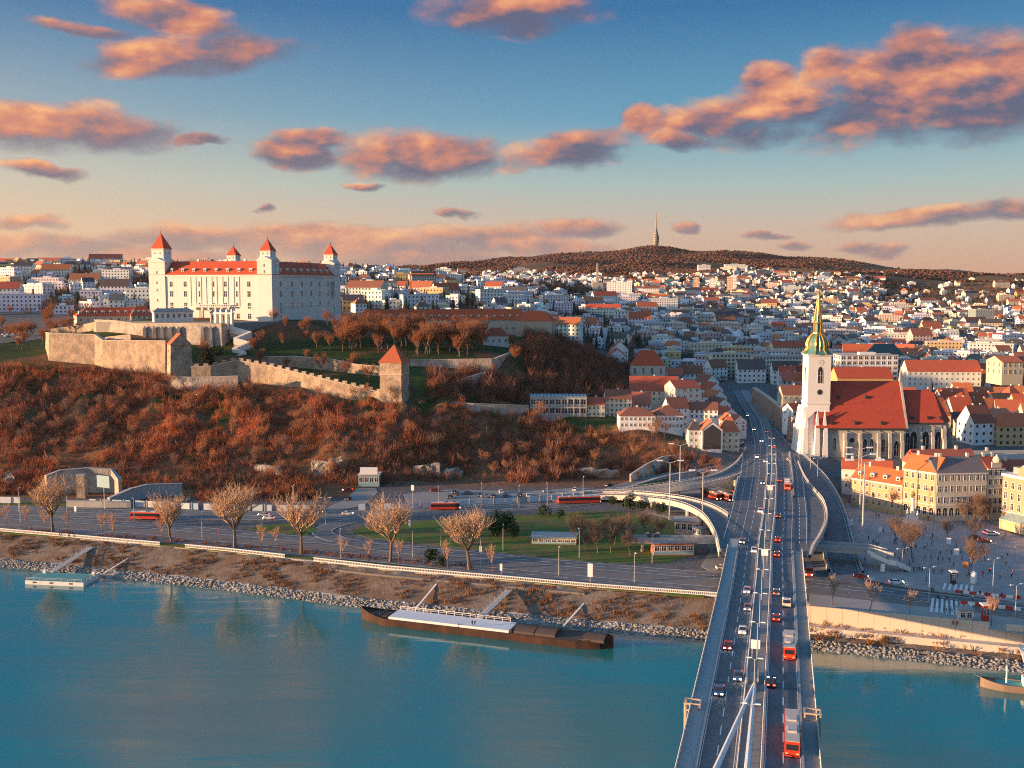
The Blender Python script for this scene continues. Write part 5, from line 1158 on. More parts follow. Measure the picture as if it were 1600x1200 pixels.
for (px, py), cn in spots_in: car(f'{cn} car with lit headlights driving over the bridge towards the river', *on_bridge(px, py), RB + math.pi, BCOL[cn], group='cars driving riverwards on the bridge')
spots_out = [((1214, 868), 'red'), ((1215, 845), 'red'), ((1216, 808), 'black'), ((1218, 752), 'red'), ((1213, 928), 'grey'), ((1213, 968), 'red'), ((1205, 1070), 'black'), ((1208, 700), 'grey'), ((1198, 676), 'black')]
for (px, py), cn in spots_out: car(f'{cn} car with glowing tail lights driving over the bridge into town', *on_bridge(px, py), RB, BCOL[cn], group='cars driving townwards on the bridge')
car('pale van-like car between the two red buses on the bridge', *on_bridge(1229, 945), RB, (.72, .64, .56), scale=1.25)
x, y, z = on_bridge(1233, 1018); bus('red bus beside the white signboard on the bridge', x, y, z, RB)
x, y, z = on_bridge(1237, 1158); bus('red bus beside the stay cables on the bridge', x, y, z, RB, length=14)
x, y, z = on_bridge(1230, 762); bus('pale-sided red bus on the bridge approach near the loop ramp', x, y, z, RB, (.50, .12, .08), roofc=(.6, .55, .5))
def rd_at(px, py, z=7.18): p = G(px, py, z); return p.x, p.y, z
bus('red bus passing the construction fence on the foot road', *rd_at(232, 811), R(-5), length=14); bus('red bus on the foot road beside the pale fence panels', *rd_at(696, 796), R(3))
bus('long red bus starting up the ramps', *rd_at(905, 786), R(7), length=18)
for k, (px, py) in enumerate(((1112, 778), (1131, 780))): bus('red bus parked under the ramp facing the kiosks', *rd_at(px, py), R(-70), group='buses parked under the ramp')
bus('red bus half hidden under the bridge approach', *rd_at(1166, 771), R(0))
bus('red and white minibus on the riverside road by the bridge pier', *rd_at(1262, 897), R(-100), length=7)
for (px, py, rz, cn, lb) in ((479, 801, 2, 'grey', 'grey car following on the foot road'), (543, 804, 2, 'white', 'white saloon on the foot road by the link road'), (496, 802, 2, 'silver', 'silver car on the foot road'), (420, 811, 182, 'white', 'white saloon waiting at the grass island'), (412, 806, 182, 'silver', 'small silver car behind the waiting saloon'),
        (1129, 889, 5, 'white', 'white car at the foot of the bridge pier'), (543, 767, 200, 'red', 'orange car parked by the quarry drive'), (544, 781, 80, 'black', 'dark van parked at the drive gate'),
        (1345, 903, -20, 'red', 'orange car turning into the riverside road'), (1400, 912, -6, 'white', 'white car crossing in front of the square'), (1545, 834, 2, 'white', 'white saloon parked beside the hotel'), (1538, 847, -25, 'red', 'red hatchback parked on the square'), (1550, 836, 2, 'silver', 'silver saloon parked beside the white one'), (1523, 842, -20, 'black', 'black car parked on the square by the flower tubs'),
        (1013, 738, 25, 'black', 'dark car climbing the slope road'), (1083, 723, 20, 'black', 'dark car higher on the slope road by the graffiti'), (952, 760, 40, 'black', 'dark car at the bottom of the slope road')):
    zz = 7.2 if py > 745 else 10 if px < 1050 else 12
    if px > 1440: zz = 7.36
    car(lb, *rd_at(px, py, zz), R(rz), BCOL[cn], lit=cn != 'black')
for k, (px, py, cn) in enumerate(((710, 771, 'black'), (715, 773, 'black'), (731, 772, 'grey'), (703, 778, 'black'), (750, 775, 'black'), (759, 777, 'silver'), (771, 777, 'black'), (783, 770, 'white'), (791, 777, 'blue'), (812, 775, 'black'), (825, 776, 'white'), (856, 769, 'silver'), (898, 766, 'white'), (892, 774, 'green'), (680, 768, 'red'))):
    car(f'{cn} car parked on the gravel lot under the rocks', *rd_at(px, py, 7.2), R([80, 95, 10][k % 3]), BCOL[cn], lit=False, group='cars parked under the rocks')
for k, (px, py) in enumerate(((1158, 693), (1160, 698), (1159, 703), (1161, 708))): car(['white', 'black', 'silver', 'grey'][k] + ' car parked beside the gabled end house', *rd_at(px, py, 15.6), R(60), BCOL[['white', 'black', 'silver', 'grey'][k]], lit=False, group='cars parked by the gabled end house')
# ------------------------------------------------------------------ hillside quarter below the castle (hand-placed)
WHT = (.80, .80, .80); CR2 = (.66, .62, .48); PNK = (.62, .46, .40); GRY = (.45, .44, .43)
BRN = (.25, .10, .065); ORG = (.48, .15, .075); DRK = (.10, .085, .085); TIL = (.41, .095, .052)
USED = []
def place(name, label, cat, px0, px1, pyb, pye, pyr, d, dep, rz=0, roof='gable', axis='x', wc=WHT, rc=TIL, rows=2, cs=4, ce=2, chim=1, group=None, detail=2, wsz=(1.0, 1.4), base=6):
    """house whose front spans px0..px1 in the photo, base/eave/ridge at those heights, at distance d"""
    a, b_ = D(px0, pyb, d), D(px1, pyb, d); w = (b_.x - a.x); zb = a.z; h = D(px0, pye, d).z - zb; rh = max(.5, D(px0, pyr, d + dep / 2).z - zb - h)
    USED.append(((a.x + b_.x) / 2, d + dep / 2, max(w, dep) * .55))
    return house(name, label, cat, group, (a.x + b_.x) / 2, d + dep / 2, zb, w, dep, h, R(rz), roof, rh, wc, rc, rows, cs, ce, detail, axis, chim, base, wsz=wsz)
cf = place('concrete_frame_house', 'unfinished grey concrete frame house with ribbed metal roof', 'house', 829, 917, 650, 622, 612, 556, 14, -2, 'flat', wc=(.46, .45, .43), rc=(.42, .44, .46), rows=2, cs=9, ce=2, chim=0, wsz=(2.4, 2.6))
m = MB()
for i in range(10): m.box(-15.2 + i * 3.38 - .2, -15.2 + i * 3.38 + .2, -7.9, -7.2, -1, 9.6)
m.box(-15.6, 15.6, -7.95, -7.25, 4.5, 5.0); m.build('concrete_frame', 'concrete', cf)
m = MB()
for i in range(16): m.box(-15.4 + i * 2.0, -14.6 + i * 2.0, -7.6, 7.2, 10.4, 10.75)
m.build('roof_ribs', 'grey_metal', cf)['kind'] = 'stuff'
place('cottage', 'small cream cottage with brown roof between frame house and tall house', 'house', 918, 945, 652, 632, 621, 556, 10, 0, rc=TIL, wc=CR2, cs=4)
place('tall_house', 'tall pale yellow house with brown roof and skylights', 'house', 946, 987, 652, 623, 609, 560, 13, 0, rc=BRN, wc=CR2, rows=4, cs=6)
place('red_tile_house', 'white house with light red roof beside the tall pale yellow house', 'house', 987, 1019, 650, 632, 613, 575, 14, -8, rc=(.46, .14, .09), wc=WHT, rows=3, cs=5)
place('corner_villa', 'white angled house with brown hip roof above the thicket', 'house', 968, 1024, 669, 650, 636, 524, 13, 0, 'hip', rc=BRN, wc=WHT, rows=2, cs=8)
place('rounded_house', 'white house with brown roof and long dormers above the thicket', 'house', 1024, 1066, 671, 649, 633, 527, 14, 4, 'hip', rc=BRN, wc=WHT, rows=2, cs=7)
place('narrow_gable_house', 'narrow white house with brown gable roof behind the long dormers', 'house', 1041, 1074, 668, 637, 621, 545, 10, 12, rc=BRN, wc=WHT, rows=3, cs=3)
place('long_red_house', 'long house with broad red roof and twin white gables', 'house', 986, 1062, 628, 610, 588, 610, 18, -6, rc=TIL, wc=CR2, rows=2, cs=9)
place('cream_gable_house', 'cream gabled house showing a wide blank gable end', 'house', 1048, 1090, 640, 606, 594, 590, 16, 14, rc=TIL, wc=(.68, .66, .56), rows=4, cs=4)
place('brown_long_house', 'low white house with long brown roof near the road', 'house', 1074, 1124, 655, 640, 628, 548, 12, -10, rc=BRN, wc=WHT, rows=2, cs=7)
place('dark_turret_house', 'pale grey house with dark turret roof at the hill foot', 'house', 1076, 1098, 714, 672, 658, 508, 10, 0, 'hip', rc=DRK, wc=(.58, .58, .58), rows=4, cs=3)
gwh = place('gable_wall_house', 'tall house whose gable wall carries a big dark panel', 'house', 1096, 1128, 715, 672, 656, 505, 13, 0, 'gable', 'y', rc=ORG, wc=(.70, .74, .78), rows=3, cs=0, ce=3)
MB().box(-4.4, 4.4, -6.62, -6.5, 4.2, 13.4).add([(-4.4, -6.62, 13.4), (4.4, -6.62, 13.4), (0, -6.62, 16.6)], [(0, 1, 2)]).build('dark_panel', 'dark_metal', gwh)
MB().box(-4.7, 4.7, -6.7, -6.5, .2, 4.0).build('painted_band', 'white_stone', gwh)
place('orange_roof_house', 'cream house with orange hip roof at the bend of the city road', 'house', 1128, 1157, 712, 675, 650, 512, 14, -6, 'hip', rc=ORG, wc=CR2, rows=4, cs=3, ce=3)
for i, (px, py, d) in enumerate(((1152, 672, 556), (1138, 660, 575), (1128, 646, 600), (1122, 634, 630), (1116, 622, 665), (1110, 610, 705))):
    place('gable_row_house', ['white gable house at the lower end of the row beside the city road', 'white gable house, second of the row beside the city road', 'white gable house, third of the row beside the city road', 'white gable house, fourth of the row beside the city road', 'white gable house, fifth of the row beside the city road', 'white gable house at the top of the row beside the city road'][i], 'house', px - 15, px + 9, py + 3, py - 13, py - 25, d, 15, 20, 'gable', 'y', rc=[ORG, TIL, BRN][i % 3], wc=WHT, rows=3, cs=2, ce=4, group='gabled houses in the row beside the city road')
# convent church
cc = place('convent_church', 'plain cream convent church with steep red roof and dark turret', 'church', 986, 1040, 590, 571, 547, 715, 17, -3, 'hip', rc=(.50, .09, .04), wc=(.60, .54, .44), rows=1, cs=4, ce=2, chim=0, wsz=(1.2, 4))
MB().box(-13.2, -9.2, -3, 1, 6, 21).lathe([(2.8, 21), (2.2, 23), (1.2, 25), (1.0, 27), (.1, 30)], 8, (-11.2, -1)).build('bell_turret', 'dark_metal', cc)
def slab(name, label, px0, px1, pyb, pyt, d, dep, wc, rows, cols, cat='office block', rz=0, rc=(.42, .42, .42), frame=None, chim=1):
    o = place(name, label, cat, px0, px1, pyb, pyt, pyt - 1, d, dep, rz, 'flat', wc=wc, rc=rc, rows=rows, cs=cols, ce=3, chim=chim, detail=2, wsz=((D(px1, pyb, d).x - D(px0, pyb, d).x) / cols * .62, 2.2)); return o
slab('grid_office', 'wide office block with white window grid facade', 1176, 1262, 596, 557, 850, 16, (.60, .62, .64), 6, 17)
slab('cream_block', 'cream flat-roofed block with rows of square windows', 1112, 1172, 590, 554, 860, 18, (.66, .63, .46), 6, 10)
slab('terrace_hotel', 'white stepped hotel block behind the cathedral', 1312, 1402, 604, 556, 720, 16, (.72, .73, .74), 6, 10)
slab('white_terrace_block', 'white terraced block next to the dark green hip roof', 1400, 1432, 600, 562, 730, 14, (.72, .73, .74), 5, 4)
o = place('green_roof_hall', 'hall with big dark green hipped roof', 'hall', 1352, 1425, 590, 572, 537, 860, 26, 0, 'hip', wc=(.5, .5, .5), rc=(.055, .11, .12), rows=2, cs=8, chim=0)
slab('glass_tower', 'teal glass office tower at the foot of the vineyards', 1523, 1552, 530, 484, 1500, 26, (.16, .26, .28), 9, 8, chim=1)
slab('teal_block', 'low teal glazed block beside the glass tower', 1545, 1590, 528, 505, 1480, 22, (.30, .40, .40), 5, 9)
tc_ = place('twin_tower_church', 'cream baroque church front with red roof behind the old town', 'church', 1563, 1597, 588, 566, 556, 680, 20, 4, 'gable', 'x', wc=(.60, .52, .36), rc=ORG, rows=2, cs=4, ce=3, chim=0, wsz=(1.4, 3.5))
place('orange_hall', 'long orange plastered hall with red roof behind the cathedral', 'hall', 1308, 1395, 604, 590, 574, 600, 15, 0, wc=(.62, .36, .16), rc=(.44, .08, .04), rows=1, cs=7)
place('university_house', 'long cream house with red roof left of the cathedral spire', 'building', 1208, 1272, 548, 542, 533, 1010, 18, 0, wc=(.66, .58, .44), rc=TIL, rows=2, cs=14, detail=1)
place('long_red_roof', 'long white house with red roof and skylights in the old town', 'house', 1420, 1532, 604, 580, 563, 700, 16, -4, wc=(.66, .70, .66), rc=TIL, rows=3, cs=14, detail=2)
place('rampart_house', 'old house with dark roof behind the brick rampart', 'house', 1222, 1264, 648, 616, 602, 600, 12, 0, wc=(.46, .42, .34), rc=BRN, rows=3, cs=5)
place('low_red_house', 'low house with red roof below the rampart', 'house', 1232, 1262, 664, 640, 630, 560, 10, 18, wc=WHT, rc=TIL, rows=2, cs=4)
# brick town rampart
mat('old_brick', (.30, .16, .11), .95, .35, .8, .1, col2=(.40, .32, .25))
def zg(px, py, d): return D(px, py, d)
wallrun('town_rampart', 'old brick and stone town rampart along the city road', [(D(px, py, d).x, d, D(px, py, d).z - 4, D(px, pt, d).z) for px, py, pt, d in ((1178, 628, 606, 720), (1196, 645, 618, 655), (1214, 660, 632, 612), (1236, 680, 650, 560), (1256, 696, 664, 530))], 2.5, 'old_brick', batter=.05)
# ------------------------------------------------------------------ memorial, mast, skyline blocks
mem = thing('hilltop_memorial', 'tall stone memorial pillar with statue on the hill', 'memorial', D(933, 458, 1950))
zb = -6; top = D(933, 404, 1950).z - mem.location.z
m = MB(); m.box(-14, 14, -12, 12, zb, 6); m.box(-10, 10, -9, 9, 6, 20); m.build('base_hall', 'concrete', mem)
MB().frus(0, 0, 20, top - 9, 2.6, 2.6, 1.5, 1.5).build('pillar', 'concrete', mem)
MB().frus(0, 0, top - 9, top - 5, 1.0, .8, 1.3, 1.0).lathe([(.5, top - 5), (.8, top - 4.3), (.5, top - 3.6), (.1, top - 3.4)], 8).tube((.6, 0, top - 5.5), (1.6, 0, top - 1), .4, .2).build('statue', 'dark_metal', mem)
tv = thing('television_tower', 'slender television tower with bulging body on the wooded ridge', 'tower', D(1025, 390, 5190) - Vector((0, 0, 5)))
H_ = 187
mat('tower_steel', (.13, .125, .13), .5, .3, .08, metal=.2)
MB().lathe([(8, -5), (8, 20), (13, 40), (15, 62), (11, 78), (7, 95), (5, 110)], 12).build('body', 'tower_steel', tv)
for z, r_ in ((35, 14.5), (46, 15.5), (57, 16.5), (70, 14.5), (84, 11.5)): MB().lathe([(r_, z), (r_, z + 3)], 12).build('gallery', 'buff_steel', tv)
MB().lathe([(3.6, 108), (3.2, 150), (2.2, 152), (1.6, H_)], 8).build('antenna', 'old_brick', tv)
sk = thing('skyline_block', 'boxy tan apartment block on the far hilltop', 'building', D(186, 424, 1600) - Vector((0, 0, 2)), R(-15))
MB().box(-9, 9, -9, 9, -8, 19).box(9, 24, -7, 7, -8, 17).build('wall', 'plaster', sk, color=(.55, .42, .30))
q = MB()
for k in range(4):
    for i in range(6): q.box(-8 + i * 2.9, -6 + i * 2.9, -9.06, -8.9, 1 + k * 4.4, 3 + k * 4.4)
q.build('window_rows', 'glass', sk)['kind'] = 'stuff'
MB().tube((4, 0, 19), (4, 0, 27), .3, .1).build('antenna', 'dark_metal', sk)
crn = thing('tower_crane', 'orange tower crane over the hillside villas', 'crane', D(642, 465, 1150), 0)
mat('crane_orange', (.60, .22, .06), .6, .1, 1)
MB().box(-.9, .9, -.9, .9, -4, 26).build('mast', 'crane_orange', crn); MB().box(-8, 26, -.5, .5, 26, 27).build('jib', 'crane_orange', crn)
for (px, py, pt, d, nm) in ((1143, 450, 429, 2450, 'first'), (1164, 452, 431, 2450, 'second'), (1112, 448, 432, 2500, 'third'), (1062, 447, 434, 2500, 'fourth'), (985, 447, 428, 2200, 'x')):
    pass
for i, (px, pb, pt, d, lb) in enumerate(((1113, 456, 436, 2350, 'pale tower block beside the hill scrub'), (1140, 462, 433, 2350, 'orange lit tower block on the far hillside'), (1146, 448, 430, 2500, 'tall pale tower block above the far villas'), (1088, 450, 434, 2400, 'short tower block among lit hillside houses'), (968, 466, 441, 1650, 'big white block under the memorial'))):
    w = 13 if i < 4 else 40
    p = D(px, pb, d); house('tower_block', lb, 'tower block', None, p.x, p.y, p.z, w, 14, D(px, pt, d).z - p.z, R(-10), 'flat', 1, WHT if i % 2 == 0 else (.66, .46, .34), (.6, .6, .6), 8, 4 if w < 20 else 10, 3, 1, 'x', 1, 8); USED.append((p.x, p.y, w))
sch = [(1148, 418, 3300, 66), (1100, 419, 3300, 40), (790, 437, 2600, 80), (985, 470, 1500, 26), (1036, 478, 1450, 40)]
for i, (px, py, d, w) in enumerate(sch):
    p = D(px, py, d); p.z = max(p.z, H(p.x, p.y)) ; house('long_white_block', ['wide white block high on the forest edge', 'lower white block beside the wide one on the forest edge', 'long sunlit white hall on the ridge', 'white stepped villa block under the memorial trees', 'white terraced block in the middle of the hillside'][i], 'building', None, p.x, p.y, p.z, w, 14, 10, 0, 'flat', 1, WHT, (.66, .64, .6), 3, 12, 3, 1, 'x', 1, 10); USED.append((p.x, p.y, w * .6))
# ------------------------------------------------------------------ the rest of the town
U = np.array(USED)
axy = np.array(AX)
def free(x, y, r, pts):
    if x < 118 and y < 845 and x > -330 and not (x > 62 and y > 640): return False
    if y < 560 and x < 240: return False
    if 140 < x < 232 and 495 < y < 540: return False
    if y < 830 and abs(x - np.interp(y, axy[:, 1], axy[:, 0])) < 26 + r: return False
    if abs(x + 200) < 75 and 690 < y < 830: return False
    if len(U) and np.any(np.hypot(U[:, 0] - x, U[:, 1] - y) < U[:, 2] + r): return False
    return True
cand = []
grid = {}
def try_add(x, y, w, d, h, rz, kind):
    r = max(w, d) * .5; k = (int(x // 45), int(y // 45))
    for i in (-1, 0, 1):
        for j in (-1, 0, 1):
            for (x2, y2, r2) in grid.get((k[0] + i, k[1] + j), ()):
                if math.hypot(x - x2, y - y2) < (r + r2) * .93: return
    if not free(x, y, r * .8, None): return
    grid.setdefault(k, []).append((x, y, r)); cand.append([x, y, w, d, h, rz, kind])
rr = random.Random(21)
# old town: tight rows
for row in range(14):
    y = 545 + row * 21
    x = 150 + rr.random() * 10
    while x < 0.62 * y + 40:
        w = rr.uniform(12, 24); dd_ = rr.uniform(10, 13)
        if rr.random() < .4: w, dd_ = dd_, rr.uniform(13, 19)
        try_add(x + w / 2, y + rr.uniform(-3, 3), w, dd_, rr.uniform(8, 13), R(rr.choice((-14, -8, -4, 2, 6, 12))), 'old')
        x += w * rr.uniform(.98, 1.15)
# the inner town below the hills
for _ in range(2800):
    y = rr.uniform(800, 1500); x = rr.uniform(-.58 * y, .62 * y); z = None
    if x < 110 and y < 860: continue
    if x < .12 * y and rr.random() < .58: continue
    if rr.random() < .3: try_add(x, y, rr.uniform(18, 42), rr.uniform(12, 17), rr.uniform(9, 17), R(rr.uniform(-25, 25)), 'block')
    else: try_add(x, y, rr.uniform(10, 18), rr.uniform(9, 13), rr.uniform(6, 11), R(rr.uniform(-35, 35)), 'villa')
for _ in range(1700):
    y = rr.uniform(790, 1450); x = rr.uniform(.10 * y, .62 * y)
    if rr.random() < .5: try_add(x, y, rr.uniform(18, 40), rr.uniform(12, 16), rr.uniform(8, 14), R(rr.choice((-8, -4, 3, 8, 80, 86))), 'block')
    else: try_add(x, y, rr.uniform(11, 18), rr.uniform(10, 13), rr.uniform(7, 11), R(rr.choice((-8, -4, 3, 8, 80, 86))), 'villa')
for _ in range(6500):
    y = rr.uniform(1400, 3400) ; x = rr.uniform(-.57 * y, .6 * y)
    if -.2 * y < x < .13 * y and rr.random() < .4: continue
    k = float(vnoise(np.array([x + 5000]), np.array([y]), 320, 4)[0])
    if k < .30 + .22 * max(0, (y - 2600) / 800): continue
    if x > .36 * y and y > 2200 and rr.random() < .75: continue
    if rr.random() < .16: try_add(x, y, rr.uniform(20, 50), rr.uniform(12, 16), rr.uniform(8, 16), R(rr.uniform(-20, 20)), 'block')
    else: try_add(x, y, rr.uniform(10, 19), rr.uniform(9, 13), rr.uniform(6, 10.5), R(rr.uniform(-40, 40)), 'villa')
ca_ = np.array([c[:6] for c in cand], float); zz_ = hgt(ca_[:, 0], ca_[:, 1])
# which of them can be seen past the ground and the castle
def visible(x, y, z):
    v = np.ones(len(x), bool)
    for t in np.linspace(.12, .96, 26):
        gz_ = hgt(x * t, y * t); rz_ = CAM_Z + (z - CAM_Z) * t; v &= gz_ < rz_ + .5
    px = 800 + 1600 * x / y
    py = 445 + 1600 * (CAM_Z - z) / y
    v &= ~((px > 236) & (px < 530) & (py > 436) & (py < 505) & (y > 830))
    v &= (px > -60) & (px < 1660)
    return v
vis = visible(ca_[:, 0], ca_[:, 1], zz_ + ca_[:, 4] + 2)
order = [i for i in np.argsort(ca_[:, 1]) if vis[i]]
WALLS = [('blue grey', (.48, .54, .60)), ('white', (.82, .82, .82)), ('white', (.76, .78, .80)), ('white', (.80, .80, .80)), ('cream', (.68, .62, .48)), ('pale grey', (.52, .52, .52)), ('pinkish', (.62, .48, .42)), ('ochre', (.60, .44, .24))]
ROOFS = [('red', TIL), ('red', (.42, .10, .05)), ('orange red', ORG), ('brown', BRN), ('dark', DRK), ('dark', (.15, .13, .13))]
def zone(x, y):
    px = 800 + 1600 * x / y
    if y < 900 and x > 140: return 'among the old town roofs' if y > 640 else 'behind the cathedral choir'
    if px < 236: return 'on the hillside west of the castle' if y > 1000 else 'below the castle on its west side'
    if px < 720: return 'on the slope behind the barracks'
    if px < 1000: return 'on the slope under the memorial' if y > 1000 else 'in the valley below the barracks'
    if px < 1290: return 'in the valley beyond the grid office' if y < 1500 else 'on the far slope under the ridge'
    return 'in the flat town beyond the cathedral' if y < 1700 else 'under the vineyard hill'
cnt = {'old': 0, 'block': 0, 'villa': 0}
FAR = {'v': [], 'f': [], 'c': []}
def far_house(x, y, z, w, d, h, rz, roof, rh, wc, rc):
    c_, s_ = math.cos(rz), math.sin(rz); V, F, Cc = FAR['v'], FAR['f'], FAR['c']
    def add(vs, fs, col):
        n = len(V)
        for (a, b_, e) in vs: V.append((x + a * c_ - b_ * s_, y + a * s_ + b_ * c_, z + e)); Cc.append(col)
        for f in fs: F.append(tuple(i + n for i in f) if len(f) == 4 else (f[0] + n, f[1] + n, f[2] + n, f[2] + n))
    a, b_ = w / 2, d / 2
    add([(-a, -b_, -6), (a, -b_, -6), (a, b_, -6), (-a, b_, -6), (-a, -b_, h), (a, -b_, h), (a, b_, h), (-a, b_, h)], [(0, 1, 5, 4), (1, 2, 6, 5), (2, 3, 7, 6), (3, 0, 4, 7)] + ([(4, 5, 6, 7)] if roof == 'flat' else []), wc)
    if roof == 'flat': add([(-a * .5, -b_ * .5, h), (a * .4, -b_ * .5, h), (a * .4, b_ * .5, h), (-a * .5, b_ * .5, h), (-a * .5, -b_ * .5, h + 2.4), (a * .4, -b_ * .5, h + 2.4), (a * .4, b_ * .5, h + 2.4), (-a * .5, b_ * .5, h + 2.4)], [(0, 1, 5, 4), (1, 2, 6, 5), (2, 3, 7, 6), (3, 0, 4, 7), (4, 5, 6, 7)], wc)
    else:
        hp = min(a, b_) * .8 if roof == 'hip' else 0; e = .4
        add([(-a - e, -b_ - e, h), (a + e, -b_ - e, h), (a + e, b_ + e, h), (-a - e, b_ + e, h), (-a + hp, 0, h + rh), (a - hp, 0, h + rh)], [(0, 1, 5, 4), (2, 3, 4, 5)], rc)
        add([(-a, -b_, h), (a, -b_, h), (a, b_, h), (-a, b_, h), (-a + hp, 0, h + rh), (a - hp, 0, h + rh)], [(1, 2, 5), (3, 0, 4)], rc if hp else wc)
    n = max(2, int(w / 3.4)); rows = max(1, int(h / 3.1)); g_ = (.05, .055, .06)
    for k in range(rows):
        zz0 = h * (k + .3) / rows
        for i in range(n):
            u = -a + (i + .5) * w / n; add([(u - .6, -b_ - .05, zz0), (u + .6, -b_ - .05, zz0), (u + .6, -b_ - .05, zz0 + 1.5), (u - .6, -b_ - .05, zz0 + 1.5)], [(0, 1, 2, 3)], g_)
        for sx in (-1, 1): add([(sx * (a + .05), -d * .2, zz0), (sx * (a + .05), d * .2, zz0), (sx * (a + .05), d * .2, zz0 + 1.4), (sx * (a + .05), -d * .2, zz0 + 1.4)], [(0, 1, 2, 3) if sx > 0 else (3, 2, 1, 0)], g_)
HOUSES_XY = []
for i in order:
    x, y, w, d_, h, rz, kind = cand[i]; z = float(zz_[i])
    z = min(z, H(x - w * .3, y - d_ * .3) + 1.0)
    wn, wc = rr.choice(WALLS[1:4] if x < .13 * y and rr.random() < .7 else WALLS[:6] if kind == 'villa' and y > 1000 else WALLS)
    wc = tuple(c_ * rr.uniform(.9, 1.04) for c_ in wc)
    if kind == 'old': rk, (rn, rc) = ('hip' if rr.random() < .3 else 'gable'), rr.choice(ROOFS[:5] + ROOFS[:2])
    elif kind == 'block': rk, (rn, rc) = ('flat', ('flat', (.55, .55, .54))) if rr.random() < .72 else ('gable', rr.choice(ROOFS[:5]))
    elif y > 850 and rr.random() < (.55 if x > .13 * y else .74): rk, (rn, rc) = 'flat', ('flat', (.58, .58, .57))
    else: rk, (rn, rc) = rr.choice(('gable', 'hip', 'gable')), rr.choice(ROOFS[2:])
    rc = tuple(c_ * rr.uniform(.85, 1.1) for c_ in rc)
    rh = d_ * rr.uniform(.34, .5) if kind != 'old' else d_ * rr.uniform(.48, .62)
    HOUSES_XY.append((x, y, max(w, d_)))
    lim = {'old': 150, 'block': 110, 'villa': 190}[kind]
    if cnt[kind] < lim and y < 1900:
        cnt[kind] += 1; size = 'long' if w > 26 else 'tall' if h > 11 else 'wide' if w > 16 else 'small' if w * d_ < 130 else 'mid-sized'
        nm = {'old': 'town_house', 'block': 'apartment_block', 'villa': 'villa'}[kind]
        rd = {'gable': rn + ' gable roof', 'hip': rn + ' hip roof', 'flat': 'flat roof'}[rk]
        lb = f"{size} {wn} {nm.replace('_', ' ')} with {rd} {zone(x, y)}"; lb = ' '.join(lb.split()[:16])
        rows = max(1, int(h / 3.1)); near = y < 720
        house(nm, lb, {'old': 'house', 'block': 'apartment block', 'villa': 'villa'}[kind], lb, x, y, z, w, d_, h, rz, rk, rh, wc, rc, rows, max(2, int(w / 3.3)), max(1, int(d_ / 4)), 1, 'x', 1 if rr.random() < .75 else 2, 7, wsz=(1.2, 1.5))
    else: far_house(x, y, z, w, d_, h, rz, rk, rh, wc, rc)
mat('far_houses', src='attr', rough=.8, var=.1, scale=.2)
F_ = np.array(FAR['f'], dtype=np.int32)
tri = F_[:, 2] == F_[:, 3]
me = bpy.data.meshes.new('distant_houses'); me.from_pydata(FAR['v'], [], [tuple(f[:3]) if t_ else tuple(f) for f, t_ in zip(F_.tolist(), tri)])
me.materials.append(MATS['far_houses']); at = me.color_attributes.new('Col', 'FLOAT_COLOR', 'POINT'); at.data.foreach_set('color', np.c_[np.array(FAR['c']), np.ones(len(FAR['c']))].astype(np.float32).ravel()); me.update()
tag(link('distant_houses', me), 'mass of small white and red-roofed houses covering the distant hills', 'houses', kind='stuff')
print('town', cnt, len(order), len(FAR['f']))
# ------------------------------------------------------------------ vegetation
mat('bark', (.17, .12, .085), .95, .25, 1.5)
mat('twig', src='attr', rough=.95, var=.12, scale=.5, spec=.1)
mat('needles', src='attr', rough=.9, var=.25, scale=.6, spec=.15)
def tree_segments(seed, height, up=.55, spread=.6, levels=5, kids=(5, 4, 4, 3, 3), trunk=.22, gnarl=.12):
    r = random.Random(seed); segs = []
    def grow(p, d, L, rad, lev):
        n = 2 if lev < 3 else 1; q = p.copy(); dd = d.copy()
        for i in range(n):
            dd = (dd + Vector((r.uniform(-1, 1), r.uniform(-1, 1), r.uniform(-.2, .6))) * gnarl).normalized(); e = q + dd * (L / n)
            segs.append((q.copy(), e.copy(), rad * (1 - .35 * i / n), rad * (1 - .35 * (i + 1) / n), lev)); q = e
            if lev >= levels: continue
            if i == n - 1 or lev > 0:
                k = kids[min(lev, len(kids) - 1)] if i == n - 1 else max(1, kids[min(lev, len(kids) - 1)] - 2)
                for j in range(k):
                    a = r.uniform(0, 2 * math.pi) if lev else 2 * math.pi * (j + r.uniform(-.2, .2)) / k
                    side = Vector((math.cos(a), math.sin(a), 0)); nd = (dd * (1 - spread * r.uniform(.6, 1.15)) + side * spread * r.uniform(.6, 1.1) + Vector((0, 0, up * r.uniform(.5, 1.1)))).normalized()
                    grow(q, nd, L * (r.uniform(.75, 1.15) if lev == 0 else r.uniform(.55, .82)), rad * .58, lev + 1)
    grow(Vector((0, 0, 0)), Vector((0, 0, 1)), height * .24, height * trunk * .09, 0)
    zmax = max(s[1].z for s in segs); k = height / zmax
    return [(a * k, b * k, r0, r1, l) for a, b, r0, r1, l in segs]
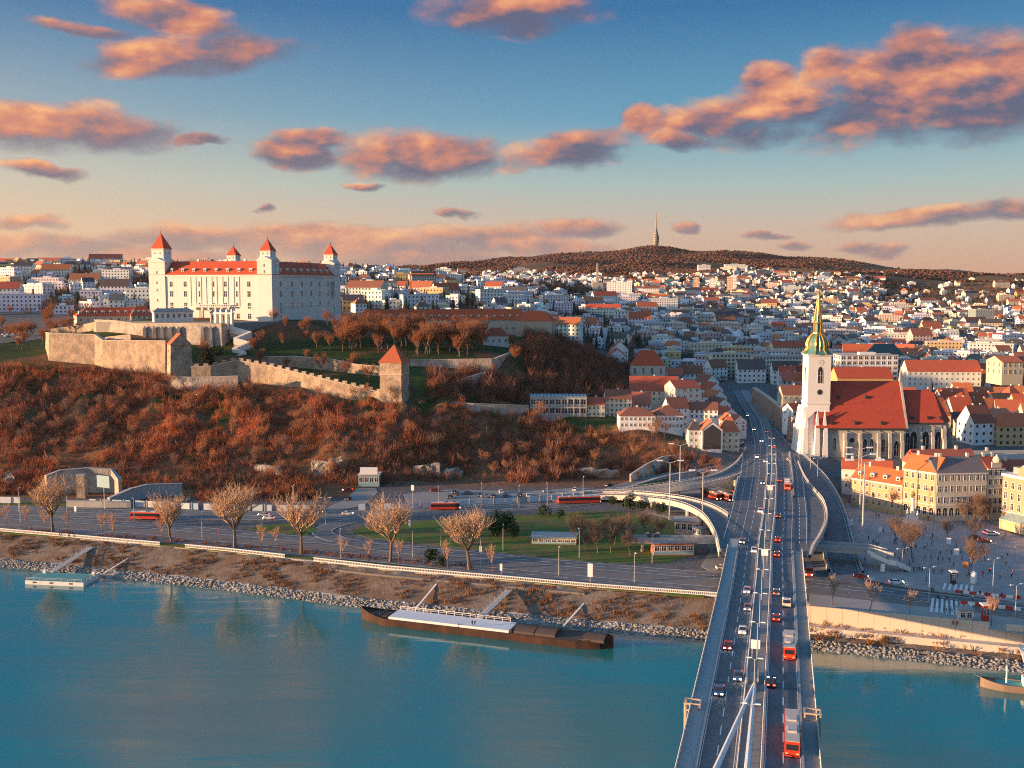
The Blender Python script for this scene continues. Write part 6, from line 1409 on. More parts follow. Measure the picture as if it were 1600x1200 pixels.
def tree_meshes(seed, height, twigcol, twigw=.05, **kw):
    segs = tree_segments(seed, height, **kw); t = MB(); lo = 1 if kw.get('levels', 5) >= 4 else 0
    V, F = [], []; r = random.Random(seed)
    for a, b, r0, r1, l in segs:
        if l <= lo: t.tube(a - (b - a).normalized() * r0 * .2, b, max(r0, .07), max(r1, .06), 6)
        else:
            d = (b - a).normalized(); s = d.cross(Vector((r.uniform(-1, 1), r.uniform(-1, 1), r.uniform(-.3, .3)))).normalized(); u = d.cross(s)
            w = max(r0, twigw); w1 = max(r1, twigw * .6)
            n = len(V); 
            for (p, ww) in ((a, w), (b, w1)):
                for k in range(3):
                    an = 2 * math.pi * k / 3; V.append(p + (s * math.cos(an) + u * math.sin(an)) * ww)
            F += [(n + k, n + (k + 1) % 3, n + 3 + (k + 1) % 3, n + 3 + k) for k in range(3)]
    tm = bpy.data.meshes.new('trunk'); tm.from_pydata(t.v, [], t.f); tm.materials.append(MATS['bark']); tm.update()
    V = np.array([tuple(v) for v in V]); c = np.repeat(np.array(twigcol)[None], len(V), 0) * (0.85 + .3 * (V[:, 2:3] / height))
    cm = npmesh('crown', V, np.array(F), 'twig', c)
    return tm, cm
def plant(name, label, cat, meshes, loc, scale, rz, group, parts=('trunk', 'crown')):
    t = thing(name, label, cat, loc, rz, group); t.scale = (scale,) * 3 if not hasattr(scale, '__len__') else scale
    for nm, me in zip(parts, meshes): link(nm, me, t)
    return t
def shrub_proto(seed, n, h, spread, w, col, lean=.0, sub=2):
    r = random.Random(seed); V, F, Cc = [], [], []
    def tri(a, b, ww):
        d = (b - a).normalized(); s = d.cross(Vector((r.uniform(-1, 1), r.uniform(-1, 1), r.uniform(-.2, .2)))).normalized() * ww; i = len(V)
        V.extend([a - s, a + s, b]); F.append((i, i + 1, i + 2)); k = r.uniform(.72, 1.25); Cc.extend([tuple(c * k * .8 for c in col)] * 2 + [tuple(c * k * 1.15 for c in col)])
    for _ in range(n):
        a = r.uniform(0, 6.283); rad = spread * math.sqrt(r.random()); hh = h * r.uniform(.55, 1.0) * (1 - .35 * (rad / spread) ** 2)
        b0 = Vector((math.cos(a) * rad * .25, math.sin(a) * rad * .25, -.2)); e = Vector((math.cos(a) * rad, math.sin(a) * rad, hh)); tri(b0, e, w)
        for _k in range(sub):
            f = r.uniform(.35, .8); p = b0.lerp(e, f); e2 = p + (e - b0) * r.uniform(.2, .45) + Vector((r.uniform(-1, 1), r.uniform(-1, 1), r.uniform(-.1, .7))) * h * .16; tri(p, e2, w * .7)
    return np.array([tuple(v) for v in V]), np.array(F), np.array(Cc)
def conifer_proto(seed, h, rad, col, layers=11, per=9):
    r = random.Random(seed); V, F, Cc = [], [], []
    for l in range(layers):
        f = l / (layers - 1); z = h * (.12 + .84 * f); R_ = rad * (1 - f) ** .85 * r.uniform(.85, 1.1) + .12; k = max(4, int(per * (1 - .55 * f)))
        for j in range(k):
            a = 6.283 * (j + r.uniform(-.3, .3)) / k; rr_ = R_ * r.uniform(.75, 1.15); tip = Vector((math.cos(a) * rr_, math.sin(a) * rr_, z - h * .06 * r.uniform(.5, 1.6)))
            s = Vector((-math.sin(a), math.cos(a), 0)) * rr_ * .36; mid = tip * .55; mid.z = z + h * .015; root = Vector((0, 0, z + h * .07)); i = len(V)
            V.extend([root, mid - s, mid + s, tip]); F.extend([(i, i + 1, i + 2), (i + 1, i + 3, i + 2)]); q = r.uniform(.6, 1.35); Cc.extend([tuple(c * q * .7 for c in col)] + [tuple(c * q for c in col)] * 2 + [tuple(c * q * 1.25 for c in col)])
    i = len(V); V.extend([Vector((.2, 0, 0)), Vector((-.1, .17, 0)), Vector((-.1, -.17, 0)), Vector((0, 0, h))]); F.extend([(i, i + 1, i + 3), (i + 1, i + 2, i + 3), (i + 2, i, i + 3)]); Cc.extend([(.08, .05, .035)] * 4)
    return np.array([tuple(v) for v in V]), np.array(F), np.array(Cc)
def leafy_proto(seed, n, sx, sz, leaf, col, z0=.3):
    r = random.Random(seed); V, F, Cc = [], [], []
    lob = [Vector((r.uniform(-.5, .5) * sx, r.uniform(-.5, .5) * sx, z0 + sz * r.uniform(.25, .8))) for _ in range(7)]
    for _ in range(n):
        c0 = r.choice(lob); u = Vector((r.gauss(0, 1), r.gauss(0, 1), r.gauss(0, 1))).normalized(); p = c0 + Vector((u.x * sx * .45, u.y * sx * .45, u.z * sz * .3)) * r.uniform(.75, 1.05)
        a = Vector((r.gauss(0, 1), r.gauss(0, 1), r.gauss(0, 1))).normalized(); b = a.cross(u).normalized(); i = len(V)
        V.extend([p - a * leaf, p + b * leaf * .7, p + a * leaf, p - b * leaf * .7]); F.extend([(i, i + 1, i + 2), (i, i + 2, i + 3)]); q = r.uniform(.55, 1.4) * (.8 + .4 * (p.z / (sz + z0))); Cc.extend([tuple(c * q for c in col)] * 4)
    return np.array([tuple(v) for v in V]), np.array(F), np.array(Cc)
def solid(proto, name, matn): return npmesh(name, proto[0], proto[1], matn, proto[2])
TAN = (.50, .335, .215)
BIG = [tree_meshes(s, 25, TAN, .04, up=.34, spread=.62, levels=5, kids=(6, 4, 4, 3, 1), trunk=.30, gnarl=.20) for s in (3, 8, 15, 27, 33, 39)]
# six great trees on the promenade verge
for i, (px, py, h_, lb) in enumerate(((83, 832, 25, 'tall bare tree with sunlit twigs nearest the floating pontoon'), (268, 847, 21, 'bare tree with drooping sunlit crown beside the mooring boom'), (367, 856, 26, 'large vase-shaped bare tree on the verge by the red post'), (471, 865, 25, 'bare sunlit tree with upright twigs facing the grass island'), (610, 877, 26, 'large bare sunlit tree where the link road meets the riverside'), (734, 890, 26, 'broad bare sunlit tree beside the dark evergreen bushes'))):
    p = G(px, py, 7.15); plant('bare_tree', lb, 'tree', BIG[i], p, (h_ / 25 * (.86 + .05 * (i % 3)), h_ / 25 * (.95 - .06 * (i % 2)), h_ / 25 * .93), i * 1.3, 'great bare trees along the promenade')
# saplings
SAP = [tree_meshes(s, 9, (.46, .28, .18), .035, up=.6, spread=.5, levels=3, kids=(5, 4, 3), trunk=.16) for s in (4, 9)]
for i, (px, py) in enumerate(((11, 824), (40, 826), (68, 829), (104, 830), (160, 838), (178, 840), (255, 843), (408, 860), (534, 873), (575, 877), (623, 880), (700, 888), (433, 855), (1300, 945), (1359, 957), (1421, 965), (1549, 978), (770, 893))):
    p = G(px, py, 7.15); wz = 'beside the flood wall quay' if px > 1200 else 'on the verge west of the mooring boom' if px < 200 else 'on the verge between the great bare trees'; plant('sapling', 'thin bare sapling ' + wz, 'tree', SAP[i % 2], p, rng.uniform(.85, 1.15), i, 'saplings ' + wz)
MID = [tree_meshes(s, 13, (.20, .135, .10), .03, up=.40, spread=.62, levels=4, kids=(6, 4, 4, 3), gnarl=.22, trunk=.2) for s in (21, 22, 23, 24)]
for i, (px, py) in enumerate(((905, 838), (925, 846), (945, 838), (960, 852), (975, 842), (990, 856), (915, 862), (935, 866), (1005, 838), (1012, 858), (985, 868), (900, 852), (955, 864), (1030, 846))):
    p = G(px, py, 7.1); plant('park_tree', 'small bare tree in the park beside the orange kiosk', 'tree', MID[i % 4], p, rng.uniform(.62, .9), i * 2.1, 'bare trees in the park')
# castle park trees
PARK = [tree_meshes(s, 17, (.30, .13, .07), .04, up=.50, spread=.55, levels=4, kids=(6, 4, 4, 3), gnarl=.24, trunk=.2) for s in (31, 32, 33, 34)]
rp = random.Random(5); n_ = 0
while n_ < 96:
    px = rp.uniform(535, 850); d = rp.uniform(628, 690); x = (px - 800) / 1600 * d
    if d > 735 - abs(px - 700) * .05: continue
    z = H(x, d)
    py = 445 + 1600 * (CAM_Z - z) / d
    if not 525 < py < 575 or (757 < px < 800 and d < 700): continue
    n_ += 1; sc_ = rp.uniform(.7, 1.25) if px < 760 else rp.uniform(.55, .8); wz = ('tall' if sc_ > .95 else 'short') + ' bare reddish grove tree ' + ('next to the castle east front' if px < 610 else 'above the pale retaining wall' if px < 730 else 'near the red-roofed park villa') + (' close to the barracks' if d > 665 else ' on the park lawn'); plant('park_tree', wz, 'tree', PARK[n_ % 4], (x, d, z - .3), sc_, n_ * 1.7, wz)
for i, (px, py, d) in enumerate(((322, 552, 610), (316, 548, 612), (428, 507, 676), (446, 508, 668), (470, 508, 664), (482, 509, 668), (512, 507, 690), (522, 505, 690), (398, 540, 628), (407, 535, 640), (405, 552, 600), (440, 530, 640), (475, 525, 650), (495, 530, 640), (515, 535, 635), (480, 548, 610), (450, 560, 590), (500, 562, 586), (540, 575, 575), (552, 568, 590), (372, 575, 590), (575, 585, 566), (100, 505, 690), (112, 505, 685), (88, 505, 690), (122, 505, 688))):
    x = (px - 800) / 1600 * d; z = H(x, d); plant('castle_tree', 'bare reddish tree in the west garden of the castle' if px < 200 else 'bare tree beside the ivy on the terrace wall' if px < 340 else 'bare tree standing against the castle east front' if py < 512 else 'bare tree on the grass between the stair and the park wall' if d > 605 else 'bare tree between the park wall and the curtain wall', 'tree', PARK[i % 4], (x, d, z - .3), rp.uniform(.5, .85), i * 2.3, 'bare trees around the castle')
# square trees
for i, (px, py, s) in enumerate(((1337, 782, .8), (1379, 796, .95), (1395, 802, .85), (1422, 803, .9), (1412, 865, .95), (1425, 872, 1.0), (1400, 850, .8), (1482, 843, .55), (1522, 845, .6), (1512, 900, .95), (1505, 820, .8), (1520, 815, .9), (1530, 822, .7), (1546, 815, .7))):
    p = G(px, py, 7.4); wz = ['bare tree at the west end of the dormer wing', 'bare tree in front of the dormer wing', 'bare tree where the dormer wing meets the orange-roofed block', 'bare tree in front of the orange-roofed block'][i] if i < 4 else 'bare tree in the cluster near the plague column' if i < 7 else ['small round bare tree near the white poster panel', 'round bare tree beside the parked red hatchback', 'large bare tree beside the advertising column'][i - 7] if i < 10 else 'bare tree in front of the slate-roofed block'; plant('square_tree', wz, 'tree', MID[i % 4], p, s * 1.1, i * 2.2, wz)
# slope trees
C1 = [(.34, .17, .10), (.20, .14, .11), (.40, .20, .11)]
SLOPE = [tree_meshes(s, 10, C1[s % 3], .03, up=.38, spread=.6, levels=4, kids=(5, 4, 3, 3), trunk=.14, gnarl=.26) for s in (41, 42, 43, 44, 45)]
rp = random.Random(9); k = 0
while k < 130:
    px = rp.uniform(-40, 1080); d = rp.uniform(468, 552); x = (px - 800) / 1600 * d; z = H(x, d)
    if z < 9 or x > 85 or (x > 20 and d > 518): continue
    k += 1; wz = 'below the bastion wall' if px < 265 else 'below the curtain wall' if px < 560 else 'below the watch tower' if px < 720 else 'below the concrete frame house' if px < 930 else 'above the graffiti wall'; wz = ('high' if z > 24 else 'low') + ' in the thicket ' + wz; cz = ('rust brown', 'grey brown', 'orange brown')[(41 + k % 5) % 3]; plant('slope_tree', f'bare {cz} tree {wz}', 'tree', SLOPE[k % 5], (x, d, z - .4), rp.uniform(.7, 1.15), k * 1.9, f'{cz} trees {wz}')
# thicket on the castle slope
def on_slope(n, seed):
    r = np.random.default_rng(seed); x = r.uniform(-330, 100, n); y = r.uniform(458, 640, n); z = hgt(x, y)
    top = np.interp(x, [-330, -262, -233, -200, -186, -150, -120, -62, -20, 14, 60, 100], [588, 596, 592, 585, 550, 562, 552, 534, 540, 548, 515, 492])
    ok = (y < top) & (z > 7.6); return x[ok], y[ok], z[ok], r
x, y, z, r = on_slope(13500, 3)
dens_ = fbm(x, y, 16, 12); keep = (dens_ > .30) | (r.random(len(x)) < .35); x, y, z, dens_ = x[keep], y[keep], z[keep], dens_[keep]
sun_tint = np.clip(.5 + .9 * (fbm(x, y, 34, 20) - .5) * 2, 0, 1)[:, None] * np.clip((10 - x[:, None]) / 90, 0, 1)  # sunlit warmth and cool shade painted into the shrub tints, cooler eastwards
tint = (1 - sun_tint) * np.array((.58, .62, .78)) + sun_tint * np.array((1.18, .92, .78)); tint *= r.uniform(.72, 1.12, (len(x), 1)) * (.62 + .75 * fbm(x, y, 13, 91))[:, None]
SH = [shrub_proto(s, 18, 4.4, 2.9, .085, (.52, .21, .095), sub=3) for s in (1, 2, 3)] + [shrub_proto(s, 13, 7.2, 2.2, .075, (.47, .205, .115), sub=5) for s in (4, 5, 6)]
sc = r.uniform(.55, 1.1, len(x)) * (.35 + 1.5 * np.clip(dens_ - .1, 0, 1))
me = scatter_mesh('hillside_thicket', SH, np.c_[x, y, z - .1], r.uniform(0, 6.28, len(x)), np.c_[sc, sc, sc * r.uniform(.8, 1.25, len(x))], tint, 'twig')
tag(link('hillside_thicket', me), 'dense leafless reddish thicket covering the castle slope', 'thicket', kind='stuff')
# scrub on the level ground at the hill foot
r = np.random.default_rng(77); x = r.uniform(-330, -62, 2600); y = r.uniform(434, 466, 2600); px = 800 + 1600 * x / y; py = 445 + 1600 * (CAM_Z - 7) / y
ok = ~((px > 60) & (px < 300) & (py > 768)) & ~((px > 490) & (px < 600)) & (py < 789) & ((py < 778) | (px > 300)); x, y = x[ok], y[ok]; z = hgt(x, y)
me = scatter_mesh('foot_scrub', SH, np.c_[x, y, z - .1], r.uniform(0, 6.28, len(x)), r.uniform(.35, .95, len(x)), np.array((.72, .68, .72))[None] * r.uniform(.6, 1.15, (len(x), 1)), 'twig')
tag(link('foot_scrub', me), 'tangled brown scrub on the level strip at the hill foot', 'scrub', kind='stuff')
# evergreen ivy patches in the thicket
x, y, z, r = on_slope(2600, 8); k_ = fbm(x, y, 22, 33) > .63; x, y, z = x[k_], y[k_], z[k_]
LE = [leafy_proto(s, 46, 2.4, 1.5, .28, (.035, .06, .02), 0) for s in (1, 2)]
me = scatter_mesh('ivy_patches', LE, np.c_[x, y, z], r.uniform(0, 6.28, len(x)), r.uniform(.6, 1.3, len(x)), r.uniform(.7, 1.3, (len(x), 1)) * np.ones((1, 3)), 'needles')
tag(link('ivy_patches', me), 'dark green ivy and bramble patches in the thicket', 'ivy', kind='stuff')
# dark shrubs on the east slope and below the park walls
r = np.random.default_rng(14); x = r.uniform(-70, 95, 3800); y = r.uniform(545, 800, 3800); z = hgt(x, y); px = 800 + 1600 * x / y; py = 445 + 1600 * (CAM_Z - z) / y
k_ = (((px > 820) & (px < 985) & (py > 520) & (py < 640)) | ((px > 665) & (px < 840) & (py > 588) & (py < 632) & (y < 600))) & ~((x > 8) & (y < 580)); x, y, z = x[k_], y[k_], z[k_]
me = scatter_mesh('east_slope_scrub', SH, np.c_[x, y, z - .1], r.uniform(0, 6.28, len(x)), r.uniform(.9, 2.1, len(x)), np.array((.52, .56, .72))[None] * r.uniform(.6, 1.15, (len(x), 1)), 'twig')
tag(link('east_slope_scrub', me), 'dark leafless scrub on the shaded east slope', 'scrub', kind='stuff')
# riverbank: weeds and stones
def along_bank(n, o0, o1, seed, x0=-330, x1=200):
    r = np.random.default_rng(seed); x = r.uniform(x0, x1, n); o_ = r.uniform(o0, o1, n); z = np.interp(o_, [p[0] for p in PROF], [p[1] for p in PROF])
    P = np.array([bank_pt(a, b, c) for a, b, c in zip(x, o_, z)]); return P, r
P, r = along_bank(4600, 4.5, 18, 5); k_ = fbm(P[:, 0], P[:, 1], 9, 41) > .47; P = P[k_]
WE_ = [shrub_proto(s, 12, 1.0, .8, .05, (.30, .17, .09), sub=2) for s in (11, 12, 13)]
me = scatter_mesh('bank_weeds', WE_, P, r.uniform(0, 6.28, len(P)), r.uniform(.5, 1.7, len(P)), r.uniform(.5, 1.2, (len(P), 1)) * np.array((1, .92, .85)), 'twig')
tag(link('bank_weeds', me), 'dry brown weeds on the river bank', 'weeds', kind='stuff')
def rock_proto(seed):
    r = np.random.default_rng(seed); v = np.array([(1, 0, 0), (-1, 0, 0), (0, 1, 0), (0, -1, 0), (0, 0, 1), (0, 0, -1), (.7, .7, .3), (-.7, .6, .4), (.5, -.8, .4), (-.6, -.6, -.2)], float)
    bm = bmesh.new(); [bm.verts.new(tuple(p * r.uniform(.7, 1.2))) for p in v]; bmesh.ops.convex_hull(bm, input=bm.verts); bmesh.ops.triangulate(bm, faces=bm.faces); bm.verts.index_update()
    vv_ = np.array([tuple(q.co) for q in bm.verts]); ff = np.array([[q.index for q in f.verts] for f in bm.faces]); bm.free(); return vv_, ff, np.ones((len(vv_), 3)) * .26
mat('rock', src='attr', rough=.95, var=.25, scale=1.0)
P, r = along_bank(7500, -.8, 4.2, 6); RK = [rock_proto(s) for s in range(5)]
sc = r.uniform(.25, .75, len(P))
me = scatter_mesh('riprap_stones', RK, P + np.array((0, 0, .05)), r.uniform(0, 6.28, len(P)), np.c_[sc, sc * r.uniform(.7, 1.2, len(P)), sc * .6], r.uniform(.55, 1.25, (len(P), 1)) * np.array((1, .97, .93)), 'rock')
tag(link('riprap_stones', me), 'band of pale riprap stones at the waterline', 'stones', kind='stuff')
# hedge of reddish bushes beside the promenade
P = []; r = np.random.default_rng(17)
for px in np.arange(20, 740, 4.2):
    if r.random() < .3: continue
    P.append(tuple(G(px + r.uniform(-2, 2), np.interp(px, [0, 270, 470, 740], [828, 847, 864, 889]) + r.uniform(-3.5, 1.0), 7.1)))
P = np.array(P)
me = scatter_mesh('low_hedge', [shrub_proto(s, 26, 1.6, 1.2, .05, (.30, .13, .075), sub=2) for s in (51, 52)], P, r.uniform(0, 6.28, len(P)), r.uniform(.6, 1.25, len(P)), r.uniform(.6, 1.2, (len(P), 1)) * np.ones((1, 3)), 'twig')
tag(link('low_hedge', me), 'row of low reddish leafless bushes along the promenade verge', 'hedge', kind='stuff')
# evergreen bushes and small conifers near the roads
EV = [solid(leafy_proto(s, 420, 3.2, 4.6, .34, (.028, .05, .022), .2), 'foliage', 'needles') for s in (61, 62)]
for i, (px, py, s, lb) in enumerate(((673, 880, 1.1, 'dark evergreen bush beside the broad bare tree'), (690, 884, .8, 'smaller evergreen bush next to the dark one'), (772, 838, 1.6, 'big glossy evergreen at the park edge by the lawn'), (788, 832, 1.7, 'tallest of the glossy evergreens on the lawn'), (804, 842, 1.3, 'round evergreen at the end of the park clump'), (850, 806, 1.0, 'small conifer on the park lawn near the foot road'), (875, 810, .8, 'lower conifer on the park lawn'), (982, 796, 1.3, 'evergreen where the ramps split'), (1002, 799, 1.0, 'small evergreen below the curved ramp start'), (1032, 803, 1.0, 'evergreen under the curved ramp'), (958, 790, .9, 'evergreen between park trees and ramp'))):
    t = thing('evergreen_bush', lb, 'bush', G(px, py, 7.1), i * 1.1, 'evergreen bushes in the park'); t.scale = (s,) * 3; link('foliage', EV[i % 2], t)
iv = thing('ivy_mass', 'black-green ivy mass hanging on the gate house wall', 'ivy', D(330, 572, 574)); iv.scale = (3.2, 1.6, 2.6); link('foliage', solid(leafy_proto(71, 700, 2.6, 4.2, .22, (.014, .02, .010), 0), 'foliage', 'needles'), iv)
# hillside garden trees: conifers and bare crowns between the houses
CON = [conifer_proto(s, 15, 3.4, (.030, .050, .036)) for s in (81, 82, 83)]; BAR = [shrub_proto(s, 24, 8.5, 4.6, .15, (.20, .14, .115), sub=3) for s in (84, 85, 86)]
CONM = [solid(p, 'crown', 'needles') for p in CON]; BARM = [solid(p, 'crown', 'twig') for p in BAR]
HX = np.array(HOUSES_XY)
r = np.random.default_rng(23); n = 19000; y = np.r_[r.uniform(820, 1500, 8000), r.uniform(1400, 3000, n - 8000)]; x = r.uniform(-.55, .6, n) * y
ok = ~((x < 112) & (y < 880)); x, y = x[ok], y[ok]; z = hgt(x, y); ok = visible(x, y, z + 10); x, y, z = x[ok], y[ok], z[ok]
dmin = np.full(len(x), 1e9)
for i in range(0, len(HX), 200): dmin = np.minimum(dmin, (np.hypot(x[:, None] - HX[None, i:i + 200, 0], y[:, None] - HX[None, i:i + 200, 1]) - HX[None, i:i + 200, 2] * .5).min(1))
flat_town = (z < 32) & (r.random(len(x)) < .8)
ok = (dmin > 1.0) & ~flat_town & ~((np.abs(x - np.interp(y, axy[:, 1], axy[:, 0])) < 16) & (y < 830)); x, y, z = x[ok], y[ok], z[ok]
iscon = r.random(len(x)) < np.where(x < -.3 * y, .20, np.where(x < .14 * y, .36, .27)); sc = np.where(iscon, r.uniform(.55, 1.15, len(x)), r.uniform(.8, 1.6, len(x))); o_ = np.argsort(y)
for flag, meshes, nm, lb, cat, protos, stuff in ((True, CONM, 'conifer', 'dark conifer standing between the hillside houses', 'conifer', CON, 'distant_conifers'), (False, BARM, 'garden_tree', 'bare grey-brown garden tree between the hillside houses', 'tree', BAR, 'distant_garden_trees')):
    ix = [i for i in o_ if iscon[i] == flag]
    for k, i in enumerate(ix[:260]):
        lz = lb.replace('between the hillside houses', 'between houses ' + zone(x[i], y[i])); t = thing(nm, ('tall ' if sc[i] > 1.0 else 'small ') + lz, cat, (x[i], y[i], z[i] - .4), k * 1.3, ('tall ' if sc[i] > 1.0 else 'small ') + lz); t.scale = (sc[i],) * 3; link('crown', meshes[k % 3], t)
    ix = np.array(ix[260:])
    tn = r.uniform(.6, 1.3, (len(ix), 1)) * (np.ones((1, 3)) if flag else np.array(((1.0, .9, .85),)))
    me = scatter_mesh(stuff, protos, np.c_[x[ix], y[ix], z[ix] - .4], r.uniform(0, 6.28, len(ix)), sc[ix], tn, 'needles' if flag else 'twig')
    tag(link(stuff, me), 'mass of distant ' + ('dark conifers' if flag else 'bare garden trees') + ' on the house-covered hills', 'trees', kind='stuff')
# trees and road on the saddle west of the castle
rp = random.Random(44)
for k in range(46):
    d = rp.uniform(625, 860); px = rp.uniform(-60, 78 if d < 700 else 150); x_0 = (px - 800) / 1600 * d; plant('saddle_tree', 'bare tree beside the road west of the castle walls', 'tree', PARK[k % 4], (x_0, d, H(x_0, d) - .3), rp.uniform(.5, .9), k * 1.1, 'bare trees west of the castle walls')
# forest on the far ridge
n = 60000; y = r.uniform(2500, 5400, n); x = r.uniform(-.42, .62, n) * y; z = hgt(x, y); keep = (fbm(x, y, 260, 5) < .60) & (visible(x, y, z + 12))
px = 800 + 1600 * x / y; keep &= (y > 3150) | (fbm(x, y, 150, 77) > .5)
x, y, z = x[keep], y[keep], z[keep]
CROWN = []
for s in range(3):
    q = rock_proto(200 + s); CROWN.append((q[0] * np.array((5.5, 5.5, 4)) + np.array((0, 0, 2.5)), q[1], np.ones((len(q[0]), 3)) * np.array((.115, .06, .042))))
me = scatter_mesh('far_forest', CROWN, np.c_[x, y, z], r.uniform(0, 6.28, len(x)), r.uniform(.7, 1.4, len(x)), r.uniform(.75, 1.12, (len(x), 1)) * np.array((1, .95, .95)), 'twig')
me.polygons.foreach_set('use_smooth', np.ones(len(me.polygons), dtype=bool)); me.update(); tag(link('far_forest', me), 'brown leafless forest covering the far ridge', 'forest', kind='stuff')
print('veg', len(x))
# ------------------------------------------------------------------ promenade parapet, flood wall
def parapet_run(name, label, x0, x1, off, z, h, matn, gap=None):
    P = [bank_pt(x, off, z) for x in np.arange(x0, x1 + .1, 2.2)]; o0 = Vector(P[0]); t = tag(thing(name, label, 'parapet', o0, group='white parapets along the promenade'), kind='thing'); m = MB(); c = MB()
    for a, b in zip(P[:-1], P[1:]):
        a, b = Vector(a) - o0, Vector(b) - o0; d = (b - a).normalized(); n = Vector((-d.y, d.x, 0))
        c.add([a - n * .22 + Vector((0, 0, h - .25)), b - n * .22 + Vector((0, 0, h - .25)), b + n * .22 + Vector((0, 0, h - .25)), a + n * .22 + Vector((0, 0, h - .25)), a - n * .22 + Vector((0, 0, h)), b - n * .22 + Vector((0, 0, h)), b + n * .22 + Vector((0, 0, h)), a + n * .22 + Vector((0, 0, h))], [(0, 1, 5, 4), (2, 3, 7, 6), (4, 5, 6, 7), (1, 2, 6, 5), (3, 0, 4, 7), (3, 2, 1, 0)])
        c.add([a - n * .2 + Vector((0, 0, -.9)), b - n * .2 + Vector((0, 0, -.9)), b - n * .2 + Vector((0, 0, .3)), a - n * .2 + Vector((0, 0, .3)), a + n * .2 + Vector((0, 0, .3)), b + n * .2 + Vector((0, 0, .3))], [(0, 1, 2, 3), (3, 2, 5, 4)])
        for k in (.12, .37, .62, .87):
            p = a.lerp(b, k); m.box(p.x - .13, p.x + .13, p.y - .13, p.y + .13, .3, h - .25)
    c.build('rails', matn, t); m.build('balusters', matn, t)['kind'] = 'stuff'
    return t
def bx_of(px, py): return float(G(px, py, 7).x)
parapet_run('parapet', 'white balustrade parapet running past the pontoon gangway', -330, -130, 19.3, 7.0, 1.25, 'white_stone')
parapet_run('parapet', 'white balustrade parapet above the mooring boom', -122, -84, 19.3, 7.0, 1.25, 'white_stone')
parapet_run('parapet', 'white balustrade parapet above the moored barge', -74, 64, 19.3, 7.0, 1.25, 'white_stone')
fw = tag(thing('flood_wall', 'tall tan panelled flood wall along the quay', 'wall', bank_pt(88, 11.4, 3.5)), kind='thing'); o0 = fw.location; k = 0
for xa in np.arange(78, 200, 4.0):
    a, b = Vector(bank_pt(xa, 11.4, 0)), Vector(bank_pt(xa + 3.94, 11.4, 0)); d = (b - a).normalized(); n = Vector((-d.y, d.x, 0)); low = 122 < xa < 130
    top = 5.2 if low else 6.9; m = MB(); q = [a - n * .25, b - n * .25, b + n * .25, a + n * .25]
    m.add([(v.x - o0.x, v.y - o0.y, z) for z in (-.2, top - 1.6) for v in q], [(0, 1, 5, 4), (1, 2, 6, 5), (2, 3, 7, 6), (3, 0, 4, 7), (4, 5, 6, 7)]); m.build('panel', 'tan_panel', fw)
strip('quay_ledge', [bank_pt(x, 9.6, 0) for x in np.arange(74, 230, 4.0)], 3.7, 2.8, 'lit_concrete', th=2)
strip('lower_path', [bank_pt(x, 16.6, 0) for x in np.arange(-70, 22, 4.0)], 6.1, 2.2, 'tram_bed', th=1)
# ------------------------------------------------------------------ boats
mat('rusty_hull', (.030, .018, .016), .8, .45, .5, .05, col2=(.06, .026, .018), streak=((.12, .045, .022), (.35, .35, .06), .55))
mat('rust_deck', (.085, .058, .050), .9, .3, .5, col2=(.09, .07, .065))
mat('pale_deck', (.62, .66, .70), .8, .12, .5)
a, b = G(566, 966, 0), G(958, 1012, 0); L_ = (b - a).length; rzb = math.atan2(b.y - a.y, b.x - a.x)
bg_ = thing('barge', 'long rusty black cargo barge moored along the bank', 'barge', ((a.x + b.x) / 2, (a.y + b.y) / 2, 0), rzb); h2 = L_ / 2
def hull_mesh(L, B, z0, z1, sheer, bow, stern, n=25, mats=('rusty_hull',)):
    m = MB()
    for i in range(n):
        f = i / (n - 1); x = -L / 2 + L * f; k = min(1, (f / bow) ** .55 if f < bow else 1, ((1 - f) / stern) ** .5 if 1 - f < stern else 1); k = max(k, .10)
        zz = z1 + sheer * (max(0, (bow * 1.3 - f) / (bow * 1.3)) ** 2 + max(0, (stern * 1.3 - (1 - f)) / (stern * 1.3)) ** 2)
        w = B / 2 * k; m.v += [(x, -w * .92, z0), (x, -w, zz), (x, -w + .25, zz), (x, -w + .25, zz - .5), (x, w - .25, zz - .5), (x, w - .25, zz), (x, w, zz), (x, w * .92, z0)]
    for i in range(n - 1):
        for j in range(7): m.f.append((8 * i + j, 8 * (i + 1) + j, 8 * (i + 1) + j + 1, 8 * i + j + 1)); m.m.append(0)
    m.f += [tuple(range(8))[::-1], tuple(range(8 * n - 8, 8 * n))]; m.m += [0, 0]; return m
hull_mesh(L_, 8.6, -1, 2.1, 1.5, .12, .12).build('hull', 'rusty_hull', bg_)
MB().box(-h2 + 9, h2 - 9, -3.9, 3.9, 1.0, 2.05).box(-h2 + 4, -h2 + 9, -2.6, 2.6, 1.2, 2.3).box(h2 - 9, h2 - 4, -2.6, 2.6, 1.2, 2.3).build('deck', 'rust_deck', bg_)
MB().box(-h2 + 10.5, h2 * .24, -3.6, 3.6, 2.05, 2.75).build('pale_platform', 'pale_deck', bg_)
for i in range(4):
    x0 = h2 * .25 + 1 + i * 6.2 + (1.6 if i > 1 else 0); n = 8; m = MB()
    if i == 2: continue
    pr = [(-3.3, 2.05)] + [(-3.3 + 6.6 * k / n, 2.75 + .7 * math.sin(math.pi * k / n)) for k in range(n + 1)] + [(3.3, 2.05)]; nn = len(pr)
    m.add([(x, y, z) for x in (x0, x0 + 5.9) for y, z in pr], [(k, nn + k, nn + k + 1, k + 1) for k in range(nn - 1)] + [tuple(range(nn)), tuple(range(2 * nn - 1, nn - 1, -1))]); m.build('hatch_cover', 'rust_deck', bg_)
m = MB()
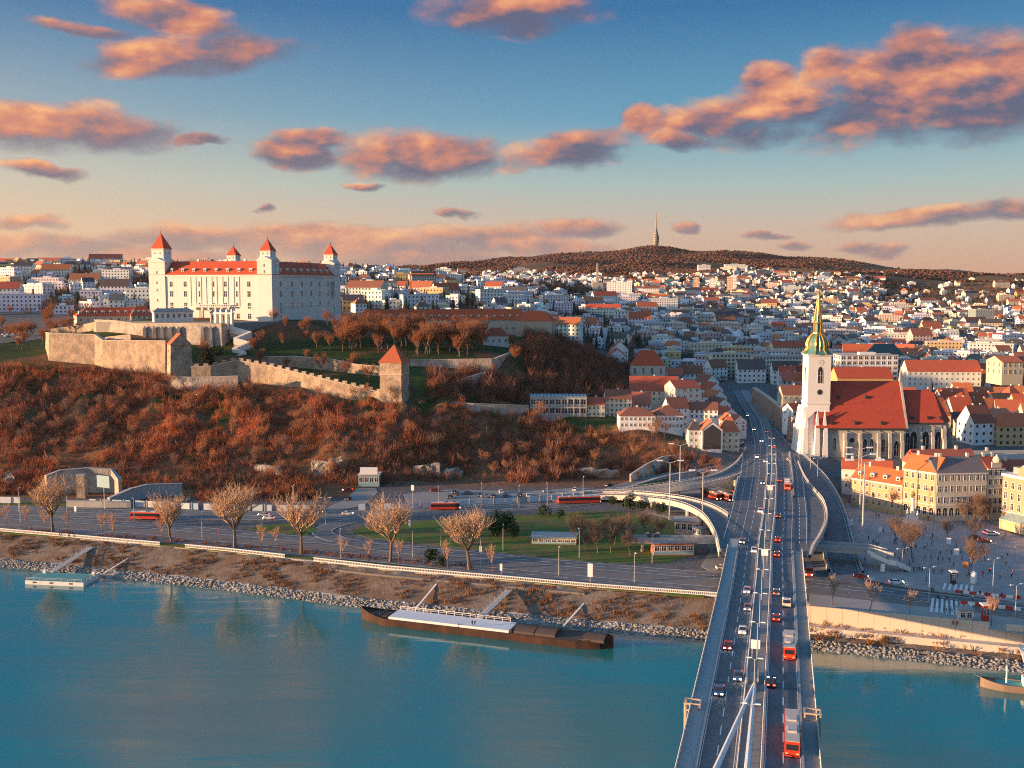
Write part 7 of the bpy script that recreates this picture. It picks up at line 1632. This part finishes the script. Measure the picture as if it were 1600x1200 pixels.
for x in (-h2 + 5, -h2 + 7, h2 - 6, h2 - 4.5, 10, -6):
    for y in (-3.4, 3.4): m.lathe([(.25, 2.0), (.22, 2.7), (.32, 2.8), (.3, 2.95)], 6, (x, y * (.6 if abs(x) > h2 - 8 else 1)))
m.build('bollards', 'dark_metal', bg_)['kind'] = 'stuff'
railing([np.array((x, 3.6, 2.7)) for x in np.linspace(-h2 + 11, h2 * .22, 8)], 1.1, bg_, matn='white_stone')
def gang(name, label, A, B, w, matn='rail', rails=True):
    A, B = Vector(A), Vector(B); t = thing(name, label, 'gangway', A); d = B - A; n = Vector((-d.y, d.x, 0)).normalized() * w / 2; m = MB(); q = [Vector((0, 0, 0)) - n, d - n, d + n, n]
    m.add([v for v in q] + [v + Vector((0, 0, -.3)) for v in q], [(0, 1, 2, 3), (7, 6, 5, 4), (0, 4, 5, 1), (1, 5, 6, 2), (2, 6, 7, 3), (3, 7, 4, 0)]); m.build('walkway', matn, t)
    if rails:
        for s in (-1, 1): railing([np.array(n * s), np.array(d + n * s)], 1.0, t)
    return t
gang('gangway', 'railed metal gangway from the bank to the barge', G(748, 966, 2.9), G(795, 922, 5.8), 2.2, 'deck_concrete')
gang('mooring_boom', 'thin white mooring boom at the barge bow', G(650, 950, 1.6), G(682, 912, 5.2), .5, 'white_stone', False)
gang('mooring_boom', 'thin white mooring boom at the barge stern', G(880, 978, 1.6), G(918, 936, 4.6), .5, 'white_stone', False)
gang('pontoon_gangway', 'grey gangway ramp down to the floating pontoon', G(82, 893, 1.5), G(142, 855, 5.6), 2.4, 'deck_concrete')
gang('mooring_boom', 'thin pale mooring boom beside the floating pontoon', G(160, 897, 1.4), G(213, 864, 4.8), .5, 'white_stone', False)
mat('teal_deck', (.09, .30, .30), .8, .2, .8); mat('pontoon_side', (.66, .68, .68), .8, .12, .8, streak=((.3, .27, .22), (.8, .8, .2), .5))
pn = thing('floating_pontoon', 'white-sided floating pontoon with teal deck', 'pontoon', G(98, 908, 0), R(-8))
m = MB(); m.box(-10.5, 10.5, -5, 5, -.6, 1.3, 0); put('hull', ob_mesh(m, 'hull', ['pontoon_side']), pn, (0, 0, 0)); MB().box(-10.2, 10.2, -4.7, 4.7, 1.3, 1.36).build('deck', 'teal_deck', pn)
railing([np.array(p) for p in ((-10.2, -4.6, 1.3), (10.2, -4.6, 1.3), (10.2, 4.6, 1.3))], .9, pn, matn='grey_metal')
for x in (-9, 9): MB().box(x - .5, x + .5, 3.6, 4.5, 1.36, 2.5).build('bollard', 'white_stone', pn)
for x in (-7, -1, 6): MB().box(x - .7, x + .7, -5.04, -4.98, .5, 1.0).build('fender', 'rust_deck', pn)
bt = thing('moored_boat', 'wooden-hulled boat with white mast moored at the quay', 'boat', G(1590, 1078, 0), R(-18)); mat('buff_hull', (.22, .16, .12), .7, .2, .8)
hull_mesh(17, 5, -.6, 1.7, .7, .3, .12).build('hull', 'buff_hull', bt); MB().box(-5, 8, -2.0, 2.0, .8, 1.55).build('deck', 'teal_deck', bt); MB().box(1, 7.5, -1.6, 1.6, 1.5, 3.6).build('cabin', 'white_stone', bt)
MB().tube((-2.6, 0, 1), (-2.6, 0, 9), .22, .14, 8).build('mast', 'white_stone', bt); MB().tube((-8.3, 0, 2.2), (-10.2, 0, 2.9), .07, .05, 5).build('bowsprit', 'grey_metal', bt)
gang('boat_derrick', 'slanting white derrick between boat and quay', G(1602, 1034, 3), G(1594, 1006, 5.5), .7, 'white_stone', False)
# ------------------------------------------------------------------ lamps, masts, signs
mat('lamp_pole', (.40, .42, .44), .5, .1, 1); mat('lamp_glass', (.85, .86, .88), .3, .02, 1)
def lamp_mesh(h, arm, n):
    p = MB(); p.tube((0, 0, -.3), (0, 0, h), .13, .07, 6); hd = MB()
    for s in range(n):
        k = 1 if s == 0 else -1
        p.tube((0, 0, h - .1), (k * arm, 0, h + .35), .06, .05, 5); hd.box(min(k * arm, k * (arm + 1.0)), max(k * arm, k * (arm + 1.0)), -.17, .17, h + .25, h + .45)
    return ob_mesh(p, 'pole', ['lamp_pole']), ob_mesh(hd, 'lamp_head', ['lamp_glass'])
L1, L2 = lamp_mesh(9.5, 1.3, 1), lamp_mesh(10, 1.3, 2)
LM = lamp_mesh(8.5, .7, 2)
def lamp(meshes, loc, rz, lb, grp, s=1.0): 
    t = thing('street_lamp', lb, 'street lamp', loc, rz, grp); t.scale = (s,) * 3; link('pole', meshes[0], t); link('lamp_head', meshes[1], t); return t
for i, (px, py, k) in enumerate(((30, 800, 1), (32, 815, 1), (105, 800, 1), (210, 815, 1), (316, 843, 1), (509, 818, 2), (532, 872, 1), (645, 872, 1), (689, 852, 1), (786, 861, 1), (751, 889, 1), (873, 899, 1), (905, 872, 1), (991, 910, 1), (1019, 880, 2), (685, 795, 1), (753, 792, 1), (811, 793, 1), (855, 792, 1), (911, 778, 1), (459, 795, 1), (458, 795, 1))):
    lamp(L1 if k == 1 else L2, G(px, py, 7.1), [R(95), R(-85)][i % 2] if k == 1 else 0, ('single' if k == 1 else 'double') + ('-arm street lamp on the foot road' if py < 822 else '-arm street lamp on the riverside road'), ('single' if k == 1 else 'double') + ('-arm lamps on the foot road' if py < 822 else '-arm lamps on the riverside road'))
for (px, py, s) in ((1046, 812, 2.3), (1062, 772, 2.2), (1097, 832, 2.3), (1347, 852, 3.0), (1343, 815, 2.6), (1340, 790, 2.4)): lamp(L2, G(px, py, 7.1), 0, 'tall twin lamp mast beside the ramps' if px < 1200 else 'very tall pale mast at the edge of the square', 'tall twin masts by the ramps' if px < 1200 else 'tall masts at the square', s)
for (px, py) in ((1409, 907), (1451, 940), (1551, 925), (1586, 970), (1266, 740), (1277, 752)): lamp(L2, G(px, py, 7.2 if py > 800 else 13), R(20), 'double-arm street lamp near the square' if py > 800 else 'slim lamp on the cathedral ramp', 'lamps near the square' if py > 800 else 'slim lamps on the cathedral ramp')
for y in np.arange(170, 520, 24.0):
    q = offset_path(lerp_path(y - 14, y + 14), 0)[1]; z = bz(y) + .1; x = float(np.interp(y, axy[:, 1], axy[:, 0])); lamp(LM, (x, y, z), R(-15), 'short double lamp on the bridge median', 'lamps on the bridge median', .95)
mat('sign_white', (.78, .79, .80), .6, .05, 2); mat('sign_red', (.55, .06, .04), .6, .05, 2); mat('sign_blue', (.08, .22, .45), .6, .05, 2)
def board(name, lb, loc, rz, w, h, z0, matn='sign_white', posts=2, group=None):
    t = thing(name, lb, 'sign', loc, rz, group); m = MB(); m.box(-w / 2, w / 2, -.12, .12, z0, z0 + h); m.build('panel', matn, t); p = MB()
    for x in ((-w * .35, w * .35) if posts == 2 else (0,)): p.box(x - .09, x + .09, .13, .3, -.2, z0 + h * .8)
    p.build('post', 'lamp_pole', t); return t
for (px, py, lb) in ((1182, 1030, 'white traffic sign board on the bridge median near the stay cables'), (1196, 880, 'white traffic sign board on the bridge median by the footbridges'), (1204, 775, 'white traffic sign board on the bridge median near the loop')):
    x, y, z = on_bridge(px, py); board('sign_board', lb, (x - .3, y, z), R(-15), 2.0, 2.0, 2.4)
for i, (px, py, w, h, z0, lb) in enumerate(((922, 912, 1.6, 4.2, 2.2, 'tall white advertising sign on the riverside verge'), (645, 800, 1.2, 2.2, 9, 'white pole sign above the construction fence'), (783, 897, .8, 2.2, 1.2, 'small white totem on the promenade'), (640, 826, .9, 2.4, 1, 'white information panel on the lawn'), (118, 802, 1.0, 2.2, .8, 'white bus stop panel by the foot road'), (751, 876, .7, 2, 3, 'white traffic plate on a riverside lamp'), (1258, 930, 1.0, 1.3, 2.2, 'small white plate by the bridge railing'), (1379, 897, 1.3, 2.5, .8, 'white poster panel near the crossing'), (1482, 855, 1.5, 2.2, 1.2, 'white poster panel among the square trees'), (1375, 838, 1.2, 2.0, 1.6, 'white poster panel by the stair footbridge'), (1330, 826, 1.4, 2.2, 1.4, 'white poster panel beside the cathedral ramp'), (1494, 872, 1.6, 2.2, 1.2, 'white poster panel under the big square tree'))):
    board('sign_board', lb, G(px, py, 7.2), R(-10), w, h, z0, posts=1)
board('sign_board', 'orange poster panel under the big square tree', G(1508, 893, 7.4), R(-10), 1.6, 2.0, 1.2, 'crane_orange', 1)
m = MB()
rp_ = thing('red_post', 'red pole standing beside the vase-shaped bare tree', 'post', G(343, 845, 7.1)); MB().tube((0, 0, -.2), (0, 0, 8.5), .14, .12, 8).build('pole', 'sign_red', rp_)
def kiosk(name, lb, loc, w, d, h, wallm, roofm, rz=0, cat='kiosk', band=None):
    t = thing(name, lb, cat, loc, rz); MB().box(-w / 2, w / 2, -d / 2, d / 2, -.3, h).build('wall', wallm, t); MB().box(-w / 2 - .4, w / 2 + .4, -d / 2 - .4, d / 2 + .4, h, h + .35).build('roof', roofm, t)
    k = max(2, int(w / 2.2))
    for i in range(k): put('window', win_mesh(w / k * .66, h * .42), t, (-w / 2 + (i + .5) * w / k, -d / 2, h * .38))
    if band: MB().box(-w / 2 - .02, w / 2 + .02, -d / 2 - .05, -d / 2 - .01, h * .05, h * .33).build('painted_band', band, t)
    return t
mat('kiosk_orange', (.58, .15, .04), .7, .25, .8); mat('poster_orange', (.62, .26, .08), .7, .3, .9, col2=(.7, .66, .6)); mat('kiosk_blue', (.22, .36, .42), .6, .2, 1)
kiosk('orange_kiosk', 'orange and white kiosk at the park corner', G(1050, 864, 7.1), 14, 6, 4.2, 'kiosk_orange', 'flat_roof', R(3), band='kiosk_blue')
kiosk('pink_kiosk', 'round-fronted pinkish kiosk with grey roof under the ramp', G(1073, 832, 7.1), 9, 7, 5.0, 'plaster', 'flat_roof', R(-10)); bpy.data.objects[[o.name for o in bpy.data.objects if o.name.startswith('wall')][-1]].color = (.62, .42, .34, 1)
kiosk('white_kiosk', 'small white kiosk beside the parked buses', G(1095, 838, 7.1), 5, 4, 3.2, 'white_stone', 'flat_roof', R(-60))
kiosk('ticket_kiosk', 'round kiosk wrapped in colourful posters on the quay', G(1507, 969, 7.3), 3.4, 3, 3.2, 'poster_orange', 'flat_roof', R(-10))
kiosk('phone_booth', 'narrow red and dark booth on the quay', G(1539, 968, 7.3), 1.6, 1.5, 4.2, 'sign_red', 'trim', 0, 'booth')
kiosk('clock_booth', 'narrow booth by the traffic lights', G(1489, 912, 7.4), 1.3, 1.3, 3.8, 'dark_metal', 'trim', 0, 'booth')
kiosk('skate_shelter', 'low concrete shelter with flat grey roof in the park', G(866, 846, 7.1), 16, 8, 2.2, 'concrete', 'concrete', R(-4), 'shelter', 'kiosk_blue')
# advertising column
ac = thing('advertising_column', 'white advertising column beside the square tree', 'column', G(1521, 911, 7.4)); MB().lathe([(.9, 0), (.9, 2.9), (1.05, 3.0), (.9, 3.3), (.2, 3.7)], 12).build('column', 'sign_white', ac)
# plague column on the square
pc = thing('plague_column', 'white plague column with gilded top and statues', 'monument', G(1425, 818, 7.4)); MB().lathe([(4.2, -.2), (4.2, .5), (3.0, .5), (3.0, 1.2), (1.4, 1.3), (1.3, 3)], 8).build('steps', 'white_stone', pc)
MB().lathe([(.8, 3), (.7, 9.5), (1.0, 9.8), (.9, 10.3)], 10).build('shaft', 'white_stone', pc); MB().lathe([(.2, 10.3), (.8, 10.9), (1.0, 11.6), (.5, 12.4), (.1, 13)], 8).build('gilded_cloud', 'gold', pc)
for a_ in range(4):
    x_, y_2 = 2.6 * math.cos(a_ * 1.571 + .4), 2.6 * math.sin(a_ * 1.571 + .4); MB().lathe([(.5, 1.2), (.45, 2.6), (.55, 2.7), (.38, 3.2), (.5, 4.0), (.45, 4.5), (.18, 4.8), (.26, 5.1), (.1, 5.4)], 8, (x_, y_2)).build('statue', 'white_stone', pc)
# construction fence along the foot road: separate pale panels
mat('fence_blue', (.50, .60, .66), .6, .15, .4); mat('fence_white', (.66, .68, .70), .6, .15, .4, col2=(.45, .5, .55)); mat('fence_grey', (.36, .35, .33), .9, .2, .5)
fn = tag(thing('construction_fence', 'fence of pale blue and white panels along the foot road', 'fence', G(430, 795, 7.1)), kind='thing'); o0 = fn.location
FP = [np.array(G(px, py, 7.1)) for px, py in ((140, 789), (225, 792), (300, 796), (400, 798), (470, 799), (520, 799))]; FP2 = [np.array(G(px, py, 7.1)) for px, py in ((560, 797), (620, 796), (700, 792), (800, 787), (880, 781), (945, 775))]
for run in (FP, FP2):
    P = resample(run, 5.2)
    for i in range(len(P) - 1):
        a, b = Vector(P[i]) - o0, Vector(P[i + 1]) - o0; d = b - a; rz = math.atan2(d.y, d.x); m = MB(); L2_ = d.length
        m.box(0, L2_ * (.82 if i % 3 else .55), -.08, .08, 0, 2.6); m.build('panel', ['fence_blue', 'fence_white', 'fence_blue', 'fence_grey'][(i * 7 + i // 3) % 4], fn, a, rz)
        if i % 2: MB().box(-.25, .25, -.25, .25, -.1, 2.9).build('post', 'fence_grey', fn, a, rz)
# gravel lot, quarry drive and parking under the rocks
patch('gravel_lot', gp([(630, 772), (700, 765), (820, 768), (905, 762), (950, 766), (930, 776), (800, 784), (640, 792)], 7.1), 7.14, 'pavement'); patch('quarry_drive', gp([(556, 765), (585, 752), (590, 770), (570, 790), (525, 798), (500, 798), (540, 780)], 7.1), 7.16, 'pavement')
# pale rock faces, ruins and retaining walls at the hill foot
mat('limestone', (.40, .36, .31), .95, .35, .5, .8, bscale=.7, col2=(.22, .18, .15))
def outcrop(lb, px, py, w, h, seed, d=None):
    p = T(px, py)
    if d: p = D(px, py, d)
    z = H(p.x, p.y); r = random.Random(seed); bm = bmesh.new()
    for i in range(60): bm.verts.new((r.uniform(-.75, .75) * w, r.uniform(.1, .5) * w * .7, r.uniform(-.2, 1.0) * h * (1 - .35 * r.random())))
    g_ = bmesh.ops.convex_hull(bm, input=bm.verts); bmesh.ops.delete(bm, geom=[v for v in g_['geom_interior'] if isinstance(v, bmesh.types.BMVert)], context='VERTS'); bmesh.ops.triangulate(bm, faces=bm.faces); bmesh.ops.subdivide_edges(bm, edges=bm.edges, cuts=2, use_grid_fill=True)
    for v in bm.verts: v.co += Vector(mnoise.noise_vector(v.co * .35 + Vector((seed, 0, 0)))) * 1.5
    me = bpy.data.meshes.new('rock_outcrop'); bm.to_mesh(me); bm.free(); me.materials.append(MATS['limestone']); o = link('rock_outcrop', me, None, (p.x, p.y, z - .5), r.uniform(-.3, .3)); tag(o, lb, 'rock')
for i, (px, py, w, h, lb) in enumerate(((8, 755, 7, 8, 'pale rock face at the far west foot of the slope'), (415, 740, 12, 7, 'pale rock face west of the quarry building'), (502, 742, 9, 9, 'squarish rock face beside the quarry building'), (528, 740, 7, 11, 'tall pale rock next to the quarry drive'), (665, 745, 11, 9, 'pale rock cliff east of the quarry building'), (708, 746, 8, 7, 'rock with a dark doorway under the slope'), (925, 745, 10, 7, 'pale boulder near the gravel lot edge'), (958, 745, 7, 6, 'small boulder beside the slope road fence'))):
    outcrop(lb, px, py + 3, w * .85, h * .85, 100 + i)
gwall('ruin_wall', 'pale curved ruin wall with billboard in front', [(72, 772, 8, 8), (95, 768, 8, 9.5), (140, 766, 8, 10), (176, 766, 8, 9.5), (188, 770, 8, 6)], 'pale_stone', 1.5); gwall('ruin_pier', 'crumbling stone pier in the ruin wall', [(122, 774, 8, 9), (135, 774, 8, 9)], 'rubble_stone', 3)
gwall('arched_ruin', 'grey arched concrete ruin with ramp beside the pale wall', [(170, 788, 7.5, 2.5), (205, 780, 7.5, 4.5), (230, 776, 7.5, 5.2), (285, 772, 7.5, 4.6)], 'concrete', 1.6); gwall('low_ruin_wall', 'low grey wall with blue graffiti before the ruins', [(105, 792, 7, 2.5), (160, 793, 7, 2.5), (205, 793, 7, 2.2)], 'concrete', .8)
board('billboard', 'teal and white billboard on a stout post before the ruins', G(163, 795, 7.1), R(-25), 7, 5, 9, 'kiosk_blue', 1)
for i, (px, w) in enumerate(((0, 10), (16, 9))): board('billboard', ['long low roadside hoarding at the west end of the road', 'second low roadside hoarding beside the first'][i], G(px, 788, 7.1), R(-4), w, 2.6, .6, 'fence_white')
qb = kiosk('quarry_building', 'low flat building with white sign box on its roof at the quarry drive', G(578, 757, 8), 9.5, 7, 5, 'kiosk_blue', 'tan_panel', 0, 'building'); MB().box(-4, 4, -3.4, -2.6, 5.4, 8.6).build('sign_box', 'sign_white', qb)
# bus and tram stop fences by the crossing: red and white panels
rf = tag(thing('crossing_fence', 'red and white barrier panels between road and tram tracks', 'fence', G(1500, 925, 7.1)), kind='thing'); o0 = rf.location
for row, (pa, pb) in enumerate((((1492, 927), (1600, 938)), ((1500, 944), (1605, 956)))):
    P = resample([np.array(G(*pa, 7.12)), np.array(G(*pb, 7.12))], 2.0)
    for i in range(len(P) - 1): a, b = Vector(P[i]) - o0, Vector(P[i + 1]) - o0; d = b - a; MB().box(.05, d.length - .08, -.05, .05, .05, 1.1).build('panel', 'sign_red' if i % 2 == 0 else 'sign_white', rf, a, math.atan2(d.y, d.x))
# ------------------------------------------------------------------ people
mat('cloth', src='object', rough=.9, var=.12, scale=4); mat('skin', (.55, .34, .25), .7, .05, 3); mat('trousers', (.035, .04, .055), .9, .1, 4)
def person_mesh(stride, arm):
    """one continuous body grown over a skeleton"""
    J = {'pel': (0, 0, .95, .155), 'waist': (0, 0, 1.10, .135), 'chest': (0, .01, 1.34, .165), 'neck': (0, 0, 1.50, .06), 'head': (0, .02, 1.64, .105), 'top': (0, .02, 1.75, .07)}
    E = [('pel', 'waist'), ('waist', 'chest'), ('chest', 'neck'), ('neck', 'head'), ('head', 'top')]
    for s, n in ((-1, 'l'), (1, 'r')):
        k = s * stride
        J.update({n + 'hip': (s * .10, 0, .88, .095), n + 'kne': (s * .11, k * .16 + .04, .49, .065), n + 'ank': (s * .11, k * .30 - .02, .09, .045), n + 'toe': (s * .12, k * .30 + .16, .04, .04)})
        J.update({n + 'sho': (s * .19, 0, 1.40, .065), n + 'elb': (s * .25, -k * .12 - .03, 1.12, .05), n + 'wri': (s * .25, -k * .22 + arm, .88, .038), n + 'han': (s * .24, -k * .25 + arm * 1.2, .79, .042)})
        E += [('pel', n + 'hip'), (n + 'hip', n + 'kne'), (n + 'kne', n + 'ank'), (n + 'ank', n + 'toe'), ('chest', n + 'sho'), (n + 'sho', n + 'elb'), (n + 'elb', n + 'wri'), (n + 'wri', n + 'han')]
    nm = list(J); me = bpy.data.meshes.new('person_skeleton'); me.from_pydata([J[q][:3] for q in nm], [(nm.index(a), nm.index(b)) for a, b in E], [])
    o = bpy.data.objects.new('person_skeleton', me); COL.objects.link(o); o.modifiers.new('skin', 'SKIN')
    for q, sv in zip(nm, me.skin_vertices[0].data): sv.radius = (J[q][3], J[q][3]); sv.use_root = q == 'pel'
    sd = o.modifiers.new('sub', 'SUBSURF'); sd.levels = 1; sd.render_levels = 1
    ev = o.evaluated_get(bpy.context.evaluated_depsgraph_get()); out = bpy.data.meshes.new_from_object(ev); bpy.data.objects.remove(o); bpy.data.meshes.remove(me)
    for q in ('cloth', 'trousers', 'skin'): out.materials.append(MATS[q])
    for p in out.polygons: z = p.center.z; p.material_index = 2 if z > 1.49 or (z < .86 and abs(p.center.x) > .19) else 1 if z < .93 else 0
    out.name = 'person'; return out
PM = [person_mesh(.9, .05), person_mesh(.15, .02), person_mesh(-.7, .08)]
hm = MB(); hm.lathe([(.112, 1.64), (.118, 1.70), (.09, 1.76), (.02, 1.785)], 8, (0, .005)); HAIR = ob_mesh(hm, 'hair', ['dark_metal'])
CLO = [('dark', (.03, .03, .035)), ('black', (.015, .015, .018)), ('navy', (.03, .05, .11)), ('red', (.36, .04, .03)), ('orange', (.5, .16, .06)), ('white', (.6, .6, .6)), ('grey', (.22, .22, .23)), ('teal', (.06, .2, .2))]
PPL = [(1348, 887, 6), (1421, 884, 1), (1428, 893, 0), (1433, 893, 1), (1437, 893, 2), (1441, 894, 0), (1453, 893, 3), (1459, 895, 6), (1447, 908, 1), (1466, 878, 0), (1473, 878, 1), (1469, 868, 3), (1483, 879, 0), (1486, 867, 1), (1480, 862, 5), (1456, 852, 2), (1431, 858, 0), (1444, 858, 6), (1446, 857, 5), (1455, 874, 4), (1369, 808, 0), (1373, 809, 1), (1387, 803, 3), (1450, 813, 3), (1464, 813, 4), (1357, 844, 1), (1364, 850, 2), (1367, 850, 0), (1456, 926, 0), (1459, 927, 1), (1465, 938, 1), (1467, 939, 0), (1478, 939, 2), (1481, 940, 7), (1490, 943, 3), (1475, 957, 7), (1479, 958, 0), (1484, 957, 6), (1487, 956, 5), (1503, 931, 0), (1513, 928, 3), (1520, 938, 5), (1531, 931, 1), (1541, 932, 2), (1565, 934, 2), (1590, 937, 0), (1470, 973, 3), (1473, 974, 4), (1489, 977, 4), (1495, 979, 3), (1453, 970, 6), (93, 838, 1), (108, 840, 3)]
rq = random.Random(3); PPL += [(rq.uniform(1400, 1590), rq.uniform(838, 905), rq.choice((0, 1, 0, 1, 2, 6, 3, 5))) for _ in range(34)] + [(rq.uniform(1340, 1450), rq.uniform(812, 880), rq.choice((0, 1, 2, 6, 4))) for _ in range(14)]
for i, (px, py, c) in enumerate(PPL):
    cn, cc_ = CLO[c]; where = 'on the quay by the low flood wall' if py > 965 else 'at the pedestrian crossing' if py > 922 else 'on the town square' if px > 400 else 'on the promenade'
    t = thing('person', f'person in {cn} jacket walking {where}', 'person', G(px, py, 7.42 if 800 < py < 922 and px > 400 else 7.2), R(i * 77 % 360), f'people in {cn} {where}')
    b_o = link('body', PM[i % 3], t, None, 0, cc_); link('hair', HAIR, t); t.scale = (1.03,) * 3
# two people on the barge
for i, px in enumerate((738, 742)): t = thing('person', 'person in dark clothes standing on the barge platform', 'person', G(px, 978, 2.85), i, 'people on the barge'); link('body', PM[1], t, None, 0, CLO[i][1]); link('hair', HAIR, t)

# road and parked cars on the saddle west of the castle
SR = smoothpath([tuple(D(px, py, d)) for px, py, d in ((-60, 515, 760), (20, 520, 740), (55, 527, 720), (50, 540, 690), (30, 552, 660))], 6)
SR = [np.array((p[0], p[1], H(p[0], p[1]) + .45)) for p in SR]; strip('saddle_road', [(p[0], p[1]) for p in SR], [p[2] for p in SR], 9, 'asphalt', th=1.2)
for k in range(9):
    d = 735 + (k % 2) * 9; px = 2 + k * 4.2; x = (px - 800) / 1600 * d; car('white or silver car parked in the lot west of the castle', x, d, H(x, d) + .25, R(80), BCOL['white' if k % 3 else 'silver'], False, 'cars parked west of the castle')

# ------------------------------------------------------------------ evening haze
hz = bpy.data.materials.new('haze'); hz.use_nodes = True; t = hz.node_tree; t.nodes.clear()
pv = t.nodes.new('ShaderNodeVolumePrincipled'); pv.inputs['Color'].default_value = (.80, .82, .88, 1); pv.inputs['Density'].default_value = 1.1e-5; pv.inputs['Anisotropy'].default_value = .2
ou = t.nodes.new('ShaderNodeOutputMaterial'); t.links.new(pv.outputs[0], ou.inputs['Volume']); MATS['haze'] = hz
tag(MB().box(-9500, 9500, -900, 13000, -12, 520).build('haze', 'haze'), kind='stuff')
